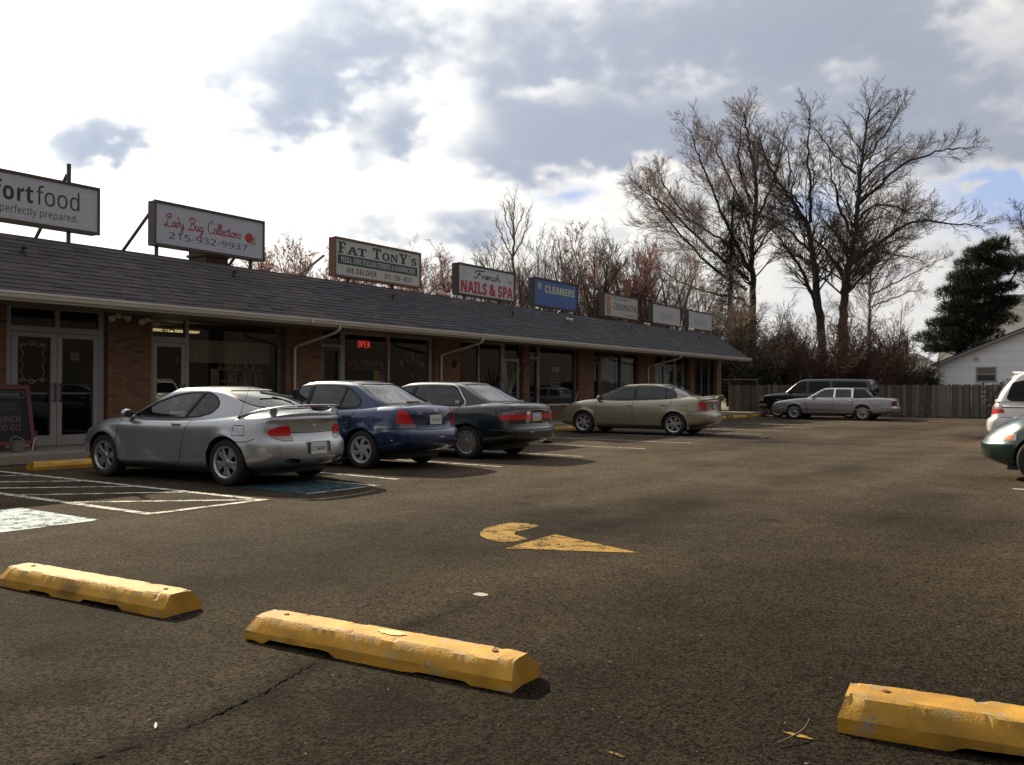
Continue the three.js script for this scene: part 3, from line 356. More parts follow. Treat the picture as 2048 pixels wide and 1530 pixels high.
// ---------------------------------------------------------------- wheel stops
const stopPaint = (() => { const a = tileNoise(51, 12), b = tileNoise(52, 48), c = tileNoise(53, 160); return tex(512, (x, y, s) => { const q = x / s, w = y / s, v = 0.45 * a(q * 12, w * 12) + 0.35 * b(q * 48, w * 48) + 0.3 * c(q * 160, w * 160), chip = sstep(0.76, 0.82, v), dirt = 0.78 + 0.35 * (a(w * 12, q * 12) - 0.3); return [lerp(0.56 * dirt, 0.30, chip), lerp(0.285 * dirt, 0.23, chip), lerp(0.018 * dirt, 0.12, chip)]; }); })();
stopPaint.repeat.set(0.9, 0.9);
const stopMat = std([1, 1, 1], 0.72, 0, { map: stopPaint, bumpMap: speckBump, bumpScale: 0.0012, vertexColors: true });
function wheelStopGeo(L, W, H, seed, notches, coarse) { // concrete bar with bevelled top and ends; the lower edge is broken where drains pass
  const r = rng(seed), NX = coarse ? 12 : 150, prof = [[-0.5, 0], [-0.5, 0.22], [-0.5, 0.42], [-0.42, 0.72], [-0.335, 0.94], [-0.28, 1], [-0.1, 1.0], [0.1, 1.0], [0.28, 1], [0.335, 0.94], [0.42, 0.72], [0.5, 0.42], [0.5, 0.22], [0.5, 0]], pos = [], col = [], uv = [], idx = [], K = prof.length;
  for (let i = 0; i <= NX; i++) {
    const t = i / NX, x = (t - 0.5) * L, e = Math.min(t, 1 - t) * L;
    prof.forEach(([pz, py], k) => {
      const endIn = 1 - sstep(0.0, 0.085, e) , sh = 1 - 0.14 * endIn * (py > 0.42 ? 1 : 0.2); let y = py * H, z = pz * W * sh, xx = x;
      if (py > 0.42) xx = x * (1 - 0.055 * (py - 0.42) * (endIn > 0 ? 1 : 0)) ; // ends lean in above the foot
      let low = 0.004 * fbm(x * 14, k, seed, 3); for (const n of notches) if (Math.abs(x - n[0]) < n[1]) low += n[2] * sstep(n[1], n[1] * 0.75, Math.abs(x - n[0])); low += 0.008 * sstep(0.1, 0.4, fbm(x * 5, seed, 2.2, 3));
      if (py < 0.1) y = Math.max(0, low);
      const d = coarse ? 0 : 0.0035 * fbm(x * 9, y * 30 + k * 0.7, z * 20 + seed, 4) + 0.002 * fbm(x * 40, k * 3, seed, 2);
      y += py > 0.2 ? d : 0; z += Math.sign(pz) * d; const chipped = coarse ? 0 : sstep(0.16, 0.40, fbm(x * 11, k * 0.2 + (pz > 0 ? 7 : 0), seed + 31, 4)) + endIn * sstep(0.0, 0.3, fbm(x * 30, k * 2, seed + 41, 3)) * 0.7; if (Math.abs(py - 0.94) < 0.07 && Math.abs(pz) > 0.25) { y -= 0.011 * chipped; z -= Math.sign(pz) * 0.008 * chipped; }
      pos.push(xx, y, z); uv.push(x, k * 0.05 + seed * 0.37);
      const edge = Math.min(1, (Math.abs(py - 0.94) < 0.07 && Math.abs(pz) > 0.25 ? 0.6 * sstep(-0.05, 0.3, fbm(x * 7, k, seed + 3, 4) + 0.05) + 0.9 * chipped : 0) + (py < 0.25 ? 0.8 * sstep(0.12, 0.3, fbm(x * 6, py * 4, seed + 51, 4)) : 0)), scuff = py > 0.15 && py < 0.9 ? sstep(0.02, 0.30, fbm(x * 3.1, y * 9 + (pz > 0 ? 5 : 0), seed + 21, 4)) * sstep(0.75, 0.3, Math.abs(t - 0.5) * 2) : 0, grimeK = (0.95 + 0.55 * fbm(x * 3.3, k * 0.6, seed + 9, 4)) * (1 - 0.5 * scuff) * (seed === 14 ? 0.8 + 0.5 * fbm(x * 6, k, 2.2, 4) : 1);
      col.push(lerp(1, 0.62, edge) * grimeK, lerp(1, 1.0, edge) * grimeK, lerp(1, 9, edge) * grimeK);
    });
    if (i < NX) for (let k = 0; k < K - 1; k++) { const A = i * K + k, B = A + K; idx.push(A, A + 1, B + 1, A, B + 1, B); }
  }
  for (const i of [0, NX]) { const at = pos.length / 3; const c = [(i ? 0.5 : -0.5) * L * 0.985, 0, 0]; pos.push(...c); uv.push(0, 0); col.push(0.9, 0.9, 0.9); const ring = prof.map((_, k) => i * K + k); const dup = ring.map((q) => { pos.push(pos[q * 3], pos[q * 3 + 1], pos[q * 3 + 2]); uv.push(pos[q * 3 + 2], pos[q * 3 + 1]); col.push(0.92, 0.92, 0.92); return pos.length / 3 - 1; }); for (let k = 0; k < K - 1; k++) i ? idx.push(at, dup[k + 1], dup[k]) : idx.push(at, dup[k], dup[k + 1]); }
  const g = new THREE.BufferGeometry(); g.setAttribute('position', new THREE.Float32BufferAttribute(pos, 3)); g.setAttribute('uv', new THREE.Float32BufferAttribute(uv, 2)); g.setAttribute('color', new THREE.Float32BufferAttribute(col, 3)); g.setIndex(idx); return toCreasedNormals(g, 0.42);
}
function wheelStop(label, [u0, v0], [u1, v1], seed, notches, group, coarse, W = 0.29, H = 0.125) {
  const L = Math.hypot(u1 - u0, v1 - v0), o = thing('wheel_stop', label, 'wheel stop', P((u0 + u1) / 2, 0, (v0 + v1) / 2), Math.atan2(v1 - v0, u1 - u0), group);
  mesh('concrete_bar', wheelStopGeo(L, W, H, seed, notches, coarse), stopMat, o);
  if (!coarse) for (const s of [-1, 1]) { const g = merge([new THREE.CylinderGeometry(0.012, 0.012, 0.01, 10).translate(0, 0, 0), new THREE.BoxGeometry(0.035, 0.004, 0.008), new THREE.BoxGeometry(0.008, 0.004, 0.03)]); g.translate(s * (L / 2 - 0.16), H + 0.001, 0.01); mesh('anchor_pin', g, M.rust, o); }
  if (seed === 8) { const s = new THREE.Shape(), r = rng(5); for (let i = 0; i < 20; i++) { const a = i / 20 * 6.283, k = 0.8 + 0.4 * r(), p = [0.075 * k * Math.cos(a) - 0.05, 0.034 * k * Math.sin(a) - 0.01]; i ? s.lineTo(...p) : s.moveTo(...p); } const g = new THREE.ShapeGeometry(s); g.rotateX(-Math.PI / 2); g.translate(0, H + 0.0045, 0); mesh('paint_spot', g, std([0.62, 0.46, 0.17], 0.7), o); }
  return o;
}
wheelStop('yellow concrete wheel stop at the left foreground, nearest the hatched zone', [3.07, 4.345], [2.955, 5.96], 3, [[-0.25, 0.2, 0.022], [0.35, 0.12, 0.016]], 'yellow wheel stops in the foreground', false, 0.262, 0.118);
wheelStop('yellow concrete wheel stop in the middle foreground with a pale paint spot', [3.17, 2.085], [3.05, 3.645], 8, [[-0.42, 0.16, 0.012], [0.42, 0.24, 0.024]], 'yellow wheel stops in the foreground', false, 0.25, 0.118);
wheelStop('yellow concrete wheel stop cut off by the right edge of the photo', [3.74, -0.86], [3.52, 0.86], 14, [[0.25, 0.25, 0.022]], 'yellow wheel stops in the foreground', false, 0.27, 0.132);
{
  [8.0, 10.8, 13.4, 16.1, 18.8, 21.4, 24.0, 26.6, 29.2, 31.8, 34.4, 37.0, 39.7, 42.4].forEach((u, i) => { if (i === 6) { wheelStop('yellow wheel stop at the nose of the beige sedan', [u - 0.85, 14.3], [u + 0.85, 14.32], 40 + i, [], null, true); return; } const nm = ['in front of the silver coupe', 'in front of the blue sedan', 'in front of the dark green sedan', 'in the first empty stall right of the green sedan', 'in the second empty stall right of the green sedan', 'in the third empty stall, left of the beige sedan', '', 'first beyond the beige sedan', 'second beyond the beige sedan', 'third beyond the beige sedan', 'fourth beyond the beige sedan', 'just left of the long silver sedan', 'at the nose of the long silver sedan', 'at the nose of the dark blue van'][i]; wheelStop('yellow curbside wheel stop ' + nm, [u - 0.88, i ? 14.32 : 14.0], [u + 0.88, i ? 14.3 : 13.85], 40 + i, [], null, true); });
}

// ---------------------------------------------------------------- the row of shops
const shop = thing('shop_building', 'long low brick shop row with shingled mansard roof and storefronts', 'building', P(0, 0, 0));
const FACE = 17.2, GLASS = 17.34;
{
  const brickTones = [[0.255, 0.132, 0.067], [0.22, 0.108, 0.057], [0.28, 0.155, 0.085], [0.175, 0.085, 0.052], [0.12, 0.068, 0.05]].map((c) => std(c, 0.9, 0, { map: grime, bumpMap: speckBump, bumpScale: 0.002 })), mortar = std([0.17, 0.13, 0.10], 0.95, 0, { map: grime });
  const brickGeos = [0, 1, 2].map((k) => { const g = new RoundedBoxGeometry(0.2, 0.057, 0.02, 1, 0.003); return g; }), halfGeo = new RoundedBoxGeometry(0.095, 0.057, 0.02, 1, 0.003);
  const r = rng(101); let made = 0; const rest = [[], [], [], [], []];
  // a brick-faced pier from u0 to u1; its bricks stand 4 mm proud of the mortar
  const pier = (u0, u1, y0 = 0.15, y1 = 2.88, depth = 0.4, single = 0) => {
    const p = mesh('brick_pier', bx(u0, u1, y0, y1, FACE, FACE + depth), mortar, shop), courses = Math.floor((y1 - y0) / 0.0675);
    for (let c = 0; c < courses; c++) { const y = y0 + 0.034 + c * 0.0675, off = c % 2 ? 0.105 : 0; for (let u = u0 - off + 0.003; u < u1 - 0.03; u += 0.21) { const a = Math.max(u, u0 + 0.003), b = Math.min(u + 0.2, u1 - 0.003); if (b - a < 0.03) continue; const t = Math.min(4, Math.floor(r() * r() * 5.6)), dz = (r() - 0.5) * 0.003; if (made < single + 0 && made < 300) { const m = mesh('brick', brickGeos[0], brickTones[t], p); m.scale.x = (b - a) / 0.2; m.position.copy(P((a + b) / 2, y, FACE + 0.004 + dz)); made++; } else { const g = new THREE.BoxGeometry(b - a, 0.057, 0.02); metreUV(g); g.translate((a + b) / 2, y, -(FACE + 0.004 + dz)); rest[t].push(g); } }
      for (const s of [0, 1]) { const us = s ? u1 : u0; const g = new THREE.BoxGeometry(0.02, 0.057, depth * 0.92); g.translate(us + (s ? -0.004 : 0.004), y, -(FACE + depth / 2)); rest[Math.min(4, Math.floor(r() * r() * 5.6))].push(g); } }
    return p;
  };
  pier(10.33, 11.33, 0.15, 2.88, 0.4, 210); pier(15.09, 16.31, 0.15, 2.88, 0.4, 300); pier(7.2, 8.30); pier(21.02, 22.28); pier(25.94, 26.34); pier(29.9, 31.1); pier(35.2, 36.85); pier(40.9, 41.5); pier(44.45, 45.1, 0.15, 2.88, 1.2);
  for (let u = -3; u < 7; u += 2.6) pier(u, u + 0.8);
  // low brick walls under the windows beyond the first shops
  for (const [a, b] of [[12.33, 15.09], [17.21, 21.02], [22.28, 24.76], [27.14, 29.9], [31.86, 35.2], [36.85, 39.3]]) { const h = 0.70, m = mesh('brick_wall', bx(a, b, 0.15, h, FACE + 0.06, FACE + 0.3), mortar, shop); for (let c = 0; c < 8; c++) for (let u = a - (c % 2 ? 0.105 : 0); u < b; u += 0.21) { const p = Math.max(a, u + 0.005), q = Math.min(b, u + 0.205); if (q - p < 0.03) continue; const g = new THREE.BoxGeometry(q - p, 0.057, 0.02); metreUV(g); g.translate((p + q) / 2, 0.15 + 0.034 + c * 0.0675, -(FACE + 0.064)); rest[Math.min(4, Math.floor(r() * r() * 5.6))].push(g); } mesh('window_sill', rbx(a, b, h, h + 0.06, FACE + 0.02, FACE + 0.3, 0.01), M.white, shop); }
  rest.forEach((gs, i) => { const m = mesh('bricks', merge(gs), brickTones[i], shop); m.userData.kind = 'stuff'; });
  // side and back walls, floor, ceiling, partitions
  const plaster = std([0.20, 0.17, 0.13], 0.95, 0, { map: grime }), inWall = std([0.10, 0.085, 0.068], 0.95), inFloor = std([0.07, 0.06, 0.05], 0.8);
  mesh('back_wall', bx(-4, 45.1, -0.1, 4.0, 29.8, 30), plaster, shop); mesh('end_wall', bx(44.9, 45.1, -0.1, 3.0, FACE + 1.2, 29.8), plaster, shop); mesh('end_wall', bx(-4.2, -4, -0.1, 4.0, FACE, 30), plaster, shop);
  mesh('floor', bx(-4, 44.9, 0.02, 0.15, 17.6, 29.8), inFloor, shop); mesh('ceiling', bx(-4, 44.9, 2.88, 2.98, FACE + 0.02, 29.8), plaster, shop);
  for (const u of [10.8, 15.7, 21.6, 26.1, 30.5, 36, 41.2]) mesh('partition', bx(u - 0.07, u + 0.07, 0.15, 2.88, 17.6, 29.8), inWall, shop);
  for (const u of [-3, 10.9, 15.8, 21.7, 26.2, 30.6, 36.1]) mesh('inner_wall', bx(u + 0.02, u + 4.7, 0.15, 2.88, 25.6, 25.7), inWall, shop);

  // ---- storefronts: frames and panes
  const frame = (list, m, name, parent = shop) => mesh(name, merge(list.map(([a, b, c, d, e = GLASS - 0.05, f = GLASS + 0.05]) => bx(a, b, c, d, e, f))), m, parent);
  const pane = (u0, u1, y0, y1, parent, mat = M.paneDark) => { const g = new THREE.PlaneGeometry(u1 - u0, y1 - y0); g.translate((u0 + u1) / 2, (y0 + y1) / 2, -GLASS); return mesh('pane', g, mat, parent); };
  const doorLeaf = (u0, u1, y0, y1, m, hinge, st = 0.085) => { const d = frame([[u0, u0 + st, y0, y1], [u1 - st, u1, y0, y1], [u0 + st, u1 - st, y1 - 0.09, y1], [u0 + st, u1 - st, y0, y0 + 0.2]], m, 'door'); pane(u0 + st, u1 - st, y0 + 0.2, y1 - 0.09, d); mesh('push_bar', merge([bx(u0 + st, u1 - st, 1.17, 1.205, GLASS + 0.03, GLASS + 0.07)]), M.alu, d); const hu = hinge ? u0 + st * 0.5 : u1 - st * 0.5; mesh('handle', merge([bar(P(hu, 1.02, GLASS - 0.11), P(hu, 1.40, GLASS - 0.11), 0.014, 8), bar(P(hu, 1.05, GLASS - 0.11), P(hu, 1.05, GLASS - 0.04), 0.01, 6), bar(P(hu, 1.37, GLASS - 0.11), P(hu, 1.37, GLASS - 0.04), 0.01, 6)]), M.darkMetal, d); return d; };
  const dull = std([0.36, 0.335, 0.315], 0.5, 0.35, { map: grime }), bronze = M.bronze;
  // shop 1: a pair of glazed doors under two transom lights
  { const f = frame([[8.31, 8.42, 0.15, 2.88], [10.18, 10.30, 0.15, 2.88], [8.42, 10.18, 2.39, 2.50], [9.27, 9.36, 2.50, 2.88], [8.42, 10.18, 2.84, 2.88]], dull, 'door_frame'); pane(8.42, 9.27, 2.50, 2.84, f); pane(9.36, 10.18, 2.50, 2.84, f); doorLeaf(8.43, 9.305, 0.16, 2.38, dull, false, 0.12); doorLeaf(9.315, 10.17, 0.16, 2.38, dull, true, 0.10); }
  // shop 2: door and display window
  { const f = frame([[11.34, 11.42, 0.15, 2.88], [12.24, 12.33, 0.15, 2.88], [11.42, 12.24, 2.32, 2.44]], dull, 'door_frame'); pane(11.42, 12.24, 2.44, 2.86, f); doorLeaf(11.43, 12.23, 0.16, 2.31, dull, false, 0.09); const w = frame([[14.90, 15.08, 0.76, 2.88], [12.33, 14.90, 2.82, 2.88], [12.33, 14.90, 0.76, 0.82]], bronze, 'window'); pane(12.33, 14.90, 0.82, 2.82, w); }
  // shop 3
  { const f = frame([[16.32, 16.42, 0.15, 2.88], [17.08, 17.24, 0.15, 2.88], [16.42, 17.08, 2.42, 2.50]], dull, 'door_frame'); pane(16.42, 17.08, 2.5, 2.86, f); doorLeaf(16.43, 17.07, 0.16, 2.41, bronze, false, 0.08); const w = frame([[18.98, 19.06, 0.76, 2.88], [20.84, 21.0, 0.76, 2.88], [17.24, 18.98, 2.80, 2.88], [19.06, 20.84, 2.80, 2.88], [17.24, 18.98, 0.76, 0.82], [19.06, 20.84, 0.76, 0.82]], dull, 'window'); pane(17.24, 18.98, 0.82, 2.8, w); pane(19.06, 20.84, 0.82, 2.8, w); }
  // shop 4
  { const w = frame([[22.29, 22.35, 0.76, 2.88], [23.38, 23.45, 0.76, 2.88], [24.70, 24.90, 0.15, 2.88], [22.35, 23.38, 2.82, 2.88], [23.45, 24.70, 2.82, 2.88]], dull, 'window'); pane(22.35, 23.38, 0.78, 2.82, w); pane(23.45, 24.70, 0.78, 2.82, w); const f = frame([[25.80, 25.93, 0.15, 2.88], [24.90, 25.80, 2.38, 2.46]], bronze, 'door_frame'); pane(24.9, 25.8, 2.46, 2.88, f); doorLeaf(24.91, 25.79, 0.16, 2.37, dull, true, 0.09); }
  // shop 5
  { const f = frame([[26.35, 26.40, 0.15, 2.88], [27.02, 27.14, 0.15, 2.88], [26.40, 27.02, 2.40, 2.48]], dull, 'door_frame'); pane(26.4, 27.02, 2.48, 2.88, f); doorLeaf(26.41, 27.01, 0.16, 2.39, bronze, false, 0.08); const w = frame([[29.66, 29.88, 0.76, 2.88], [27.14, 29.66, 2.83, 2.88]], bronze, 'window'); pane(27.14, 29.66, 0.78, 2.83, w); }
  // shop 6
  { const f = frame([[31.12, 31.18, 0.15, 2.88], [31.72, 31.86, 0.15, 2.88], [31.18, 31.72, 2.40, 2.48]], bronze, 'door_frame'); pane(31.18, 31.72, 2.48, 2.88, f); doorLeaf(31.19, 31.71, 0.16, 2.39, bronze, false, 0.08); const w = frame([[33.55, 33.66, 0.76, 2.88], [35.1, 35.2, 0.76, 2.88], [31.86, 33.55, 2.83, 2.88], [33.66, 35.1, 2.83, 2.88]], bronze, 'window'); pane(31.86, 33.55, 0.78, 2.83, w); pane(33.66, 35.1, 0.78, 2.83, w); }
  // shop 7 and the passage at the end
  { const w = frame([[36.86, 36.95, 0.76, 2.88], [38.0, 38.1, 0.76, 2.88], [39.22, 39.36, 0.15, 2.88], [36.95, 38.0, 2.4, 2.5], [38.1, 39.22, 2.4, 2.5]], dull, 'window'); pane(36.95, 38.0, 0.78, 2.4, w); pane(38.1, 39.22, 0.78, 2.4, w); const f = frame([[40.1, 40.25, 0.15, 2.88], [39.36, 40.1, 2.4, 2.5], [40.75, 40.9, 0.15, 2.88]], bronze, 'door_frame'); doorLeaf(39.37, 40.09, 0.16, 2.39, bronze, true, 0.08); pane(40.25, 40.75, 0.2, 2.86, f); const w2 = frame([[41.5, 41.6, 0.15, 2.88], [42.5, 42.66, 0.15, 2.88], [43.5, 43.66, 0.15, 2.88], [44.35, 44.45, 0.15, 2.88]], std([0.10, 0.10, 0.10], 0.6), 'window'); for (const [a, b] of [[41.6, 42.5], [42.66, 43.5], [43.66, 44.35]]) pane(a, b, 0.16, 2.86, w2); }
  for (let u = -0.9; u < 7; u += 2.6) { const w = frame([[u - 1.25, u - 1.2, 0.15, 2.88], [u - 0.35, u - 0.3, 0.15, 2.88]], dull, 'window'); pane(u - 1.2, u - 0.35, 0.2, 2.86, w); }

  // ---- eaves, gutter, roof
  const EAVE = 15.62, RIDGE = 17.0, YE = 2.95, YR = 4.14, U0 = -4.2, U1 = 44.95, UR = 43.5;
  mesh('soffit', merge([bx(U0, U1 - 0.05, 2.86, 2.885, EAVE, FACE + 0.015)]), std([0.24, 0.21, 0.165], 0.85, 0, { map: grime }), shop);
  mesh('fascia', bx(U0, U1 - 0.05, 2.80, 2.96, EAVE - 0.02, EAVE - 0.002), M.white, shop);
  { const s = new THREE.Shape(); [[0, 0], [0.09, 0], [0.10, 0.02], [0.115, 0.06], [0.13, 0.075], [0.13, 0.11], [0.115, 0.11], [0.115, 0.085], [0.10, 0.068], [0.088, 0.015], [0.012, 0.012], [0.012, 0.11], [0, 0.11]].forEach((p, i) => i ? s.lineTo(...p) : s.moveTo(...p)); s.closePath(); const g = new THREE.ExtrudeGeometry(s, { depth: U1 - U0 + 0.05, bevelEnabled: false }); g.rotateY(Math.PI / 2); g.rotateY(0); g.rotateX(0); // shape x -> -z... placed below
    const q = g.attributes.position; for (let i = 0; i < q.count; i++) { const x = q.getX(i), y = q.getY(i), z = q.getZ(i); q.setXYZ(i, x, y, -z); } g.computeVertexNormals(); g.translate(U0, 2.845, -(EAVE - 0.022)); mesh('gutter', g, M.white, shop);
    for (const u of [14.35, 26.0, 37.5]) mesh('gutter_joint', bx(u, u + 0.05, 2.84, 2.96, EAVE - 0.158, EAVE - 0.15), M.white, shop); }
  const deck = new THREE.BufferGeometry(), dv = (u, y, v) => [u, y, -v], tri = []; const quad = (a, b, c, d) => tri.push(...a, ...b, ...c, ...a, ...c, ...d);
  quad(dv(U0, YE, EAVE), dv(U1, YE, EAVE), dv(UR, YR, RIDGE), dv(U0, YR, RIDGE)); quad(dv(U1, YE, EAVE), dv(U1, YE, 30.3), dv(UR, YR, 29), dv(UR, YR, RIDGE)); quad(dv(U0, YR, RIDGE), dv(UR, YR, RIDGE), dv(UR, YR - 0.05, 30), dv(U0, YR - 0.05, 30)); quad(dv(U0, YE, EAVE), dv(U0, YR, RIDGE), dv(U0, YR, 30), dv(U0, YE, 30)); quad(dv(U0, YE, EAVE), dv(U0, YE, FACE), dv(U1, YE, FACE), dv(U1, YE, EAVE));
  deck.setAttribute('position', new THREE.Float32BufferAttribute(tri, 3)); deck.computeVertexNormals(); deck.setAttribute('uv', new THREE.Float32BufferAttribute(new Float32Array(tri.length / 3 * 2), 2));
  const roof = mesh('roof', deck, std([0.03, 0.028, 0.028], 0.95), shop);
  mesh('roof_curb', merge([bx(U0, UR, YR - 0.02, YR + 0.03, RIDGE - 0.02, RIDGE + 0.12)]), std([0.06, 0.055, 0.055], 0.8), shop);
  const tones = [[0.086, 0.070, 0.068], [0.070, 0.060, 0.061], [0.100, 0.083, 0.080], [0.062, 0.057, 0.062], [0.050, 0.053, 0.064], [0.061, 0.064, 0.076], [0.041, 0.044, 0.054], [0.055, 0.058, 0.069]].map((c, i) => std(c.map((q, j) => lerp(q, (i < 4 ? [0.079, 0.068, 0.068] : [0.052, 0.055, 0.066])[j], 0.3)), 0.88, 0, { map: grime, bumpMap: speckBump, bumpScale: 0.003 }));
  const sl = Math.hypot(RIDGE - EAVE, YR - YE), ang = Math.atan2(YR - YE, RIDGE - EAVE), n = 14, ex = sl / n, rr = rng(202), shGeo = new THREE.BoxGeometry(0.329, 0.015, ex * 1.22), many = tones.map(() => []); let singles = 0;
  metreUV(shGeo);
  for (let c = 0; c < n; c++) for (let u = U0 - rr() * 0.33; u < U1; u += 0.333) {
    const t = (c + 0.42) / n, lim = lerp(U1, UR, (c + 1) / n); if (u + 0.165 > lim - 0.1) continue;
    const patch = fbm(u * 0.35, c * 0.35, 4.4, 3) + 0.25 * fbm(u * 0.06, 0, 2, 2), warm = clamp(sstep(21, 10, u) + patch * 1.1), k = rr() < warm * 0.9 + 0.05 ? Math.floor(rr() * 4) : 4 + Math.floor(rr() * 4);
    const lift = 0.012 + rr() * 0.007, s = t * sl, y = YE + Math.sin(ang) * s + Math.cos(ang) * lift, v = EAVE + Math.cos(ang) * s - Math.sin(ang) * lift, tilt = ang - 0.085 + (rr() - 0.5) * 0.03 + (rr() < 0.04 ? -0.05 : 0);
    const near = u > 7.0 && u < 15.2 && singles < 300 && c < 12;
    if (near) { const m = mesh('shingle', shGeo, tones[k], roof); m.position.copy(P(u + 0.165, y, v)); m.rotation.set(tilt, 0, (rr() - 0.5) * 0.01); singles++; }
    else { const g = shGeo.clone(); g.rotateX(tilt); g.translate(u + 0.165, y, -v); many[k].push(g); }
  }
  many.forEach((gs, i) => { if (gs.length) { const m = mesh('shingles', merge(gs), tones[i], roof); m.userData.kind = 'stuff'; } });
  { const gs = []; for (let i = 0; i < 14; i++) { const t = (i + 0.5) / 14, g = new THREE.BoxGeometry(0.22, 0.012, 0.2); g.rotateX(ang); g.translate(lerp(U1, UR, t) + 0.0, lerp(YE, YR, t) + 0.03, -lerp(EAVE, RIDGE, t)); gs.push(g); } mesh('hip_cap', merge(gs), tones[4], roof); }
  // downspouts: from the gutter back to a pier and down it
  for (const [u, e] of [[15.33, 0], [21.25, 0], [36.0, 0]]) { const c = 0.032; mesh('downspout', merge([tube([P(u, 2.86, EAVE - 0.08), P(u, 2.76, EAVE - 0.07), P(u, 2.70, EAVE + 0.02), P(u, 2.64, EAVE + 0.2), P(u, 2.40, FACE - 0.25), P(u, 2.35, FACE - 0.09), P(u, 2.25, FACE - 0.06), P(u, 1.2, FACE - 0.06), P(u, 0.2, FACE - 0.06)], c * 1.15, 60, 8)]), M.white, shop); }
}
function floodLight(label, at, dirs, parentGroup) { const o = thing('flood_light', label, 'flood light', at, 0, parentGroup); mesh('bracket', merge([new RoundedBoxGeometry(0.12, 0.10, 0.06, 2, 0.02), bar(new THREE.Vector3(-0.12, 0, 0), new THREE.Vector3(0.12, 0, 0), 0.015)]), M.white, o); for (const d of dirs) { const h = new THREE.LatheGeometry([[0.02, 0], [0.035, 0.04], [0.062, 0.10], [0.07, 0.14], [0.06, 0.145], [0.001, 0.135]].map((p) => new THREE.Vector2(...p)), 18); const m = mesh('lamp_head', h, M.white, o); m.quaternion.setFromUnitVectors(new THREE.Vector3(0, 1, 0), new THREE.Vector3(...d).normalize()); m.position.set(Math.sign(d[0]) * 0.12, 0, 0); } return o; }
floodLight('small white twin flood light under the eave left on the first brick pier', P(10.47, 2.80, 17.08), [[-0.5, -0.5, 0.7], [0.6, -0.4, 0.7]]);
floodLight('small white twin flood light under the eave beside the gift shop door', P(11.15, 2.76, 17.08), [[-0.5, -0.4, 0.7], [0.5, -0.6, 0.6]]);
floodLight('white twin flood light on the roof ridge left of the nail salon sign', P(21.1, 4.24, 16.95), [[-0.8, 0.1, 0.5], [0.9, -0.3, 0.3]]);
floodLight('white flood light on the shingles under the blue cleaners sign', P(27.9, 3.92, 16.55), [[0.3, -0.4, 0.7]]);
floodLight('white twin flood light at the roof ridge between the last two signs', P(40.3, 4.25, 16.95), [[-0.7, 0.1, 0.6], [0.8, 0.1, 0.5]]);
floodLight('white flood light at the roof ridge right of the chiropractor sign', P(35.3, 4.22, 16.95), [[0.6, -0.3, 0.6]]);
{ const labels = ['under the first sign at the left', 'under the red-lettered gift shop sign', 'under the pizza shop sign', 'under the nail salon sign', 'under the chiropractor sign', 'near the right end of the roof']; [[8.25, 3.72], [13.05, 3.83], [18.4, 3.78], [24.3, 3.74], [33.3, 3.80], [40.4, 3.74]].forEach(([u, y], i) => { const v = 15.62 + (y - 2.95) / 1.19 * 1.38, o = thing('roof_bracket', 'small dark metal bracket on the roof shingles ' + labels[i], 'bracket', P(u, y, v), 0, 'small dark brackets on the shingles'); mesh('stem', merge([bx(-0.025, 0.025, 0, 0.16, -0.02, 0.02), bx(-0.03, 0.07, 0.13, 0.17, -0.02, 0.02)]), M.darkMetal, o); mesh('base_plate', new THREE.BoxGeometry(0.12, 0.012, 0.12).rotateX(0.711), M.darkMetal, o); }); }
{ const o = thing('chimney', 'brown sheet metal chimney box behind the red-lettered sign', 'chimney', P(13.83, 4.05, 18.6)); mesh('stack', merge([bx(-0.34, 0.30, 0, 0.72, -0.35, 0.35), bx(-0.38, 0.34, 0.50, 0.56, -0.39, 0.39)]), std([0.06, 0.032, 0.022], 0.8, 0, { map: grime }), o); }
{ const o = thing('vent_pipe', 'tall rusty orange vent pipe behind the chiropractor sign', 'vent pipe', P(35.9, 4.05, 18.2)); mesh('pipe', merge([bx(-0.09, 0.09, 0, 2.25, -0.09, 0.09)]), std([0.20, 0.085, 0.035], 0.8, 0, { map: grime }), o); mesh('flashing', merge([bx(-0.25, 0.25, 0, 0.12, -0.25, 0.25)]), M.rust, o); }

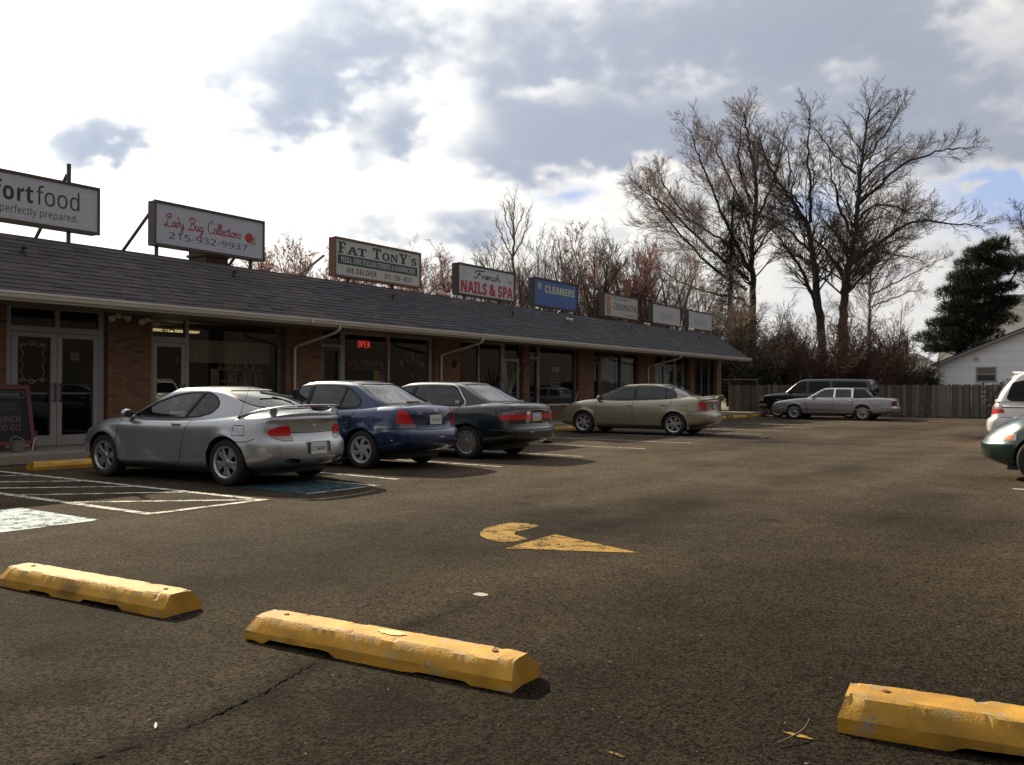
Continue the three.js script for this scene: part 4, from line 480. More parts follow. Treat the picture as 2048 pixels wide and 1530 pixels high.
// ---------------------------------------------------------------- signs on the roof
function signBox(name, label, u0, u1, depth, cabinet, draw, o = {}) {
  const y0 = o.y0 ?? 4.40, y1 = o.y1 ?? 5.42, v = 17.3, g = thing('roof_sign', label, 'sign', P((u0 + u1) / 2, 0, v)), w = (u1 - u0) / 2, fr = 0.045;
  mesh('cabinet', merge([bx(-w, w, y0, y1, 0.02, depth)]), cabinet, g);
  mesh('frame', merge([bx(-w - 0.012, w + 0.012, y1 - fr, y1 + 0.012, -0.012, 0.03), bx(-w - 0.012, w + 0.012, y0 - 0.012, y0 + fr, -0.012, 0.03), bx(-w - 0.012, -w + fr * 0.7, y0 + fr, y1 - fr, -0.012, 0.03), bx(w - fr * 0.7, w + 0.012, y0 + fr, y1 - fr, -0.012, 0.03)]), o.frame || cabinet, g);
  const f = new THREE.PlaneGeometry(u1 - u0 - fr * 1.4, y1 - y0 - fr * 2); f.translate(0, (y0 + y1) / 2, -0.012); const W = 1024, H = Math.round(W * (y1 - y0 - fr * 2) / (u1 - u0 - fr * 1.4));
  mesh('sign_face', f, std([1, 1, 1], 0.4, 0, { map: canvasTex(W, H, draw) }), g);
  for (const [pu, top] of o.posts || [[u0 + 0.12], [u1 - 0.35]]) { const x = pu - (u0 + u1) / 2; mesh('post', bx(x - 0.03, x + 0.03, 4.05, top || y0, 0.06, 0.12), M.brownMetal, g); }
  for (const [a, b] of o.braces || []) mesh('brace', beam(new THREE.Vector3(a[0] - (u0 + u1) / 2, a[1], -(a[2] - v)), new THREE.Vector3(b[0] - (u0 + u1) / 2, b[1], -(b[2] - v)), 0.05, 0.05), o.braceMat || M.brownMetal, g);
  if (o.rail) mesh('rail', merge(o.rail.map(([a, b, y]) => bx(a - (u0 + u1) / 2, b - (u0 + u1) / 2, y, y + 0.05, 0.2, 0.25))), M.rust, g);
  return g;
}
const fitText = (c, s, x, y, w, h, font, fill, o = {}) => { c.save(); c.font = font.replace('SZ', '100px'); const m = c.measureText(s), asc = o.asc ?? 74; c.translate(x, y); c.transform(w / m.width, 0, 0, h / asc, 0, 0); if (o.skew) c.transform(1, 0, -o.skew, 1, 0, 0); c.fillStyle = fill; c.textBaseline = 'alphabetic'; if (o.stroke) { c.strokeStyle = o.stroke; c.lineWidth = o.lw || 4; c.lineJoin = 'round'; c.strokeText(s, 0, 0); } if (!o.hollow) c.fillText(s, 0, 0); c.restore(); };
const paper = (c, w, h, col) => { c.fillStyle = col; c.fillRect(0, 0, w, h); const r = rng(5); for (let i = 0; i < 500; i++) { c.fillStyle = 'rgba(60,60,60,' + 0.03 * r() + ')'; const s = 10 + 50 * r(); c.fillRect(r() * w, r() * h, s, 2 + 20 * r()); } };
// a running hand: strokes on a grid of 1 high letters
const script = (c, paths, x, y, sx, sy, lw, col) => { c.save(); c.strokeStyle = col; c.lineWidth = lw; c.lineCap = 'round'; c.lineJoin = 'round'; for (const p of paths) { c.beginPath(); p.forEach((q, i) => { const X = (k) => x + q[k] * sx, Y = (k) => y - q[k + 1] * sy; if (i === 0) c.moveTo(X(0), Y(1 - 1)); else if (q.length === 2) c.lineTo(X(0), Y(0)); else if (q.length === 4) c.quadraticCurveTo(X(0), Y(0), X(2), Y(2)); else c.bezierCurveTo(X(0), Y(0), X(2), Y(2), X(4), Y(4)); }); c.stroke(); } c.restore(); };
const G = { // script letters: [advance, strokes]
  L: [0.62, [[[0.10, 0.70], [0.22, 0.98, 0.44, 0.98], [0.62, 0.95, 0.56, 0.78], [0.50, 0.66, 0.42, 0.76], [0.30, 0.86, 0.26, 0.5], [0.22, 0.1, 0.08, 0.02], [-0.06, -0.04, -0.06, 0.10], [0.02, 0.22, 0.2, 0.08], [0.4, -0.06, 0.6, 0.08]]]],
  B: [0.62, [[[0.30, 0.92], [0.28, 0.3, 0.14, 0.04], [0.02, -0.06, -0.02, 0.12]], [[0.04, 0.72], [0.14, 1.0, 0.42, 0.98], [0.68, 0.92, 0.54, 0.66], [0.44, 0.52, 0.28, 0.52], [0.66, 0.5, 0.56, 0.18], [0.46, -0.06, 0.2, 0.04]]]],
  C: [0.56, [[[0.52, 0.74], [0.54, 0.98, 0.36, 0.98], [0.06, 0.9, 0.04, 0.4], [0.06, 0.0, 0.28, 0.0], [0.42, 0.02, 0.52, 0.14]]]],
  a: [0.34, [[[0.28, 0.38], [0.08, 0.5, 0.04, 0.18], [0.04, -0.04, 0.2, 0.08], [0.28, 0.2, 0.28, 0.38]], [[0.29, 0.42], [0.26, 0.06, 0.30, 0.02], [0.34, 0.02, 0.38, 0.1]]]],
  d: [0.36, [[[0.26, 0.36], [0.06, 0.48, 0.04, 0.16], [0.06, -0.04, 0.2, 0.08], [0.28, 0.2, 0.28, 0.5], [0.26, 0.8, 0.10, 0.78]]]],
  y: [0.34, [[[0.04, 0.40], [0.04, 0.1, 0.12, 0.04], [0.24, 0.06, 0.28, 0.40]], [[0.28, 0.40], [0.28, -0.1, 0.2, -0.34], [0.1, -0.48, 0.04, -0.34], [0.06, -0.16, 0.36, 0.08]]]],
  u: [0.36, [[[0.04, 0.40], [0.04, 0.0, 0.14, 0.02], [0.24, 0.06, 0.28, 0.40], [0.26, 0.04, 0.32, 0.02], [0.36, 0.04, 0.38, 0.1]]]],
  g: [0.34, [[[0.26, 0.38], [0.06, 0.48, 0.04, 0.16], [0.06, -0.02, 0.2, 0.1], [0.28, 0.22, 0.28, 0.40], [0.28, -0.1, 0.2, -0.34], [0.1, -0.48, 0.04, -0.34], [0.06, -0.16, 0.36, 0.08]]]],
  o: [0.32, [[[0.2, 0.42], [0.04, 0.4, 0.04, 0.18], [0.06, 0.0, 0.18, 0.02], [0.3, 0.06, 0.28, 0.26], [0.24, 0.42, 0.18, 0.40], [0.28, 0.32, 0.36, 0.36]]]],
  l: [0.22, [[[0.0, 0.08], [0.24, 0.5, 0.24, 0.82], [0.18, 0.98, 0.12, 0.8], [0.06, 0.3, 0.10, 0.06], [0.14, -0.02, 0.24, 0.1]]]],
  e: [0.28, [[[0.0, 0.10], [0.24, 0.22, 0.24, 0.36], [0.16, 0.48, 0.08, 0.3], [0.04, 0.02, 0.16, 0.02], [0.24, 0.04, 0.30, 0.12]]]],
  c: [0.28, [[[0.26, 0.34], [0.18, 0.46, 0.08, 0.34], [0.02, 0.04, 0.16, 0.02], [0.24, 0.04, 0.30, 0.12]]]],
  t: [0.22, [[[0.12, 0.66], [0.08, 0.2, 0.10, 0.06], [0.14, -0.02, 0.24, 0.1]], [[0.0, 0.46], [0.22, 0.46]]]],
  i: [0.18, [[[0.08, 0.40], [0.06, 0.1, 0.10, 0.04], [0.14, 0.0, 0.2, 0.1]], [[0.10, 0.58], [0.11, 0.60]]]],
  n: [0.36, [[[0.04, 0.40], [0.06, 0.02], [0.08, 0.40, 0.2, 0.42], [0.28, 0.38, 0.26, 0.1], [0.28, 0.0, 0.38, 0.1]]]],
  s: [0.26, [[[0.24, 0.36], [0.12, 0.46, 0.08, 0.34], [0.26, 0.2, 0.2, 0.06], [0.1, -0.04, 0.02, 0.08]]]],
  F: [0.60, [[[0.0, 0.62], [0.06, 0.86, 0.3, 0.9], [0.5, 0.86, 0.78, 0.98]], [[0.42, 0.88], [0.36, 0.3, 0.2, 0.04], [0.06, -0.06, 0.0, 0.12]], [[0.2, 0.48], [0.5, 0.5]]]],
  r: [0.28, [[[0.04, 0.40], [0.06, 0.02], [0.10, 0.40, 0.26, 0.40]]]],
  h: [0.38, [[[0.06, 0.02], [0.2, 0.9], [0.12, 0.7, 0.06, 0.02], [0.12, 0.40, 0.22, 0.42], [0.30, 0.38, 0.28, 0.1], [0.30, 0.0, 0.40, 0.1]]]],
};
const write = (c, s, x, y, sx, sy, lw, col) => { let p = x; for (const ch of s) { if (ch === ' ') { p += 0.42 * sx; continue; } const [adv, st] = G[ch]; script(c, st, p, y, sx, sy, lw, col); p += adv * sx; } return p; };
const widthOf = (s) => [...s].reduce((a, ch) => a + (ch === ' ' ? 0.42 : G[ch][0]), 0);

signBox('comfort', 'grey white food shop sign at the far left edge with bold dark lettering', 6.1, 10.18, 0.28, M.brownMetal, (c, w, h) => {
  paper(c, w, h, '#b9bac0'); const k = (u) => (u - 6.13) / 4.02 * w;
  fitText(c, 'comfort', k(7.22), h * 0.575, k(8.85) - k(7.22), h * 0.42, 'bold SZ sans-serif', '#26252b', { asc: 76 }); fitText(c, 'food', k(8.885), h * 0.575, k(9.80) - k(8.885), h * 0.43, 'SZ sans-serif', '#2b2a30', { asc: 76 }); fitText(c, 'perfectly prepared.', k(8.20), h * 0.845, k(9.74) - k(8.20), h * 0.175, 'SZ sans-serif', '#33323a', { asc: 76 });
}, { y0: 4.47, y1: 5.43, posts: [[9.58, 5.83], [6.9, 4.5]], braces: [[[9.58, 5.62, 17.45], [9.58, 4.12, 19.0]], [[6.9, 5.2, 17.5], [6.9, 4.12, 18.6]]] });
signBox('lady', 'grey white gift shop sign with red script lettering and a red beetle', 11.46, 14.47, 0.26, M.brownMetal, (c, w, h) => {
  paper(c, w, h, '#b4b6be'); const s = 'Lady Bug Collections', sx = w * 0.70 / widthOf(s); write(c, s, w * 0.075, h * 0.545, sx, h * 0.33, 9, '#8c1f33');
  fitText(c, '215-932-9937', w * 0.105, h * 0.84, w * 0.74, h * 0.165, 'SZ sans-serif', '#23232f');
  c.save(); c.translate(w * 0.865, h * 0.50); c.fillStyle = '#b3202c'; c.beginPath(); c.ellipse(-6, -6, w * 0.042, h * 0.12, 0.1, 0, 7); c.fill(); c.strokeStyle = '#4d161c'; c.lineWidth = 4; c.stroke(); c.fillStyle = '#7d1820'; for (const [x, y] of [[-18, -16], [-2, 6], [12, -12], [-24, 10]]) { c.beginPath(); c.arc(x, y, 6, 0, 7); c.fill(); } c.fillStyle = '#a8986a'; c.beginPath(); c.ellipse(36, 22, 20, 20, 0, 0, 7); c.fill(); c.stroke(); c.strokeStyle = '#3d3a34'; c.lineWidth = 3; for (const [a, b, d, e] of [[44, -2, 62, -30], [50, 6, 74, -20], [-20, 34, -30, 54], [0, 36, -4, 60], [18, 38, 22, 62], [36, 42, 52, 62]]) { c.beginPath(); c.moveTo(a, b); c.lineTo(d, e); c.stroke(); } c.restore();
}, { y0: 4.45, y1: 5.43, posts: [[11.56], [14.12]], braces: [[[11.5, 5.18, 17.55], [11.45, 4.12, 18.9]], [[14.0, 4.7, 17.6], [13.95, 4.1, 18.3]]] });
signBox('tony', 'pizza shop sign with a dark green band, brown metal side panel and dark green lettering', 16.88, 20.44, 0.25, std([0.19, 0.095, 0.055], 0.7, 0, { map: grime }), (c, w, h) => {
  paper(c, w, h, '#b7bcb6'); const gr = '#1d2c26', S = 'bold SZ serif';
  const word = (s, x, y, ws, hs) => fitText(c, s, x * w, y * h, ws * w, hs * h, S, gr, { stroke: gr, lw: 5, asc: 72 });
  word('F', 0.022, 0.375, 0.088, 0.31); word('AT', 0.125, 0.375, 0.215, 0.22); word('T', 0.415, 0.375, 0.095, 0.31); word('ON', 0.52, 0.375, 0.20, 0.22); word('Y', 0.735, 0.375, 0.10, 0.29); word("'", 0.855, 0.30, 0.02, 0.2); word('S', 0.885, 0.375, 0.075, 0.22);
  c.fillStyle = gr; c.fillRect(w * 0.022, h * 0.425, w * 0.945, h * 0.265); fitText(c, 'PIZZA, FINE ITALIAN CUISINE & SANDWICHES', w * 0.055, h * 0.63, w * 0.885, h * 0.155, 'bold SZ serif', '#c3c9c3');
  fitText(c, 'WE DELIVER', w * 0.115, h * 0.915, w * 0.345, h * 0.16, 'bold SZ sans-serif', '#6b2230'); fitText(c, '215 - 736 - 8033', w * 0.55, h * 0.915, w * 0.345, h * 0.15, 'bold SZ sans-serif', '#6b2230');
}, { y0: 4.36, y1: 5.42, posts: [[17.45], [19.25]], rail: [[17.4, 20.0, 4.22]], braces: [[[16.9, 4.95, 17.75], [16.85, 4.1, 19.4]], [[18.6, 4.5, 17.7], [18.6, 4.1, 18.3]]], braceMat: std([0.30, 0.27, 0.23], 0.8, 0, { map: grime }) });
signBox('nails', 'nail salon sign with tall red letters under blue script', 22.31, 25.53, 0.27, M.darkMetal, (c, w, h) => {
  paper(c, w, h, '#b9bdbf'); const s = 'French', sx = w * 0.46 / widthOf(s); c.save(); c.transform(1, 0, -0.18, 1, h * 0.05, 0); write(c, s, w * 0.27, h * 0.385, sx, h * 0.30, 15, '#1d2f3a'); c.restore();
  fitText(c, 'NAILS & SPA', w * 0.025, h * 0.93, w * 0.95, h * 0.40, 'bold SZ sans-serif', '#a31626', { stroke: '#a31626', lw: 7, asc: 74 });
  c.strokeStyle = '#7c5f63'; c.lineWidth = 4; c.lineJoin = 'round'; for (const [x, y, f] of [[0.06, 0.10, 1], [0.84, 0.06, 1]]) { c.save(); c.translate(x * w, y * h); c.scale(f * w * 0.0011, h * 0.0028); c.beginPath(); c.moveTo(0, 0); c.lineTo(34, 62); c.lineTo(56, 80); c.lineTo(60, 110); c.lineTo(40, 118); c.lineTo(14, 84); c.lineTo(4, 40); c.moveTo(12, 10); c.lineTo(44, 66); c.moveTo(-4, 26); c.lineTo(18, 84); c.stroke(); c.restore(); } c.fillStyle = '#7d1522'; c.beginPath(); c.arc(w * 0.148, h * 0.24, 9, 0, 7); c.fill(); c.fillStyle = '#8a6a6c'; c.beginPath(); c.ellipse(w * 0.93, h * 0.33, 34, 13, 0.6, 0, 7); c.fill();
}, { y0: 4.36, y1: 5.38, posts: [[22.75], [24.75]], braces: [[[22.35, 4.95, 17.8], [22.2, 4.1, 18.9]], [[23.9, 4.45, 17.7], [23.85, 4.1, 18.2]]], braceMat: std([0.30, 0.27, 0.23], 0.8, 0, { map: grime }) });
signBox('clean', 'blue cleaners sign with pale yellow letters and a round emblem', 26.80, 29.96, 0.25, M.darkMetal, (c, w, h) => {
  paper(c, w, h, '#1f4f93'); fitText(c, 'CLEANERS', w * 0.225, h * 0.47, w * 0.71, h * 0.285, 'bold SZ sans-serif', '#b8b98c', { stroke: '#b8b98c', lw: 5 }); c.fillStyle = '#a9ab7c'; c.beginPath(); c.ellipse(w * 0.115, h * 0.25, w * 0.042, h * 0.125, 0, 0, 7); c.fill(); c.strokeStyle = '#5a6a70'; c.lineWidth = 5; c.beginPath(); c.moveTo(w * 0.095, h * 0.18); c.quadraticCurveTo(w * 0.12, h * 0.25, w * 0.10, h * 0.33); c.moveTo(w * 0.125, h * 0.17); c.quadraticCurveTo(w * 0.145, h * 0.25, w * 0.125, h * 0.33); c.stroke();
}, { y0: 4.36, y1: 5.40, posts: [[27.6], [29.0]], braces: [[[29.6, 4.5, 17.7], [29.4, 4.1, 18.2]]] });
signBox('chiro', 'cream chiropractor sign with dark blue letters and a red spine emblem', 32.15, 35.33, 0.24, M.darkMetal, (c, w, h) => {
  paper(c, w, h, '#a9a793'); const bl = '#26356f'; fitText(c, 'Dr. Kevin Kilbs', w * 0.275, h * 0.205, w * 0.40, h * 0.155, 'bold SZ serif', bl); fitText(c, 'CHIROPRACTOR', w * 0.265, h * 0.665, w * 0.70, h * 0.30, 'bold SZ serif', bl, { stroke: bl, lw: 3 }); fitText(c, 'www.drkevinkilbs.com', w * 0.60, h * 0.915, w * 0.36, h * 0.085, 'bold SZ serif', bl);
  c.strokeStyle = '#8c1a1f'; c.fillStyle = '#a02024'; for (const [x, y, a, b] of [[0.115, 0.18, 0.055, 0.11], [0.105, 0.42, 0.07, 0.13], [0.125, 0.62, 0.07, 0.12], [0.115, 0.83, 0.055, 0.10]]) { c.lineWidth = 16; c.beginPath(); c.ellipse(w * x, h * y, w * a * 0.8, h * b * 0.8, 0, 0, 7); c.stroke(); c.beginPath(); c.ellipse(w * (x - 0.045), h * y, w * 0.022, h * 0.05, 0.5, 0, 7); c.fill(); c.beginPath(); c.ellipse(w * (x + 0.045), h * y, w * 0.022, h * 0.05, -0.5, 0, 7); c.fill(); c.beginPath(); c.ellipse(w * x, h * y, w * 0.02, h * 0.03, 0, 0, 7); c.fill(); }
}, { y0: 4.36, y1: 5.34, posts: [[32.8], [34.6]] });
for (const [txt, u0, u1, lab] of [['salon', 36.8, 39.98, 'pale grey salon sign with thin outlined letters, second from the right end'], ['metro', 40.93, 44.12, 'pale grey sign with thin outlined letters at the right end of the roof']]) signBox(txt, lab, u0, u1, 0.22, M.darkMetal, (c, w, h) => { paper(c, w, h, '#b2b2b0'); fitText(c, txt, w * 0.26, h * (txt === 'metro' ? 0.76 : 0.74), w * 0.50, h * 0.44, 'SZ sans-serif', '#b2b2b0', { stroke: '#55555e', lw: 6, asc: 78 }); if (txt === 'salon') { c.fillStyle = '#9a9a9e'; c.font = Math.round(h * 0.09) + 'px sans-serif'; } }, { y0: 4.36, y1: 5.30, frame: M.darkMetal });

// ---------------------------------------------------------------- in and on the shop windows
const printMat = (w, h, draw, o = {}) => std([1, 1, 1], 0.6, 0, { map: canvasTex(w, h, draw), transparent: !!o.alpha, side: THREE.DoubleSide });
function sheet(name, label, cat, u0, u1, y0, y1, v, w, h, draw, alpha, part = 'print') { const o = thing(name, label, cat, P((u0 + u1) / 2, (y0 + y1) / 2, v)); mesh(part, new THREE.BoxGeometry(u1 - u0, y1 - y0, 0.004), printMat(w, h, draw, { alpha }), o); return o; }
{ const z = thing('neon_sign', 'small red lit neon sign reading OPEN in the pizza shop window', 'sign', P(18.22, 2.565, 17.5)); const red = new THREE.MeshStandardMaterial({ color: 0x220000, emissive: new THREE.Color(1, 0.05, 0.04), emissiveIntensity: 0.6, roughness: 0.5 }); const st = { O: [[[0.1, 0.5], [0.12, 0.9], [0.3, 1], [0.48, 0.9], [0.5, 0.5], [0.48, 0.1], [0.3, 0], [0.12, 0.1], [0.1, 0.5]]], P: [[[0.1, 0], [0.1, 1]], [[0.1, 1], [0.4, 0.98], [0.5, 0.75], [0.4, 0.52], [0.1, 0.5]]], E: [[[0.1, 0], [0.1, 1]], [[0.1, 1], [0.5, 1]], [[0.1, 0.5], [0.42, 0.5]], [[0.1, 0], [0.5, 0]]], N: [[[0.1, 0], [0.1, 1]], [[0.1, 1], [0.5, 0]], [[0.5, 0], [0.5, 1]]] }; 'OPEN'.split('').forEach((ch, i) => { const gs = st[ch].map((p) => { const q = p.map(([x, y]) => new THREE.Vector3((i - 2) * 0.125 + x * 0.17, (y - 0.5) * 0.17, 0)); return q.length > 2 ? tube(q, 0.010, 24, 6) : bar(q[0], q[1], 0.010); }); mesh('neon_letter', merge(gs), red, z); }); mesh('back_board', new THREE.BoxGeometry(0.56, 0.26, 0.01).translate(0, 0, -0.03), M.black, z); const l = new THREE.PointLight(new THREE.Color(1, 0.08, 0.05), 0.06); l.position.set(0, 0, 0.05); l.shadow.radius = 3; z.add(l); }
sheet('poster', 'yellow green handwritten poster in the pizza shop window', 'poster', 18.48, 18.72, 1.48, 1.82, 17.37, 128, 160, (c, w, h) => { c.fillStyle = '#a3a32a'; c.fillRect(0, 0, w, h); c.fillStyle = '#2a2a10'; c.beginPath(); c.arc(w * 0.72, h * 0.28, 12, 0, 7); c.arc(w * 0.42, h * 0.72, 10, 0, 7); c.fill(); });
sheet('poster', 'bright pink poster beside the yellow one in the pizza shop window', 'poster', 18.735, 18.95, 1.48, 1.82, 17.372, 128, 160, (c, w, h) => { c.fillStyle = '#b02a72'; c.fillRect(0, 0, w, h); });
{ const o = thing('window_lettering', 'outlined pizza shop name lettered on its left window pane', 'lettering', P(18.15, 2.0, 17.332)); mesh('print', new THREE.PlaneGeometry(1.5, 0.5).rotateY(0), printMat(512, 170, (c, w, h) => { c.clearRect(0, 0, w, h); fitText(c, "Fat TonY's", 60, 130, w - 90, 80, 'bold SZ serif', '#000', { hollow: true, stroke: 'rgba(150,145,135,0.55)', lw: 4 }); c.fillStyle = 'rgba(150,50,50,0.6)'; for (const [x, y] of [[20, 80], [36, 72], [28, 96], [46, 88]]) { c.beginPath(); c.arc(x, y, 10, 0, 7); c.fill(); } }, { alpha: true }), o); }
{ const o = thing('window_lettering', 'arched outlined word PIZZA on the right pane of the pizza shop window', 'lettering', P(20.1, 1.85, 17.332)); mesh('print', new THREE.PlaneGeometry(1.35, 1.1), printMat(400, 326, (c, w, h) => { c.clearRect(0, 0, w, h); c.strokeStyle = 'rgba(160,155,145,0.6)'; c.lineWidth = 5; c.font = 'bold 74px serif'; c.textAlign = 'center'; 'PIZZA'.split('').forEach((ch, i) => { const a = (i - 2) * 0.42; c.save(); c.translate(w / 2 + Math.sin(a) * 160, 220 - Math.cos(a) * 150); c.rotate(a); c.strokeText(ch, 0, 0); c.restore(); }); c.fillStyle = 'rgba(150,148,140,0.6)'; c.beginPath(); c.moveTo(190, 170); c.lineTo(230, 215); c.lineTo(215, 222); c.fill(); c.beginPath(); c.arc(290, 205, 10, 0, 7); c.fill(); }, { alpha: true }), o); }
{ const o = thing('window_lettering', 'white LEASE lettering and lines on the empty shop window', 'lettering', P(28.35, 1.72, 17.332)); mesh('print', new THREE.PlaneGeometry(1.2, 1.1), printMat(400, 366, (c, w, h) => { c.clearRect(0, 0, w, h); fitText(c, 'LEASE', 110, 100, 190, 62, 'bold SZ serif', 'rgba(190,190,188,0.9)'); c.fillStyle = 'rgba(150,155,160,0.45)'; for (const [x, y, ww, hh] of [[80, 150, 240, 12], [70, 178, 250, 22], [90, 222, 210, 22], [70, 268, 250, 36]]) for (let k = 0; k < ww; k += 16) c.fillRect(x + k, y, 11, hh); }, { alpha: true }), o); }
sheet('door_notice', 'white paper notice taped inside the right glazed door', 'notice', 9.62, 9.80, 1.86, 2.01, 17.36, 96, 80, (c, w, h) => { c.fillStyle = '#8b876f'; c.fillRect(0, 0, w, h); c.fillStyle = 'rgba(60,60,50,0.5)'; for (let k = 0; k < 4; k++) c.fillRect(14, 14 + k * 15, 66 - (k % 2) * 14, 6); }, false);
{ const o = thing('door_decal', 'white curly frame decal on the left glazed door', 'decal', P(8.86, 1.78, 17.334)); mesh('print', new THREE.PlaneGeometry(0.60, 0.95), printMat(256, 400, (c, w, h) => { c.clearRect(0, 0, w, h); c.strokeStyle = 'rgba(165,160,150,0.75)'; c.lineWidth = 4; c.beginPath(); for (let i = 0; i <= 120; i++) { const t = i / 120 * 4, s = Math.floor(t) % 4, f = t - Math.floor(t), wv = 9 * Math.sin(f * 6 * Math.PI); const p = s === 0 ? [40 + f * 176, 50 + wv] : s === 1 ? [216 + wv, 50 + f * 290] : s === 2 ? [216 - f * 176, 340 + wv] : [40 + wv, 340 - f * 290]; i ? c.lineTo(...p) : c.moveTo(...p); } c.stroke(); for (const [x, y] of [[128, 36], [128, 356], [40, 50], [216, 50], [40, 340], [216, 340]]) { c.beginPath(); c.arc(x - 12, y, 13, 0, 5); c.stroke(); c.beginPath(); c.arc(x + 12, y, 13, 2, 7); c.stroke(); } }, { alpha: true }), o); }
const houseNo = (n, u, y, lab) => { const o = thing('house_number', lab, 'number', P(u, y, 17.333)); mesh('print', new THREE.PlaneGeometry(0.42, 0.2), printMat(200, 96, (c, w, h) => { c.clearRect(0, 0, w, h); fitText(c, n, 20, 78, 160, 62, 'bold SZ sans-serif', 'rgba(20,18,16,0.95)'); }, { alpha: true }), o); };
houseNo('405', 11.83, 2.60, 'dark shop number in the transom over the gift shop door'); houseNo('403', 9.72, 2.68, 'dark shop number in the transom over the paired glass doors');
{ // lace valance
  const o = thing('valance', 'long off-white lace valance across the gift shop window', 'curtain', P(13.62, 2.17, 17.55)); const pos = [], ix = [], uv = [], NX = 220, NY = 10; for (let j = 0; j <= NY; j++) for (let i = 0; i <= NX; i++) { const x = (i / NX - 0.5) * 2.5, t = j / NY, bot = -0.25 - 0.028 * Math.abs(Math.sin(i / NX * Math.PI * 21)); pos.push(x, lerp(0.25, bot, t), 0.022 * Math.sin(x * 44 + 0.6 * Math.sin(x * 9)) * (0.4 + 0.6 * t)); uv.push(x * 2, t * 1.2); } for (let j = 0; j < NY; j++) for (let i = 0; i < NX; i++) { const A = j * (NX + 1) + i; ix.push(A, A + NX + 1, A + 1, A + 1, A + NX + 1, A + NX + 2); } const g = new THREE.BufferGeometry(); g.setAttribute('position', new THREE.Float32BufferAttribute(pos, 3)); g.setAttribute('uv', new THREE.Float32BufferAttribute(uv, 2)); g.setIndex(ix); g.computeVertexNormals(); mesh('lace', g, phys([0.42, 0.40, 0.36], { roughness: 0.95, transmission: 0.3, thickness: 0, side: THREE.DoubleSide, map: grime }), o); mesh('curtain_rod', bar(new THREE.Vector3(-1.28, 0.25, -0.02), new THREE.Vector3(1.28, 0.25, -0.02), 0.012), M.white, o); }
{ // display shelf with ornaments
  const o = thing('display_shelf', 'white open cube shelf in the gift shop window', 'shelf', P(14.3, 0, 18.1)); const gs = [], W = 0.66; for (const x of [-W, -0.13, 0.32, W]) gs.push(bx(x - 0.014, x + 0.014, 0.75, 1.76, -0.14, 0.14)); gs.push(bx(-W, W, 1.75, 1.778, -0.145, 0.145), bx(-W, W, 0.75, 0.778, -0.145, 0.145), bx(-W, -0.13, 1.46, 1.486, -0.14, 0.14), bx(-0.13, 0.32, 1.31, 1.336, -0.14, 0.14), bx(-W, -0.13, 1.12, 1.146, -0.14, 0.14)); const wm = std([0.40, 0.39, 0.36], 0.7); mesh('shelf_frame', merge(gs), wm, o); mesh('base', bx(-W, W, 0.15, 0.75, -0.14, 0.14), std([0.1, 0.09, 0.08], 0.8), o);
  const cream = std([0.30, 0.29, 0.25], 0.6), fig = [['standing robed figure', -0.52, 1.778, 0.16], ['small vase', -0.27, 1.778, 0.11], ['seated figure', -0.16, 1.778, 0.15], ['slim angel', 0.02, 1.778, 0.20], ['slender candlestick', 0.26, 1.778, 0.17], ['wide ornament', 0.48, 1.778, 0.19], ['robed figurine in the middle cube', 0.09, 1.336, 0.26], ['slim figurine in the right cube', 0.48, 0.9, 0.5]]; const r = rng(9);
  fig.forEach(([n, x, y, h], i) => { const m = mesh('figurine', new THREE.LatheGeometry([[0.001, 0], [0.05 + 0.02 * r(), 0.0], [0.045 + 0.03 * r(), h * 0.25], [0.025 + 0.02 * r(), h * 0.55], [0.018, h * 0.72], [0.03, h * 0.82], [0.028, h * 0.93], [0.001, h]].map((p) => new THREE.Vector2(...p)), 16), cream, scene); m.position.copy(P(14.3 + x, y, 18.05)); tag(m, 'cream ' + n + (i < 6 ? ' on top of the white window shelf, ' + ['first', 'second', 'third', 'fourth', 'fifth', 'sixth'][i] + ' from left' : ' of the white window shelf'), 'figurine'); }); }
{ // lit tubes inside the gift shop
  const em = new THREE.MeshStandardMaterial({ color: 0x302a18, emissive: new THREE.Color(1, 0.80, 0.38), emissiveIntensity: 0.42, roughness: 0.6 }), o = thing('ceiling_light', 'lit yellowish fluorescent ceiling light seen through the transom', 'ceiling light', P(12.97, 2.70, 18.9)); mesh('diffuser_glow', new RoundedBoxGeometry(1.5, 0.05, 0.2, 2, 0.02), em, o); mesh('housing', bx(-0.78, 0.78, 0.027, 0.08, -0.13, 0.13), M.white, o); const l = new THREE.PointLight(new THREE.Color(1, 0.8, 0.45), 0.35); l.position.set(0, -0.08, 0); l.shadow.radius = 5; o.add(l);
  const e2 = new THREE.MeshStandardMaterial({ color: 0x302a18, emissive: new THREE.Color(1, 0.88, 0.68), emissiveIntensity: 0.9, roughness: 0.6 }); [[12.35, 22.6], [13.15, 22.6], [13.75, 22.7], [14.05, 23.4]].forEach(([u, v], i) => { const m = thing('spot_lamp', 'small lit spot lamp deep inside the gift shop, ' + ['first', 'second', 'third', 'fourth'][i] + ' from left', 'lamp', P(u + 3.0 * (v - 17.3) / 17.3 - 1.5, 2.18, v)); mesh('bulb', new THREE.SphereGeometry(0.045, 12, 8).scale(1.6, 0.7, 1), e2, m); mesh('cap', new THREE.CylinderGeometry(0.05, 0.06, 0.05, 12).translate(0, 0.05, 0), M.white, m); }); }
{ const o = thing('door_sticker', 'small blue sticker low on the gift shop door glass', 'sticker', P(12.08, 1.93, 17.36)); mesh('print', new THREE.BoxGeometry(0.09, 0.13, 0.003), std([0.06, 0.14, 0.25], 0.6), o); }
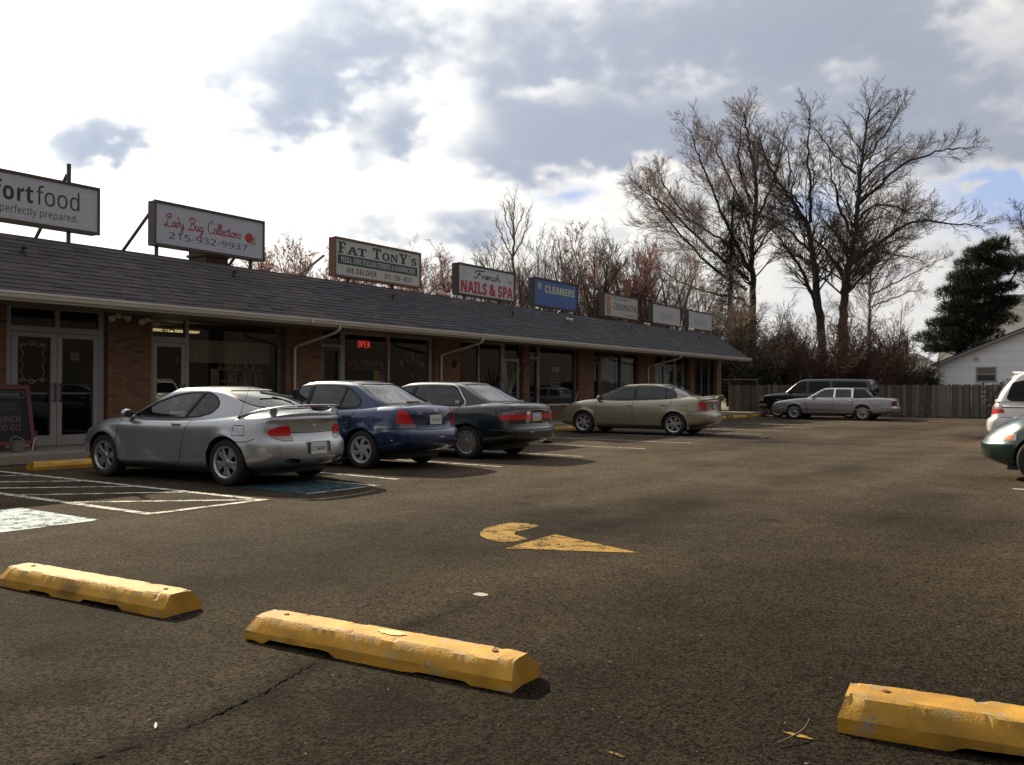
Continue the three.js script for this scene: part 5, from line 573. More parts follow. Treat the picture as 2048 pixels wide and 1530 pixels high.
for (const [u0, u1, y0, y1, lab] of [[31.9, 33.5, 0.8, 2.75, 'pale white curtain behind the left pane of the chiropractor window'], [33.7, 35.1, 0.8, 2.75, 'pale white curtain behind the right pane of the chiropractor window'], [36.97, 38.0, 0.8, 2.1, 'light drawn curtain behind the left salon pane'], [38.12, 39.2, 0.8, 2.1, 'light drawn curtain behind the right salon pane']]) { const o = thing('curtain', lab, 'curtain', P((u0 + u1) / 2, 0, 17.55)); const pos = [], ix = [], NX = 60, w = u1 - u0; for (let j = 0; j < 2; j++) for (let i = 0; i <= NX; i++) pos.push((i / NX - 0.5) * w, j ? y0 : y1, 0.03 * Math.sin(i * 0.9) * (w < 1.2 ? 1 : 0.25)); for (let i = 0; i < NX; i++) ix.push(i, i + NX + 1, i + 1, i + 1, i + NX + 1, i + NX + 2); const g = new THREE.BufferGeometry(); g.setAttribute('position', new THREE.Float32BufferAttribute(pos, 3)); g.setIndex(ix); g.computeVertexNormals(); mesh('cloth', plain(g), phys(w < 1.2 ? [0.62, 0.58, 0.46] : [0.36, 0.35, 0.33], { roughness: 0.95, transmission: 0.35, thickness: 0, side: THREE.DoubleSide }), o); mesh('rail', bar(new THREE.Vector3(-w / 2, y1, -0.03), new THREE.Vector3(w / 2, y1, -0.03), 0.012), M.white, o); }
{ // chalkboard stand and bucket at the left edge
  const o = thing('chalkboard_stand', 'black chalkboard A-frame with dark red frame and chalk lettering', 'sign', P(7.95, 0.15, 16.55), 0.10); const red = std([0.13, 0.022, 0.022], 0.6), bw = 0.55; for (const s of [1, -1]) { const g = new THREE.Group(); g.name = s > 0 ? 'front_panel' : 'back_panel'; g.rotation.x = s * -0.2; g.position.z = s * 0.24; o.add(g); mesh('board', new THREE.BoxGeometry(0.78, 0.96, 0.02).translate(0, 0.66, 0), s > 0 ? std([1, 1, 1], 0.8, 0, { map: canvasTex(512, 640, (c, w, h) => { c.fillStyle = '#1d1c1e'; c.fillRect(0, 0, w, h); c.fillStyle = 'rgba(150,140,150,0.12)'; c.fillRect(60, 150, 360, 300); c.strokeStyle = 'rgba(150,140,140,0.7)'; c.lineWidth = 6; c.strokeRect(30, 34, w - 60, 70); c.textAlign = 'center'; c.fillStyle = 'rgba(160,150,152,0.8)'; c.font = 'bold 46px sans-serif'; c.fillText('COMFORTFOOD', w / 2, 86, w - 90); c.fillStyle = 'rgba(160,110,125,0.75)'; c.font = '96px sans-serif'; c.fillText('LUNCH', w / 2, 400); c.fillText('TO GO', w / 2, 510); c.fillStyle = 'rgba(120,115,118,0.4)'; c.font = '54px sans-serif'; for (let k = 0; k < 5; k++) c.fillRect(120 + k * 55, 180, 34, 14); for (let k = 0; k < 4; k++) c.fillRect(140 + k * 60, 240, 40, 14); }) }) : M.black, g); mesh('frame', merge([bx(-0.46, -0.38, 0, 1.22, -0.02, 0.03), bx(0.38, 0.46, 0, 1.22, -0.02, 0.03), bx(-0.38, 0.38, 1.14, 1.22, -0.02, 0.03), bx(-0.38, 0.38, 0.12, 0.18, -0.02, 0.03)]), red, g); }
  const b = thing('bucket', 'small grey metal bucket standing before the chalkboard', 'bucket', P(7.92, 0.15, 16.0)); mesh('pail', new THREE.LatheGeometry([[0.001, 0.01], [0.085, 0.0], [0.10, 0.02], [0.115, 0.20], [0.122, 0.205], [0.11, 0.2], [0.09, 0.02], [0.001, 0.015]].map((p) => new THREE.Vector2(...p)), 24), std([0.20, 0.19, 0.18], 0.6, 0.4), b); mesh('handle', new THREE.TorusGeometry(0.118, 0.005, 6, 24, Math.PI).rotateX(-0.8).translate(0, 0.19, 0), M.alu, b);
  const sc = thing('scraper', 'thin pale metal scraper leaning beside the bucket', 'scraper', P(8.22, 0.15, 16.1)); mesh('blade', beam(new THREE.Vector3(0, 0, 0), new THREE.Vector3(0.1, 0.24, -0.08), 0.02, 0.012), std([0.42, 0.40, 0.38], 0.5), sc); mesh('grip', beam(new THREE.Vector3(0.1, 0.24, -0.08), new THREE.Vector3(0.15, 0.36, -0.12), 0.03, 0.02), M.darkPlastic, sc); }
{ // tall vase of dry reeds by the nail salon door
  const o = thing('reed_vase', 'tall pale vase of dry reeds standing at the nail salon door', 'vase', P(24.75, 0.15, 17.0)); mesh('vase', new THREE.LatheGeometry([[0.001, 0], [0.10, 0], [0.12, 0.3], [0.10, 0.75], [0.12, 0.95], [0.10, 0.95], [0.001, 0.9]].map((p) => new THREE.Vector2(...p)), 20), std([0.36, 0.35, 0.32], 0.6), o); const r = rng(4), gs = []; for (let i = 0; i < 16; i++) { const a = r() * 6.3, s = 0.12 + 0.3 * r(), h = 1.5 + 0.5 * r(); gs.push(tube([new THREE.Vector3(0, 0.85, 0), new THREE.Vector3(Math.cos(a) * s * 0.3, 1.2, Math.sin(a) * s * 0.3), new THREE.Vector3(Math.cos(a) * s, h, Math.sin(a) * s)], 0.012, 8, 4)); } mesh('reeds', merge(gs), std([0.40, 0.37, 0.28], 0.9), o); }
{ const o = thing('wall_wreath', 'small dark round ornament on the brick pier left of the nail salon', 'ornament', P(21.95, 2.1, 17.17)); mesh('ring', new THREE.TorusGeometry(0.085, 0.04, 8, 20), std([0.05, 0.012, 0.012], 0.9), o); }
{ const o = thing('handrail', 'short pale slanted handrail beside the beige sedan hood', 'handrail', P(28.6, 0.15, 16.6)); mesh('rail', merge([bar(new THREE.Vector3(0, 0, 0), new THREE.Vector3(0.0, 0.75, 0), 0.02), bar(new THREE.Vector3(0, 0.75, 0), new THREE.Vector3(0.35, 1.08, -0.1), 0.02)]), std([0.35, 0.34, 0.32], 0.5, 0.3), o); }

// ---------------------------------------------------------------- the parked cars
function sweepBar(pts, rx, ry, n = 36) { const cv = new THREE.CatmullRomCurve3(pts.map((p) => new THREE.Vector3(...p))), pos = [], idx = [], K = 12; for (let i = 0; i <= n; i++) { const c = cv.getPoint(i / n); for (let k = 0; k < K; k++) { const a = k / K * 2 * Math.PI; pos.push(c.x + Math.cos(a) * rx, c.y + Math.sin(a) * ry - Math.cos(a) * rx * 0.08, c.z); } } for (let i = 0; i < n; i++) for (let k = 0; k < K; k++) { const A = i * K + k, B = i * K + (k + 1) % K; idx.push(A, B, A + K, B, B + K, A + K); } const g = new THREE.BufferGeometry(); g.setAttribute('position', new THREE.Float32BufferAttribute(pos, 3)); g.setIndex(idx); g.computeVertexNormals(); return plain(g); }
function carThing(name, label, [u, v], halfW, wb, ang, flip) { // where the near rear tyre stands
  const a = ang * Math.PI / 180, h = [-Math.sin(a), Math.cos(a)], r = [Math.cos(a), Math.sin(a)];
  return thing(name, label, 'car', P(u + h[0] * wb / 2 + r[0] * halfW, 0, v + h[1] * wb / 2 + r[1] * halfW), Math.PI / 2 + a);
}
{ // silver coupe
  const o = carThing('coupe', 'silver two-door coupe with rear wing and whip antenna, nearest of the cars by the shops', [7.43, 9.63], 0.835, 2.475, 5.2);
  const w1 = [[0.72, 0.90], [0.60, 0.955], [0.30, 1.095], [0.0, 1.185], [-0.28, 1.225], [-0.53, 1.232], [-0.335, 0.895]], w2 = [[-0.585, 1.232], [-0.70, 1.205], [-0.84, 1.13], [-0.885, 1.05], [-0.80, 0.965], [-0.62, 0.915], [-0.385, 0.897]];
  const rw = [[-0.36, 1.025], [0.36, 1.025], [0.50, 1.06], [0.53, 1.12], [0.43, 1.262], [-0.43, 1.262], [-0.53, 1.12], [-0.50, 1.06]];
  const rim = [[0.78, 0.885], [0.62, 0.972], [0.31, 1.115], [0.0, 1.207], [-0.30, 1.247], [-0.62, 1.25], [-0.80, 1.185], [-0.90, 1.10], [-0.905, 1.03], [-0.82, 0.945], [-0.62, 0.893], [-0.3, 0.872], [0.2, 0.872]];
  const { paint, bodyGeo } = buildCar({ paint: [0.40, 0.41, 0.425], metal: 0.75, rough: 0.30, wb: 2.475, wheelR: 0.31, wheel: 'five', rim: 'silver', tyreW: 0.205, archK: 1.14,
    body: { x0: -2.12, x1: 2.17, r: 0.12, flare: 0.025, noseBow: 0.16, tailBow: 0.14,
      top: [[-2.12, 0.87], [-2.0, 0.915], [-1.6, 0.925], [-1.1, 0.905], [-0.5, 0.88], [0, 0.866], [0.5, 0.864], [0.9, 0.864], [1.3, 0.832], [1.7, 0.765], [2.0, 0.66], [2.17, 0.55]],
      bot: [[-2.12, 0.27], [-1.7, 0.205], [-1.2, 0.18], [1.0, 0.17], [1.6, 0.19], [2.17, 0.23]], plan: [[-2.12, 0.70], [-1.9, 0.79], [-1.3, 0.862], [-0.6, 0.848], [0, 0.842], [0.8, 0.85], [1.3, 0.852], [1.8, 0.775], [2.17, 0.58]],
      sect: [[0, 0.88], [0.1, 0.955], [0.35, 0.99], [0.55, 1.0], [0.75, 0.99], [0.9, 0.955], [1, 0.90]], crown: [[-2.12, 0.05], [-1.5, 0.08], [-0.5, 0.03], [0.8, 0.03], [1.4, 0.06], [2.17, 0.05]],
      tail: [[0.2, 0.12], [0.3, 0.03], [0.42, 0], [0.56, 0.015], [0.62, 0.08], [0.70, 0.11], [0.82, 0.10], [0.90, 0.05], [1.0, 0.08]], nose: [[0.2, 0.05], [0.38, 0], [0.5, 0], [0.62, 0.04], [0.85, 0.1]] },
    gh: { y0: 0.79, xr: [[0, -2.02], [0.4, -1.80], [0.7, -1.48], [0.9, -1.12], [1, -0.78]], xf: [[0, 1.22], [0.3, 0.98], [0.6, 0.72], [0.85, 0.46], [1, 0.24]], roof: [[-2, 1.295], [-0.8, 1.312], [-0.3, 1.32], [0.2, 1.30], [0.6, 1.25]], wB: [[-2, 0.50], [-1.6, 0.60], [-1.0, 0.71], [-0.3, 0.755], [0.4, 0.755], [1.0, 0.71], [1.25, 0.62]], taper: 0.70, pow: 1.5, bowF: 0.2, bowR: 0.26, r: 0.08, split: -0.35, camber: 0.03 },
    sideWin: [w1, w2], frontWin: [[-0.60, 0.93], [0.60, 0.93], [0.47, 1.25], [-0.47, 1.25]], rearWin: rw,
    trims: [{ outer: rim, holes: [w1, w2] }, { axis: 'x', outer: growPoly(rw, 0.018), holes: [rw], x0: -2.3, x1: -0.6 }],
    grooves: [[[0.93, 0.85], [0.94, 0.6], [0.93, 0.27]], [[0.90, 0.238], [-0.22, 0.235]], [[-0.27, 0.25], [-0.355, 0.32], [-0.44, 0.67], [-0.50, 0.86]], [[-1.385, 0.80], [-1.55, 0.80], [-1.56, 0.675], [-1.375, 0.675], [-1.372, 0.785]], [[-1.40, 0.585], [-1.60, 0.59], [-1.72, 0.63]]],
    rearGrooves: [[[-0.44, 0.705], [0, 0.695], [0.44, 0.705]]], rearCuts: [{ p: [[-0.24, 0.395], [-0.24, 0.575], [0.24, 0.575], [0.24, 0.395]], d: 0.045 }, { p: [[0.30, 0.30], [0.34, 0.355], [0.50, 0.375], [0.62, 0.335], [0.5, 0.30]], d: 0.1, dark: 1 }, { p: [[-0.30, 0.30], [-0.34, 0.355], [-0.50, 0.375], [-0.62, 0.335], [-0.5, 0.30]], d: 0.1, dark: 1 }],
    lamps: [{ name: 'taillight', mat: lampMat.red, p: [[0.41, 0.668], [0.43, 0.785], [0.58, 0.82], [0.95, 0.80], [0.95, 0.668]], x0: -2.4, x1: -1.7, d: 0.007, r: 0.03, side: [[-2.5, 0.5], [-2.5, 0.9], [-2.02, 0.825], [-1.86, 0.745], [-1.85, 0.70], [-1.93, 0.63], [-2.1, 0.58]] }, { name: 'reversing_light', mat: lampMat.clear, p: [[0.40, 0.605], [0.41, 0.664], [0.95, 0.664], [0.95, 0.605]], x0: -2.4, x1: -1.7, d: 0.007, r: 0.02, side: [[-2.5, 0.5], [-2.5, 0.9], [-2.02, 0.825], [-1.86, 0.745], [-1.85, 0.70], [-1.93, 0.63], [-2.1, 0.58]] }, { name: 'headlight', mat: lampMat.clear, p: [[0.25, 0.58], [0.3, 0.66], [0.75, 0.70], [0.75, 0.60]], x0: 1.7, x1: 2.4 }],
    mirror: [0.74, 0.93, 0.77], handles: [[-0.26, 0.79]], seats: [[-0.38, 1]], dash: 0.62 }, o);
  mesh('rear_wing', merge([sweepBar([[-1.42, 0.905, -0.75], [-1.60, 0.958, -0.745], [-1.80, 1.01, -0.70], [-1.93, 1.045, -0.52], [-1.975, 1.055, -0.25], [-1.985, 1.058, 0], [-1.975, 1.055, 0.25], [-1.93, 1.045, 0.52], [-1.80, 1.01, 0.70], [-1.60, 0.958, 0.745], [-1.42, 0.905, 0.75]], 0.085, 0.016, 60), ...[-1, 1].map((s) => { const g = new RoundedBoxGeometry(0.12, 0.10, 0.024, 3, 0.01); g.rotateZ(0.35); g.translate(-1.86, 0.975, s * 0.60); return g; })]), paint, o);
  { const g = new RoundedBoxGeometry(0.012, 0.02, 0.7, 2, 0.005); g.translate(-2.06, 1.052, 0); mesh('brake_light', g, lampMat.darkRed, o); }
  plateOn(o, skinX(bodyGeo, 0.49, 0) + 0.012, 0.487, 'Z 3448S', 'plain'); { const g = new THREE.TorusGeometry(0.02, 0.006, 6, 20); g.rotateY(Math.PI / 2); g.scale(1, 0.7, 1.3); g.translate(skinX(bodyGeo, 0.79, 0) - 0.004, 0.79, 0); mesh('badge', g, M.chrome, o); }
  { const a = new THREE.Vector3(-1.40, 0.90, -0.76), b = new THREE.Vector3(-1.62, 1.33, -0.775); mesh('antenna', merge([bar(a, b, 0.0035, 5, 0.002), bar(a.clone().add(new THREE.Vector3(0.01, -0.02, 0)), a.clone().add(new THREE.Vector3(-0.012, 0.03, 0)), 0.014, 8, 0.008)]), M.black, o); }
  { const pts = [[-1.72, 1.075, 0.10], [-1.50, 1.165, 0.02], [-1.33, 1.225, -0.08]].map((p) => new THREE.Vector3(...p)); const bl = [[-1.30, 1.232, -0.28], [-1.52, 1.165, 0.12]].map((p) => new THREE.Vector3(...p)); mesh('rear_wiper', merge([tube(pts, 0.011, 10, 6), beam(bl[0], bl[1], 0.03, 0.02)]), M.black, o); }
  for (const sz of [1]) { const g = new THREE.CylinderGeometry(0.035, 0.035, 0.2, 16, 1, true); g.rotateZ(Math.PI / 2); g.translate(-2.0, 0.27, sz * 0.5); mesh('exhaust_pipe', g, M.chrome, o); }
}
{ // blue sedan
  const o = carThing('sedan', 'metallic blue four-door sedan parked between the silver coupe and the dark green sedan', [10.28, 9.94], 0.835, 2.61, 2);
  const A = [[0.98, 0.985], [0.70, 1.16], [0.36, 1.31], [0.18, 1.345], [0.03, 1.355], [0.02, 0.978]], B = [[-0.06, 1.358], [-0.3, 1.36], [-0.58, 1.345], [-0.76, 1.31], [-0.72, 0.985], [-0.06, 0.98]], C = [[-0.80, 1.295], [-0.98, 1.215], [-1.14, 1.10], [-1.15, 1.02], [-1.08, 0.995], [-0.765, 0.988]];
  const rw = [[-0.60, 1.06], [0.60, 1.06], [0.46, 1.37], [-0.46, 1.37]], rim = [[1.06, 0.968], [0.72, 1.18], [0.37, 1.335], [0.18, 1.37], [-0.1, 1.38], [-0.4, 1.382], [-0.7, 1.36], [-0.82, 1.325], [-1.0, 1.238], [-1.18, 1.11], [-1.185, 1.01], [-1.1, 0.972], [0, 0.955]];
  const { paint, bodyGeo } = buildCar({ paint: [0.004, 0.020, 0.080], metal: 0.45, rough: 0.32, wb: 2.61, wheelR: 0.31, wheel: 'twist', rim: 'cover', tyreW: 0.195, archK: 1.15,
    body: { x0: -2.26, x1: 2.24, r: 0.11, flare: 0.018, noseBow: 0.16, tailBow: 0.13, top: [[-2.26, 0.94], [-2.1, 0.99], [-1.7, 0.995], [-1.2, 0.972], [-0.5, 0.955], [0.3, 0.945], [1.1, 0.935], [1.6, 0.865], [2.0, 0.75], [2.24, 0.62]], bot: [[-2.26, 0.30], [-1.8, 0.24], [-1.2, 0.19], [1, 0.18], [1.7, 0.2], [2.24, 0.25]],
      plan: [[-2.26, 0.72], [-2.0, 0.80], [-1.3, 0.855], [0, 0.86], [1.3, 0.85], [1.9, 0.77], [2.24, 0.58]], sect: [[0, 0.88], [0.1, 0.955], [0.35, 0.99], [0.5, 1.0], [0.75, 0.985], [0.9, 0.95], [1, 0.905]], crown: [[-2.26, 0.03], [-1.6, 0.045], [0.9, 0.03], [1.4, 0.05], [2.24, 0.05]],
      tail: [[0.25, 0.12], [0.35, 0.03], [0.48, 0], [0.60, 0.015], [0.65, 0.08], [0.8, 0.095], [0.95, 0.07], [1.05, 0.10]], nose: [[0.2, 0.05], [0.4, 0], [0.5, 0], [0.65, 0.05], [0.9, 0.1]] },
    gh: { y0: 0.9, xr: [[0, -2.02], [0.25, -1.80], [0.6, -1.40], [0.9, -1.08], [1, -0.84]], xf: [[0, 1.38], [0.2, 1.17], [0.6, 0.80], [0.9, 0.48], [1, 0.26]], roof: [[-2, 1.41], [-0.85, 1.425], [-0.2, 1.44], [0.3, 1.42], [0.7, 1.38]], wB: [[-2, 0.62], [-1.6, 0.68], [-1, 0.745], [0, 0.77], [0.8, 0.75], [1.35, 0.66]], taper: 0.71, pow: 1.4, bowF: 0.16, bowR: 0.14, r: 0.08, split: -0.2, camber: 0.03 },
    sideWin: [A, B, C], frontWin: [[-0.64, 0.99], [0.64, 0.99], [0.48, 1.36], [-0.48, 1.36]], rearWin: rw, trims: [{ outer: rim, holes: [A, B, C] }, { axis: 'x', outer: growPoly(rw, 0.02), holes: [rw], x0: -2.3, x1: -0.7 }],
    grooves: [[[0.02, 0.94], [0.0, 0.6], [0.0, 0.26]], [[0.95, 0.92], [0.96, 0.6], [0.92, 0.26]], [[0.9, 0.235], [-0.75, 0.235]], [[-0.80, 0.28], [-0.95, 0.55], [-1.07, 0.72], [-1.12, 0.95]], [[-1.62, 0.65], [-1.85, 0.655], [-2.05, 0.655]], [[-1.42, 0.84], [-1.57, 0.84], [-1.57, 0.70], [-1.41, 0.70], [-1.405, 0.825]]],
    rearGrooves: [[[-0.60, 0.945], [-0.50, 0.70], [-0.46, 0.645], [0, 0.63], [0.46, 0.645], [0.50, 0.70], [0.60, 0.945]]], rearCuts: [{ p: [[-0.3, 0.70], [-0.36, 0.90], [0.36, 0.90], [0.3, 0.70]], d: 0.10 }],
    lamps: [{ name: 'taillight', mat: lampMat.red, p: [[0.63, 0.955], [0.95, 0.955], [0.95, 0.735], [0.50, 0.735]], x0: -2.5, x1: -1.97, d: 0.006, r: 0.02 }, { name: 'reversing_light', mat: lampMat.pinkish, p: [[0.498, 0.731], [0.95, 0.731], [0.95, 0.665], [0.46, 0.665]], x0: -2.5, x1: -2.01, d: 0.006, r: 0.02 }, { name: 'bumper_strip', mat: M.darkPlastic, p: [[-0.95, 0.455], [0.95, 0.455], [0.95, 0.462], [-0.95, 0.462]], x0: -2.5, x1: -1.7, d: 0.003, r: 0.002, single: true }, { name: 'headlight', mat: lampMat.clear, p: [[0.3, 0.60], [0.35, 0.70], [0.78, 0.74], [0.75, 0.62]], x0: 1.75, x1: 2.5 }],
    mirror: [0.88, 1.0, 0.78], mirrorMat: M.darkPlastic, handles: [[-0.16, 0.83], [-0.98, 0.84]], handleMat: M.darkPlastic, seats: [[-0.25, 1], [-1.0, 1.3]], dash: 0.85 }, o);
  plateOn(o, -2.26 + 0.088, 0.79, '', 'white'); { const x = skinX(bodyGeo, 0.93, 0) - 0.004, g = new THREE.TorusGeometry(0.026, 0.007, 6, 22); g.rotateY(Math.PI / 2); g.scale(1, 0.7, 1.5); g.translate(x, 0.935, 0); const b = new THREE.BoxGeometry(0.006, 0.012, 0.13); b.translate(x, 0.925, -0.43); const c = b.clone(); c.translate(0, -0.035, 0); mesh('badge', merge([g, b, c]), M.chrome, o); }
  { const g = new RoundedBoxGeometry(0.02, 0.03, 0.34, 2, 0.008); g.translate(-1.70, 1.075, 0); mesh('brake_light', g, lampMat.darkRed, o); }
}
{ // dark green sedan
  const o = carThing('sedan', 'dark green four-door sedan with wide red taillights and chrome window strip', [12.9, 9.82], 0.86, 2.715, 2);
  const A = [[1.06, 0.995], [0.74, 1.19], [0.40, 1.32], [0.20, 1.355], [0.06, 1.362], [0.06, 0.985]], B = [[-0.03, 1.365], [-0.4, 1.368], [-0.82, 1.355], [-0.96, 1.30], [-1.20, 1.05], [-1.20, 1.01], [-1.10, 0.992], [-0.03, 0.985]];
  const rw = [[-0.60, 1.07], [0.60, 1.07], [0.47, 1.38], [-0.47, 1.38]], rim = [[1.12, 0.975], [0.76, 1.21], [0.41, 1.342], [0.2, 1.378], [-0.4, 1.391], [-0.85, 1.378], [-0.99, 1.32], [-1.235, 1.06], [-1.235, 0.995], [-1.12, 0.967], [0, 0.962]], chr = growPoly(rim, 0.013);
  const { bodyGeo } = buildCar({ paint: [0.004, 0.009, 0.009], metal: 0.4, rough: 0.3, wb: 2.715, wheelR: 0.31, wheel: 'disc', rim: 'dull', tyreW: 0.195, archK: 1.14,
    body: { x0: -2.46, x1: 2.34, r: 0.1, flare: 0.018, noseBow: 0.15, tailBow: 0.12, top: [[-2.46, 0.955], [-2.3, 1.0], [-1.8, 1.015], [-1.3, 0.985], [-0.5, 0.963], [0.4, 0.95], [1.15, 0.94], [1.7, 0.865], [2.1, 0.76], [2.34, 0.64]], bot: [[-2.46, 0.32], [-1.9, 0.25], [-1.2, 0.2], [1, 0.19], [1.7, 0.2], [2.34, 0.25]],
      plan: [[-2.46, 0.76], [-2.1, 0.83], [-1.3, 0.88], [0, 0.89], [1.3, 0.875], [1.9, 0.80], [2.34, 0.62]], sect: [[0, 0.90], [0.1, 0.96], [0.35, 0.995], [0.5, 1.0], [0.75, 0.985], [0.9, 0.955], [1, 0.915]], crown: [[-2.46, 0.03], [-1.6, 0.04], [0.9, 0.03], [1.4, 0.05], [2.34, 0.05]],
      tail: [[0.25, 0.10], [0.35, 0.01], [0.42, 0], [0.54, 0.0], [0.58, 0.05], [0.66, 0.075], [0.92, 0.085], [0.98, 0.07], [1.05, 0.1]], nose: [[0.2, 0.05], [0.4, 0], [0.5, 0], [0.65, 0.05], [0.9, 0.1]] },
    gh: { y0: 0.91, xr: [[0, -2.1], [0.25, -1.88], [0.6, -1.50], [0.9, -1.18], [1, -0.95]], xf: [[0, 1.48], [0.2, 1.27], [0.6, 0.87], [0.9, 0.52], [1, 0.30]], roof: [[-2, 1.415], [-0.9, 1.43], [-0.2, 1.445], [0.3, 1.43], [0.8, 1.39]], wB: [[-2.1, 0.64], [-1.6, 0.71], [-1, 0.775], [0, 0.80], [0.8, 0.78], [1.45, 0.68]], taper: 0.71, pow: 1.4, bowF: 0.16, bowR: 0.12, r: 0.07, split: -0.25, camber: 0.03 },
    sideWin: [A, B], frontWin: [[-0.66, 1.0], [0.66, 1.0], [0.5, 1.37], [-0.5, 1.37]], rearWin: rw, trims: [{ outer: rim, holes: [A, B] }, { name: 'chrome_trim', mat: M.chrome, outer: chr, holes: [rim] }, { axis: 'x', outer: growPoly(rw, 0.02), holes: [rw], x0: -2.3, x1: -0.8 }],
    grooves: [[[0.02, 0.95], [0.0, 0.6], [0.0, 0.27]], [[1.0, 0.93], [1.02, 0.6], [0.98, 0.27]], [[0.95, 0.245], [-0.78, 0.245]], [[-0.82, 0.29], [-0.98, 0.55], [-1.10, 0.72], [-1.16, 0.96]], [[-1.72, 0.58], [-2.0, 0.585], [-2.25, 0.58]], [[-2.02, 0.72], [-1.97, 0.94]]],
    rearGrooves: [[[-0.55, 0.93], [0, 0.925], [0.55, 0.93]]], rearCuts: [{ p: [[-0.16, 0.66], [-0.16, 0.90], [0.16, 0.90], [0.16, 0.66]], d: 0.1 }],
    lamps: [{ name: 'taillight', mat: lampMat.red, p: [[0.175, 0.735], [0.175, 0.822], [0.95, 0.822], [0.95, 0.735]], x0: -2.7, x1: -2.06, d: 0.006, r: 0.012 }, { name: 'taillight', mat: lampMat.pinkish, p: [[0.22, 0.826], [0.24, 0.90], [0.70, 0.90], [0.90, 0.826]], x0: -2.7, x1: -2.1, d: 0.006, r: 0.012 }, { name: 'bumper_strip', mat: M.darkPlastic, p: [[-0.95, 0.54], [0.95, 0.54], [0.95, 0.565], [-0.95, 0.565]], x0: -2.7, x1: -1.9, d: 0.006, r: 0.004, single: true }, { name: 'headlight', mat: lampMat.clear, p: [[0.3, 0.60], [0.35, 0.70], [0.78, 0.74], [0.75, 0.62]], x0: 1.85, x1: 2.6 }],
    mirror: [0.95, 1.01, 0.80], handles: [[-0.12, 0.83], [-0.98, 0.84]], handleMat: M.darkPlastic, seats: [[-0.25, 1], [-1.05, 1.3]], dash: 0.9 }, o);
  plateOn(o, -2.46 + 0.088, 0.775, '', 'pa'); { const g = new RoundedBoxGeometry(0.008, 0.055, 0.07, 2, 0.004); g.translate(skinX(bodyGeo, 0.95, 0) - 0.002, 0.95, 0); mesh('badge', g, M.chrome, o); const s = new THREE.BoxGeometry(0.002, 0.07, 0.09); const e = new RoundedBoxGeometry(0.09, 0.055, 0.002, 1, 0.001); e.translate(-1.08, 1.05, -0.748); mesh('window_sticker', e, std([0.5, 0.5, 0.5], 0.6), o); }
  { const g = new THREE.CylinderGeometry(0.022, 0.022, 0.18, 12, 1, true); g.rotateZ(Math.PI / 2); g.translate(-2.32, 0.28, 0.5); mesh('exhaust_pipe', g, M.darkMetal, o); }
}
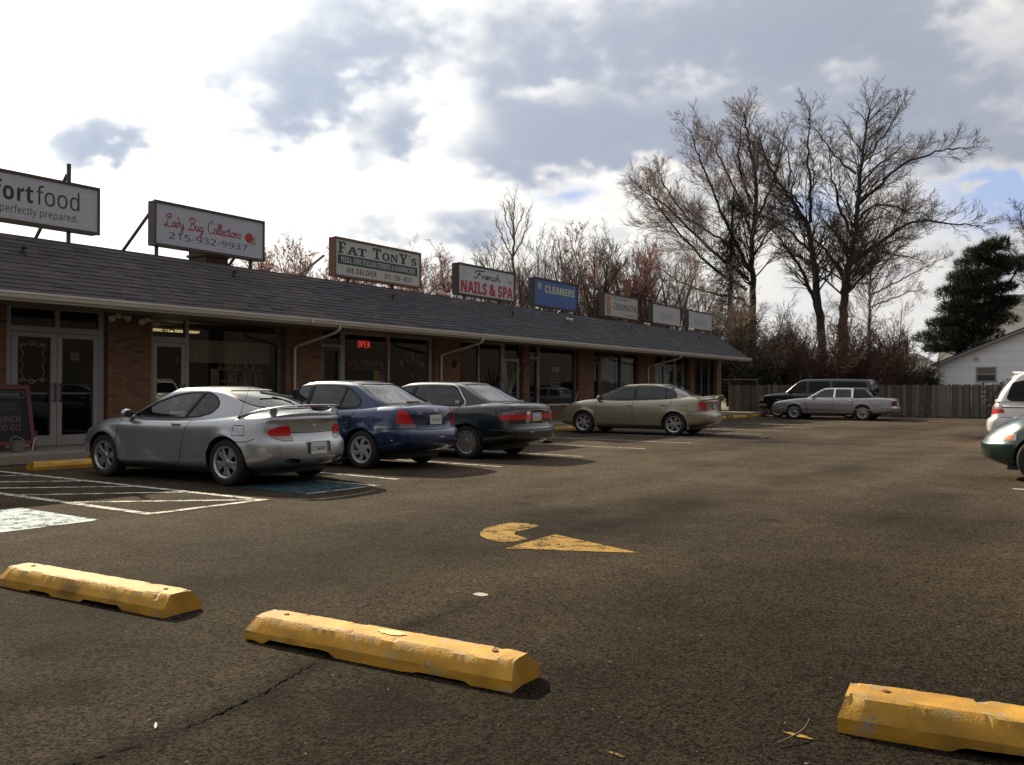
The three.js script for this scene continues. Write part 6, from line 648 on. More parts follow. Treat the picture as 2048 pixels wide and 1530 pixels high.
{ // beige sedan
  const o = carThing('sedan', 'beige gold four-door sedan with six-spoke wheels and trunk lip spoiler', [22.85, 10.1], 0.87, 2.8, 4);
  const A = [[0.98, 1.045], [0.72, 1.20], [0.38, 1.335], [0.10, 1.39], [-0.12, 1.405], [-0.15, 1.035]], B = [[-0.22, 1.41], [-0.55, 1.41], [-0.90, 1.385], [-1.06, 1.35], [-1.10, 1.04], [-0.24, 1.035]], C = [[-1.11, 1.335], [-1.28, 1.26], [-1.40, 1.16], [-1.385, 1.07], [-1.33, 1.045], [-1.145, 1.04]];
  const rw = [[-0.60, 1.13], [0.60, 1.13], [0.46, 1.41], [-0.46, 1.41]], rim = [[1.06, 1.025], [0.74, 1.225], [0.39, 1.36], [0.1, 1.415], [-0.3, 1.436], [-0.7, 1.428], [-1.1, 1.365], [-1.3, 1.282], [-1.435, 1.17], [-1.42, 1.06], [-1.34, 1.022], [0, 1.012]];
  const { paint, bodyGeo } = buildCar({ paint: [0.30, 0.265, 0.185], metal: 0.45, rough: 0.34, wb: 2.8, wheelR: 0.325, wheel: 'six', rim: 'silver', tyreW: 0.215, archK: 1.14,
    body: { x0: -2.42, x1: 2.44, r: 0.12, flare: 0.02, noseBow: 0.18, tailBow: 0.14, top: [[-2.42, 1.0], [-2.25, 1.055], [-1.8, 1.06], [-1.2, 1.03], [-0.3, 1.012], [0.5, 1.0], [1.1, 1.0], [1.6, 0.95], [2.0, 0.87], [2.25, 0.75], [2.44, 0.60]], bot: [[-2.42, 0.32], [-1.9, 0.25], [-1.3, 0.21], [1.1, 0.2], [1.8, 0.22], [2.44, 0.27]],
      plan: [[-2.42, 0.73], [-2.1, 0.82], [-1.4, 0.885], [0, 0.89], [1.4, 0.88], [1.95, 0.80], [2.44, 0.58]], sect: [[0, 0.89], [0.1, 0.96], [0.3, 0.985], [0.5, 1.0], [0.75, 0.985], [0.9, 0.95], [1, 0.905]], crown: [[-2.42, 0.04], [-1.6, 0.05], [1.0, 0.03], [1.5, 0.05], [2.44, 0.06]],
      tail: [[0.28, 0.12], [0.36, 0.03], [0.5, 0], [0.62, 0.02], [0.68, 0.09], [0.85, 0.10], [1.0, 0.05], [1.1, 0.09]], nose: [[0.2, 0.06], [0.4, 0], [0.55, 0], [0.75, 0.06], [1, 0.1]] },
    gh: { y0: 0.955, xr: [[0, -2.2], [0.2, -1.98], [0.5, -1.62], [0.85, -1.22], [1, -0.92]], xf: [[0, 1.52], [0.15, 1.34], [0.5, 0.97], [0.85, 0.58], [1, 0.28]], roof: [[-2, 1.44], [-0.9, 1.46], [-0.35, 1.475], [0.2, 1.455], [0.7, 1.40]], wB: [[-2.2, 0.60], [-1.6, 0.69], [-1, 0.77], [0, 0.80], [0.9, 0.775], [1.5, 0.66]], taper: 0.70, pow: 1.4, bowF: 0.2, bowR: 0.14, r: 0.09, split: -0.3, camber: 0.035 },
    sideWin: [A, B, C], frontWin: [[-0.64, 1.06], [0.64, 1.06], [0.5, 1.39], [-0.5, 1.39]], rearWin: rw, trims: [{ outer: rim, holes: [A, B, C] }, { axis: 'x', outer: growPoly(rw, 0.02), holes: [rw], x0: -2.3, x1: -0.8 }],
    grooves: [[[-0.17, 1.0], [-0.16, 0.6], [-0.15, 0.31]], [[0.98, 0.985], [1.0, 0.6], [0.97, 0.31]], [[0.93, 0.285], [-0.93, 0.275]], [[-0.97, 0.31], [-1.0, 0.48], [-1.12, 0.66], [-1.30, 0.90], [-1.33, 1.01]], [[-1.60, 0.86], [-1.785, 0.86], [-1.79, 0.71], [-1.595, 0.71], [-1.59, 0.845]], [[-1.80, 0.67], [-2.1, 0.675]]],
    rearGrooves: [[[-0.62, 0.99], [-0.52, 0.72], [-0.45, 0.66], [0.45, 0.66], [0.52, 0.72], [0.62, 0.99]]], rearCuts: [{ p: [[-0.25, 0.72], [-0.25, 0.88], [0.25, 0.88], [0.25, 0.72]], d: 0.12 }],
    lamps: [{ name: 'taillight', mat: lampMat.pinkish, p: [[0.66, 1.0], [0.95, 0.99], [0.95, 0.69], [0.52, 0.69]], x0: -2.6, x1: -2.06, d: 0.005, r: 0.03 }, { name: 'brake_light', mat: lampMat.red, p: [[0.67, 0.965], [0.78, 0.955], [0.72, 0.74], [0.58, 0.75]], x0: -2.6, x1: -2.1, d: 0.009, r: 0.04 }, { name: 'side_moulding', axis: 'z', mat: paint_(), p: [[-0.95, 0.478], [0.93, 0.478], [0.93, 0.492], [-0.95, 0.492]], d: 0.008, r: 0.004 }, { name: 'headlight', mat: lampMat.clear, p: [[0.3, 0.66], [0.35, 0.76], [0.80, 0.82], [0.78, 0.68]], x0: 1.95, x1: 2.6 }],
    mirror: [0.90, 1.06, 0.80], handles: [[-0.06, 0.84], [-1.08, 0.86]], seats: [[-0.3, 1], [-1.15, 1.3]], dash: 0.85 }, o);
  function paint_() { return std([0.36, 0.33, 0.25], 0.35, 0.3); }
  mesh('lip_spoiler', sweepBar([[-2.10, 1.06, -0.76], [-2.28, 1.10, -0.66], [-2.36, 1.12, -0.4], [-2.38, 1.125, 0], [-2.36, 1.12, 0.4], [-2.28, 1.10, 0.66], [-2.10, 1.06, 0.76]], 0.07, 0.015, 40), paint, o);
  plateOn(o, -2.42 + 0.105, 0.80, '', 'pa');
  for (const ax of [-1.4, 1.4]) { const g = new RoundedBoxGeometry(0.012, 0.2, 0.2, 2, 0.004); g.translate(ax - 0.40, 0.28, -0.78); mesh('mud_flap', g, std([0.3, 0.265, 0.185], 0.5, 0.2), o); }
}
{ // long silver sedan with the dark half roof
  const o = carThing('long_sedan', 'long silver grey sedan with black vinyl rear roof, beside the dark blue van', [39.5, 8.76], 0.93, 2.91, 0);
  const A = [[0.66, 0.985], [0.36, 1.22], [0.20, 1.325], [-0.02, 1.345], [-0.22, 1.35], [-0.22, 0.978]], B = [[-0.29, 1.35], [-0.6, 1.35], [-0.93, 1.34], [-0.97, 0.978], [-0.29, 0.978]];
  const rw = [[-0.62, 1.05], [0.62, 1.05], [0.5, 1.33], [-0.5, 1.33]], vinyl = std([0.015, 0.014, 0.016], 0.7);
  const { bodyGeo } = buildCar({ paint: [0.30, 0.28, 0.29], metal: 0.5, rough: 0.35, wb: 2.91, wheelR: 0.335, wheel: 'wire', rim: 'dull', tyreW: 0.215, archK: 1.1,
    body: { x0: -2.76, x1: 2.62, r: 0.08, flare: 0.01, noseBow: 0.12, tailBow: 0.09, top: [[-2.76, 0.90], [-2.6, 0.945], [-1.9, 0.972], [-1, 0.958], [0, 0.95], [0.9, 0.95], [1.6, 0.89], [2.3, 0.79], [2.62, 0.70]], bot: [[-2.76, 0.36], [-2.0, 0.28], [-1.4, 0.25], [1.2, 0.24], [2, 0.28], [2.62, 0.32]],
      plan: [[-2.76, 0.86], [-2.2, 0.93], [-1.4, 0.965], [0, 0.97], [1.4, 0.96], [2.2, 0.90], [2.62, 0.80]], sect: [[0, 0.92], [0.1, 0.97], [0.4, 1.0], [0.6, 1.0], [0.85, 0.98], [1, 0.94]], crown: [[-2.76, 0.02], [0.9, 0.02], [1.6, 0.04], [2.62, 0.03]], tail: [[0.3, 0.05], [0.4, 0], [0.55, 0.0], [0.60, 0.06], [0.9, 0.08], [1, 0.1]], nose: [[0.3, 0.03], [0.4, 0], [0.55, 0], [0.6, 0.05], [0.85, 0.08]] },
    gh: { y0: 0.91, xr: [[0, -2.0], [0.3, -1.82], [0.9, -1.50], [1, -1.38]], xf: [[0, 1.1], [0.3, 0.84], [0.9, 0.38], [1, 0.24]], roof: [[-2, 1.39], [-1.3, 1.405], [-0.4, 1.42], [0.3, 1.41]], wB: [[-2, 0.80], [-1, 0.85], [0, 0.86], [1.1, 0.82]], taper: 0.72, pow: 1.3, bowF: 0.1, bowR: 0.08, r: 0.06, split: -0.4, camber: 0.02 },
    sideWin: [A, B], frontWin: [[-0.72, 0.99], [0.72, 0.99], [0.55, 1.34], [-0.55, 1.34]], rearWin: rw, trims: [{ outer: growPoly([[0.66, 0.985], [0.2, 1.325], [-0.2, 1.35], [-0.93, 1.34], [-0.97, 0.978]], 0.016), holes: [A, B], mat: M.chrome, name: 'chrome_trim' }],
    roofSkin: { name: 'vinyl_roof', mat: vinyl, poly: [[-1.02, 1.6], [-1.06, 0.93], [-2.2, 0.93], [-2.2, 1.6]], holes: [{ p: rw, x: [-2.4, -1.2] }] },
    grooves: [[[-0.25, 0.945], [-0.25, 0.34]], [[0.95, 0.93], [0.95, 0.34]], [[-1.02, 0.945], [-1.02, 0.62]]],
    lamps: [{ name: 'side_moulding', axis: 'z', mat: M.chrome, p: [[-2.4, 0.45], [2.2, 0.45], [2.2, 0.49], [-2.4, 0.49]], d: 0.014, r: 0.01 }, { name: 'taillight', mat: lampMat.darkRed, p: [[0.3, 0.64], [0.3, 0.84], [0.98, 0.84], [0.98, 0.64]], x0: -2.9, x1: -2.62, d: 0.006, r: 0.015 }, { name: 'headlight', mat: lampMat.clear, p: [[0.4, 0.60], [0.4, 0.73], [0.95, 0.73], [0.95, 0.60]], x0: 2.3, x1: 2.8, r: 0.02 }, { name: 'chrome_bumper', mat: M.chrome, p: [[-0.98, 0.54], [0.98, 0.54], [0.98, 0.57], [-0.98, 0.57]], x0: 2.2, x1: 2.9, d: 0.012, r: 0.01, single: true }],
    mirror: [0.62, 1.03, 0.90], mirrorMat: M.chrome, handles: [[-0.14, 0.84], [-0.92, 0.84]], handleMat: M.chrome, seats: [[-0.3, 1.2], [-1.15, 1.4]], dash: 0.6 }, o);
  { const gs = []; for (const s of [-1, 1]) gs.push(beam(new THREE.Vector3(-1.03, 0.965, s * 0.858), new THREE.Vector3(-1.01, 1.36, s * 0.70), 0.05, 0.02)); mesh('roof_band', merge(gs), M.chrome, o); }
  plateOn(o, skinX(bodyGeo, 0.72, 0) - 0.006, 0.72, '', 'plain', 0);
}
{ // dark blue van
  const o = tag(thing('van', 'x', 'van', P(43.1, 0, 11.6), Math.PI / 2), 'dark blue full-size van or wagon parked behind the long silver sedan, by the fence', 'van');
  const A = [[1.12, 1.20], [0.92, 1.45], [0.74, 1.66], [0.55, 1.70], [0.28, 1.70], [0.28, 1.20]], B = [[0.20, 1.70], [-0.75, 1.70], [-0.80, 1.20], [0.20, 1.20]], C = [[-0.88, 1.70], [-2.30, 1.67], [-2.42, 1.58], [-2.42, 1.20], [-0.92, 1.20]];
  buildCar({ paint: [0.005, 0.007, 0.018], metal: 0.4, rough: 0.32, wb: 3.3, wheelR: 0.37, wheel: 'plain', rim: 'dull', tyreW: 0.24, archK: 1.12,
    body: { x0: -2.75, x1: 2.72, r: 0.09, flare: 0.02, noseBow: 0.08, tailBow: 0.05, top: [[-2.75, 1.15], [0, 1.16], [1.2, 1.16], [2.0, 1.10], [2.5, 1.03], [2.72, 0.95]], bot: [[-2.75, 0.42], [-1, 0.32], [1, 0.32], [2.72, 0.42]], plan: [[-2.75, 0.94], [-2, 0.98], [0, 0.985], [1.6, 0.975], [2.72, 0.88]], sect: [[0, 0.93], [0.15, 0.98], [0.5, 1], [0.85, 0.98], [1, 0.95]], crown: [[-2.75, 0], [1.2, 0.02], [2, 0.05], [2.72, 0.03]], tail: [[0.4, 0.02], [0.5, 0], [0.65, 0], [0.7, 0.05], [1.2, 0.05]], nose: [[0.4, 0.02], [0.5, 0], [0.65, 0], [0.72, 0.07], [1.1, 0.1]] },
    gh: { y0: 1.1, xr: [[0, -2.69], [0.6, -2.64], [1, -2.52]], xf: [[0, 1.55], [0.3, 1.28], [0.8, 0.88], [1, 0.62]], roof: [[-2.7, 1.80], [-1, 1.84], [0.4, 1.83], [1, 1.78]], wB: [[-2.7, 0.88], [0, 0.92], [1, 0.90], [1.55, 0.82]], taper: 0.84, pow: 1.3, bowF: 0.1, bowR: 0.04, r: 0.07, split: -0.5 }, glass: M.tintGlass,
    sideWin: [A, B, C], frontWin: [[-0.75, 1.21], [0.75, 1.21], [0.66, 1.68], [-0.66, 1.68]], rearWin: [[-0.7, 1.22], [0.7, 1.22], [0.62, 1.65], [-0.62, 1.65]],
    grooves: [[[0.24, 1.13], [0.24, 0.45]], [[1.25, 1.13], [1.3, 0.45]], [[-0.84, 1.13], [-0.84, 0.5]]],
    lamps: [{ name: 'headlight', mat: lampMat.clear, p: [[0.45, 0.78], [0.45, 0.97], [0.98, 0.97], [0.98, 0.78]], x0: 2.35, x1: 2.9, r: 0.02 }, { name: 'taillight', mat: lampMat.darkRed, p: [[0.75, 0.75], [0.75, 1.12], [1, 1.12], [1, 0.75]], x0: -2.9, x1: -2.6, r: 0.02 }, { name: 'bumper', mat: M.chrome, p: [[-1, 0.5], [1, 0.5], [1, 0.66], [-1, 0.66]], x0: 2.2, x1: 2.9, d: 0.02, r: 0.02, single: true }],
    mirror: [1.05, 1.24, 0.94], mirrorMat: M.darkPlastic, handles: [[0.38, 1.0], [-0.7, 1.0]], handleMat: M.darkPlastic, seats: [[0.1, 1.1], [-0.9, 1.3], [-1.9, 1.3]], dash: 1.0 }, o);
}
{ // white minivan
  const o = thing('minivan', 'white minivan at the right edge, seen from its rear corner', 'minivan', P(22.15, 0, -0.36), -Math.PI / 2);
  const A = [[1.35, 1.10], [1.05, 1.36], [0.80, 1.52], [0.55, 1.56], [0.35, 1.565], [0.30, 1.06]], B = [[0.25, 1.565], [-0.75, 1.56], [-0.80, 1.06], [0.20, 1.06]], C = [[-0.88, 1.555], [-1.80, 1.50], [-2.06, 1.44], [-2.16, 1.12], [-2.10, 1.075], [-0.92, 1.06]];
  const { paint } = buildCar({ paint: [0.70, 0.69, 0.66], metal: 0.1, rough: 0.35, wb: 3.0, wheelR: 0.34, wheel: 'six', rim: 'silver', tyreW: 0.22, archK: 1.14,
    body: { x0: -2.62, x1: 2.5, r: 0.12, flare: 0.02, noseBow: 0.18, tailBow: 0.13, top: [[-2.62, 1.02], [-2.2, 1.04], [0, 1.03], [1.2, 1.02], [1.8, 0.95], [2.3, 0.80], [2.5, 0.68]], bot: [[-2.62, 0.34], [-1.6, 0.24], [1.2, 0.22], [2.5, 0.26]], plan: [[-2.62, 0.86], [-2.2, 0.93], [0, 0.97], [1.5, 0.95], [2.1, 0.86], [2.5, 0.68]], sect: [[0, 0.90], [0.12, 0.96], [0.4, 1], [0.6, 0.995], [0.85, 0.97], [1, 0.94]], crown: [[-2.62, 0], [1.2, 0.03], [2.5, 0.05]],
      tail: [[0.3, 0.10], [0.42, 0.01], [0.55, 0], [0.66, 0.02], [0.72, 0.09], [0.9, 0.12], [1.1, 0.14]], nose: [[0.2, 0.05], [0.4, 0], [0.6, 0], [0.8, 0.08]] },
    gh: { y0: 0.97, xr: [[0, -2.50], [0.3, -2.42], [0.7, -2.24], [0.9, -2.10], [1, -1.95]], xf: [[0, 1.75], [0.3, 1.40], [0.8, 0.85], [1, 0.55]], roof: [[-2.5, 1.68], [-1.5, 1.73], [-0.3, 1.75], [0.6, 1.71], [1, 1.65]], wB: [[-2.5, 0.82], [-1.5, 0.90], [0, 0.92], [1.2, 0.88], [1.75, 0.78]], taper: 0.80, pow: 1.4, bowF: 0.2, bowR: 0.14, r: 0.08, split: -0.5 }, glass: M.tintGlass,
    sideWin: [A, B, C], frontWin: [[-0.74, 1.05], [0.74, 1.05], [0.6, 1.6], [-0.6, 1.6]], rearWin: [[-0.66, 1.10], [0.66, 1.10], [0.58, 1.56], [-0.58, 1.56]], trims: [{ outer: growPoly(C, 0.02), holes: [C] }],
    grooves: [[[-0.82, 1.01], [-0.84, 0.4]], [[-0.86, 0.985], [-2.36, 0.985]], { p: [[-0.9, 0.92], [-2.3, 0.925]], w: 0.02 }, [[-1.95, 0.70], [-2.2, 0.72], [-2.35, 0.70]], [[0.28, 1.01], [0.28, 0.35]]],
    lamps: [{ name: 'taillight', mat: lampMat.red, p: [[0.62, 0.76], [0.60, 0.88], [1.0, 0.89], [1.0, 0.83]], x0: -2.8, x1: -2.22, d: 0.006, r: 0.02 }, { name: 'reversing_light', mat: lampMat.clear, p: [[0.60, 0.885], [0.62, 0.98], [1.0, 0.98], [1.0, 0.895]], x0: -2.8, x1: -2.26, d: 0.006, r: 0.03 }, { name: 'headlight', mat: lampMat.clear, p: [[0.35, 0.66], [0.4, 0.78], [0.9, 0.86], [0.88, 0.70]], x0: 1.95, x1: 2.7 }],
    mirror: [1.15, 1.12, 0.92], handles: [[0.42, 0.92], [-0.72, 0.92]], seats: [[0.2, 1.1], [-0.9, 1.3]], dash: 1.1 }, o);
  mesh('roof_spoiler', sweepBar([[-1.80, 1.63, -0.62], [-1.92, 1.66, -0.5], [-1.97, 1.675, 0], [-1.92, 1.66, 0.5], [-1.80, 1.63, 0.62]], 0.16, 0.035, 24), paint, o);
}
{ // dark green car, only its nose in view
  const o = thing('sedan', 'dark green sedan at the right edge, only its front fender and oval headlight in view', 'car', P(14.86, 0, -0.62), Math.PI / 2);
  buildCar({ paint: [0.012, 0.035, 0.030], metal: 0.45, rough: 0.28, wb: 2.75, wheelR: 0.32, wheel: 'five', rim: 'silver', tyreW: 0.205, archK: 1.15,
    body: { x0: -2.4, x1: 2.22, r: 0.14, flare: 0.02, noseBow: 0.25, tailBow: 0.16, top: [[-2.4, 0.92], [-1.8, 0.96], [0, 0.94], [1.1, 0.93], [1.6, 0.88], [1.86, 0.82], [2.08, 0.71], [2.22, 0.58]], bot: [[-2.4, 0.3], [-1, 0.2], [1, 0.19], [1.85, 0.2], [2.22, 0.26]], plan: [[-2.4, 0.72], [-1.3, 0.89], [0, 0.90], [1.375, 0.89], [1.8, 0.82], [2.22, 0.62]], sect: [[0, 0.88], [0.12, 0.955], [0.35, 0.99], [0.5, 1], [0.75, 0.98], [0.9, 0.94], [1, 0.88]], crown: [[-2.4, 0.04], [1.0, 0.04], [1.5, 0.07], [2.22, 0.06]],
      tail: [[0.3, 0.08], [0.45, 0], [0.6, 0.03], [1, 0.1]], nose: [[0.2, 0.1], [0.35, 0.02], [0.45, 0], [0.52, 0.005], [0.55, 0.03], [0.62, 0.06], [0.8, 0.12]] },
    gh: { y0: 0.89, xr: [[0, -2.0], [0.6, -1.45], [1, -0.9]], xf: [[0, 1.42], [0.2, 1.20], [0.6, 0.82], [1, 0.28]], roof: [[-2, 1.38], [-0.9, 1.39], [-0.2, 1.40], [0.7, 1.36]], wB: [[-2, 0.62], [-1, 0.76], [0, 0.79], [0.8, 0.77], [1.4, 0.68]], taper: 0.72, pow: 1.4, bowF: 0.2, bowR: 0.14, r: 0.09, split: -0.2 },
    sideWin: [[[1.0, 0.98], [0.4, 1.30], [0.05, 1.33], [0.05, 0.97]], [[-0.05, 1.33], [-0.8, 1.30], [-1.1, 1.08], [-1.1, 0.99], [-0.05, 0.97]]], frontWin: [[-0.64, 0.98], [0.64, 0.98], [0.48, 1.33], [-0.48, 1.33]], rearWin: [[-0.6, 1.02], [0.6, 1.02], [0.46, 1.33], [-0.46, 1.33]],
    grooves: [[[0.02, 0.93], [0.02, 0.27]], [[1.0, 0.92], [1.0, 0.27]], { p: [[1.76, 0.615], [1.9, 0.615]], w: 0.012 }],
    lamps: [{ name: 'headlight', mat: lampMat.clear, p: [[0.36, 0.585], [0.42, 0.655], [0.62, 0.68], [1.0, 0.66], [1.0, 0.60], [0.6, 0.565]], x0: 1.70, x1: 2.4, d: 0.006, r: 0.05 }, { name: 'turn_signal', mat: lampMat.amber, p: [[0.66, 0.592], [0.66, 0.650], [1.0, 0.645], [1.0, 0.605]], x0: 1.75, x1: 2.4, d: 0.010, r: 0.025 }, { name: 'bumper_strip', mat: M.chrome, axis: 'z', p: [[1.72, 0.605], [1.82, 0.605], [1.82, 0.612], [1.72, 0.612]], d: 0.006, r: 0.002 }],
    mirror: [0.9, 1.0, 0.8], handles: [[-0.12, 0.82], [-0.98, 0.82]], seats: [[-0.3, 1], [-1.1, 1.3]], dash: 0.85 }, o);
}

// ---------------------------------------------------------------- trees, fence and houses behind
class Wood { // collects tapered limbs
  constructor() { this.pos = []; this.nor = []; this.idx = []; }
  limb(pts, r0, r1) {
    const n = pts.length, K = r0 > 0.10 ? 8 : r0 > 0.035 ? 5 : 3, at0 = this.pos.length / 3, t = new THREE.Vector3(), a = new THREE.Vector3(), b = new THREE.Vector3(), q = new THREE.Vector3();
    for (let i = 0; i < n; i++) {
      t.subVectors(pts[Math.min(n - 1, i + 1)], pts[Math.max(0, i - 1)]).normalize(); a.set(t.y, -t.x, 0.37).cross(t).normalize(); b.crossVectors(t, a);
      const r = lerp(r0, r1, i / (n - 1));
      for (let k = 0; k < K; k++) { const an = k / K * 2 * Math.PI, c = Math.cos(an), s = Math.sin(an); q.set(a.x * c + b.x * s, a.y * c + b.y * s, a.z * c + b.z * s); this.pos.push(pts[i].x + q.x * r, pts[i].y + q.y * r, pts[i].z + q.z * r); this.nor.push(q.x, q.y, q.z); }
    }
    for (let i = 0; i < n - 1; i++) for (let k = 0; k < K; k++) { const A = at0 + i * K + k, B = at0 + i * K + (k + 1) % K; this.idx.push(A, B, A + K, B, B + K, A + K); }
  }
  tri(p, d, u, l, w) { const at = this.pos.length / 3; const x = u.x * w, y = u.y * w, z = u.z * w; this.pos.push(p.x - x, p.y - y, p.z - z, p.x + x, p.y + y, p.z + z, p.x + d.x * l, p.y + d.y * l, p.z + d.z * l); for (let k = 0; k < 3; k++) this.nor.push(d.x * 0.3, 0.6 + d.y * 0.3, d.z * 0.3); this.idx.push(at, at + 1, at + 2); }
  build() { const g = new THREE.BufferGeometry(); g.setAttribute('position', new THREE.Float32BufferAttribute(this.pos, 3)); g.setAttribute('normal', new THREE.Float32BufferAttribute(this.nor, 3)); g.setIndex(this.idx); return g; }
}
const along = (pts, t) => { const x = t * (pts.length - 1), i = Math.min(pts.length - 2, Math.floor(x)); return pts[i].clone().lerp(pts[i + 1], x - i); };
const lengthOf = (pts) => { let l = 0; for (let i = 1; i < pts.length; i++) l += pts[i].distanceTo(pts[i - 1]); return l; };
// branches on a limb, down to twigs. o: per level { n per metre, ratio, angle, up, twig radius }
function ramify(trunk, crown, pts, r0, level, o, r) {
  const L = lengthOf(pts), lv = o.levels[level]; if (!lv) return;
  const n = Math.max(lv.min || 2, Math.round(L * lv.n * (0.8 + 0.4 * r())));
  for (let i = 0; i < n; i++) {
    const t = lerp(lv.from ?? 0.22, 1, (i + r()) / n), p = along(pts, Math.min(t, 0.999)), tan = along(pts, Math.min(1, t + 0.06)).sub(along(pts, Math.max(0, t - 0.06))).normalize();
    const side = new THREE.Vector3(r() - 0.5, (r() - 0.5) * 0.7, r() - 0.5).normalize(); side.addScaledVector(tan, -side.dot(tan)).normalize();
    const ang = lv.angle * (0.65 + 0.7 * r()), d = tan.clone().multiplyScalar(Math.cos(ang)).addScaledVector(side, Math.sin(ang)); d.y += lv.up; d.normalize();
    const len = Math.max(lv.minLen || 0.25, Math.min(L, lv.cap || 14) * lv.ratio * (1.15 - (lv.taper ?? 0.7) * t) * (0.6 + 0.7 * r())), seg = lv.seg || 3, q = [p], dd = d.clone();
    for (let k = 1; k <= seg; k++) { dd.x += (r() - 0.5) * (lv.wig ?? 0.35); dd.y += (r() - 0.5) * (lv.wig ?? 0.35) + lv.up * 0.5; dd.z += (r() - 0.5) * (lv.wig ?? 0.35); dd.normalize(); q.push(q[k - 1].clone().addScaledVector(dd, len / seg)); }
    const ra = Math.max(lv.r, r0 * (1 - 0.65 * t) * (lv.rk ?? 0.5)), rb = Math.max(o.tip || 0.006, ra * 0.35);
    (level < 1 ? trunk : crown).limb(q, ra, rb);
    if (o.buds && level >= o.levels.length - 2) for (let k = 0; k < o.buds; k++) { const bp = along(q, 0.3 + 0.7 * r()), bd = new THREE.Vector3(r() - 0.5, r() - 0.3, r() - 0.5).normalize(); o.budWood.tri(bp, bd, new THREE.Vector3(r() - 0.5, r() - 0.5, r() - 0.5).normalize(), 0.10 + 0.1 * r(), 0.02); }
    ramify(trunk, crown, q, ra, level + 1, o, r);
  }
}
const bark = std([0.052, 0.042, 0.035], 0.95, 0, { map: grime }), barkBrown = std([0.13, 0.09, 0.066], 0.95), twigGrey = std([0.11, 0.085, 0.068], 0.95), twigRed = std([0.27, 0.135, 0.115], 0.95), twigBrown = std([0.22, 0.15, 0.11], 0.95), twigRust = std([0.085, 0.040, 0.026], 0.95), budRed = std([0.36, 0.15, 0.13], 0.9), birch = std([0.26, 0.24, 0.21], 0.9, 0, { map: grime });
const RIGHT = new THREE.Vector3(0.56324, 0, 0.82629), AHEAD = new THREE.Vector3(0.82629, 0, -0.56324);
const spot = (x, y, depth) => new THREE.Vector3(x - 1024, 765 - y, -1754.5).applyQuaternion(camera.quaternion).multiplyScalar(depth / 1754.5).add(camera.position); // where a point of the survey photo lies, that many metres off
function treeThing(name, label, base, parts, group, cat = 'tree') { const o = thing(name, label, cat, base, 0, group); for (const [n, w, m] of parts) { const g = w.build(); g.translate(-base.x, -base.y, -base.z); mesh(n, g, m, o); } return o; }
const bigLevels = [{ n: 3.2, ratio: 0.34, angle: 0.78, up: 0.07, r: 0.020, seg: 6, rk: 0.5, min: 11, wig: 0.32, taper: 0.75 }, { n: 4.4, ratio: 0.42, angle: 0.68, up: 0.07, r: 0.011, seg: 3, rk: 0.55, min: 5, wig: 0.34 }, { n: 6.0, ratio: 0.48, angle: 0.62, up: 0.04, r: 0.0095, seg: 1, minLen: 0.32, min: 4, rk: 0.5 }];
function surveyed(name, label, depth, limbs, seed, mats, levels = bigLevels, tip = 0.006) { // a tree from its surveyed limbs: [pixel path, start radius, depth swing]
  const r = rng(seed), tr = new Wood(), cr = new Wood(); let base = null;
  for (const [path, r0, swing] of limbs) { const pts0 = path.map(([x, y], i) => spot(1230 + x / 2.5037, 160 + y / 2.5037, depth).addScaledVector(AHEAD, (swing || 0) * Math.pow(i / (path.length - 1), 1.2))), cv = new THREE.CatmullRomCurve3(pts0), all = cv.getPoints(path.length * 4), pts = all.slice(0, Math.ceil(all.length * 0.93)); for (let i = 2; i < pts.length; i++) pts[i].add(new THREE.Vector3((r() - 0.5) * 0.16, (r() - 0.5) * 0.16, (r() - 0.5) * 0.16)); base = base || new THREE.Vector3(pts[0].x, 0, pts[0].z); tr.limb(pts, r0 * 0.80, Math.max(0.025, r0 * 0.11)); ramify(tr, cr, pts, r0 * 0.40, 0, { levels, tip }, r); }
  return treeThing(name, label, base, [['trunk', tr, mats[0]], ['crown', cr, mats[1]]], 'bare trees behind the lot');
}
surveyed('bare_tree', 'tallest dark bare tree right of centre, with wide arching limbs reaching right', 66, [
  [[[1130, 1560], [1140, 1300], [1142, 1110], [1148, 1010], [1165, 920], [1190, 800], [1203, 650], [1210, 500], [1228, 330], [1245, 200], [1262, 105]], 0.46, -1],
  [[[1165, 930], [1240, 870], [1340, 795], [1440, 735], [1560, 745], [1680, 770], [1740, 790]], 0.20, -4], [[[1195, 735], [1270, 650], [1370, 605], [1480, 610], [1590, 625], [1680, 600]], 0.17, 4], [[[1203, 640], [1290, 555], [1400, 450], [1530, 395], [1650, 385], [1690, 400]], 0.16, -3],
  [[[1208, 560], [1290, 460], [1400, 370], [1510, 290], [1570, 220]], 0.14, 4], [[[1190, 790], [1120, 680], [1060, 580], [1010, 490], [975, 380]], 0.17, -4], [[[1206, 470], [1150, 400], [1100, 310], [1060, 220], [1040, 160]], 0.12, 3], [[[1145, 990], [1085, 870], [1030, 790], [985, 700]], 0.20, 2], [[[1215, 440], [1290, 340], [1350, 220], [1380, 120]], 0.11, -3], [[[1180, 860], [1260, 870], [1360, 905], [1450, 950]], 0.10, -4],
], 301, [bark, twigGrey]);
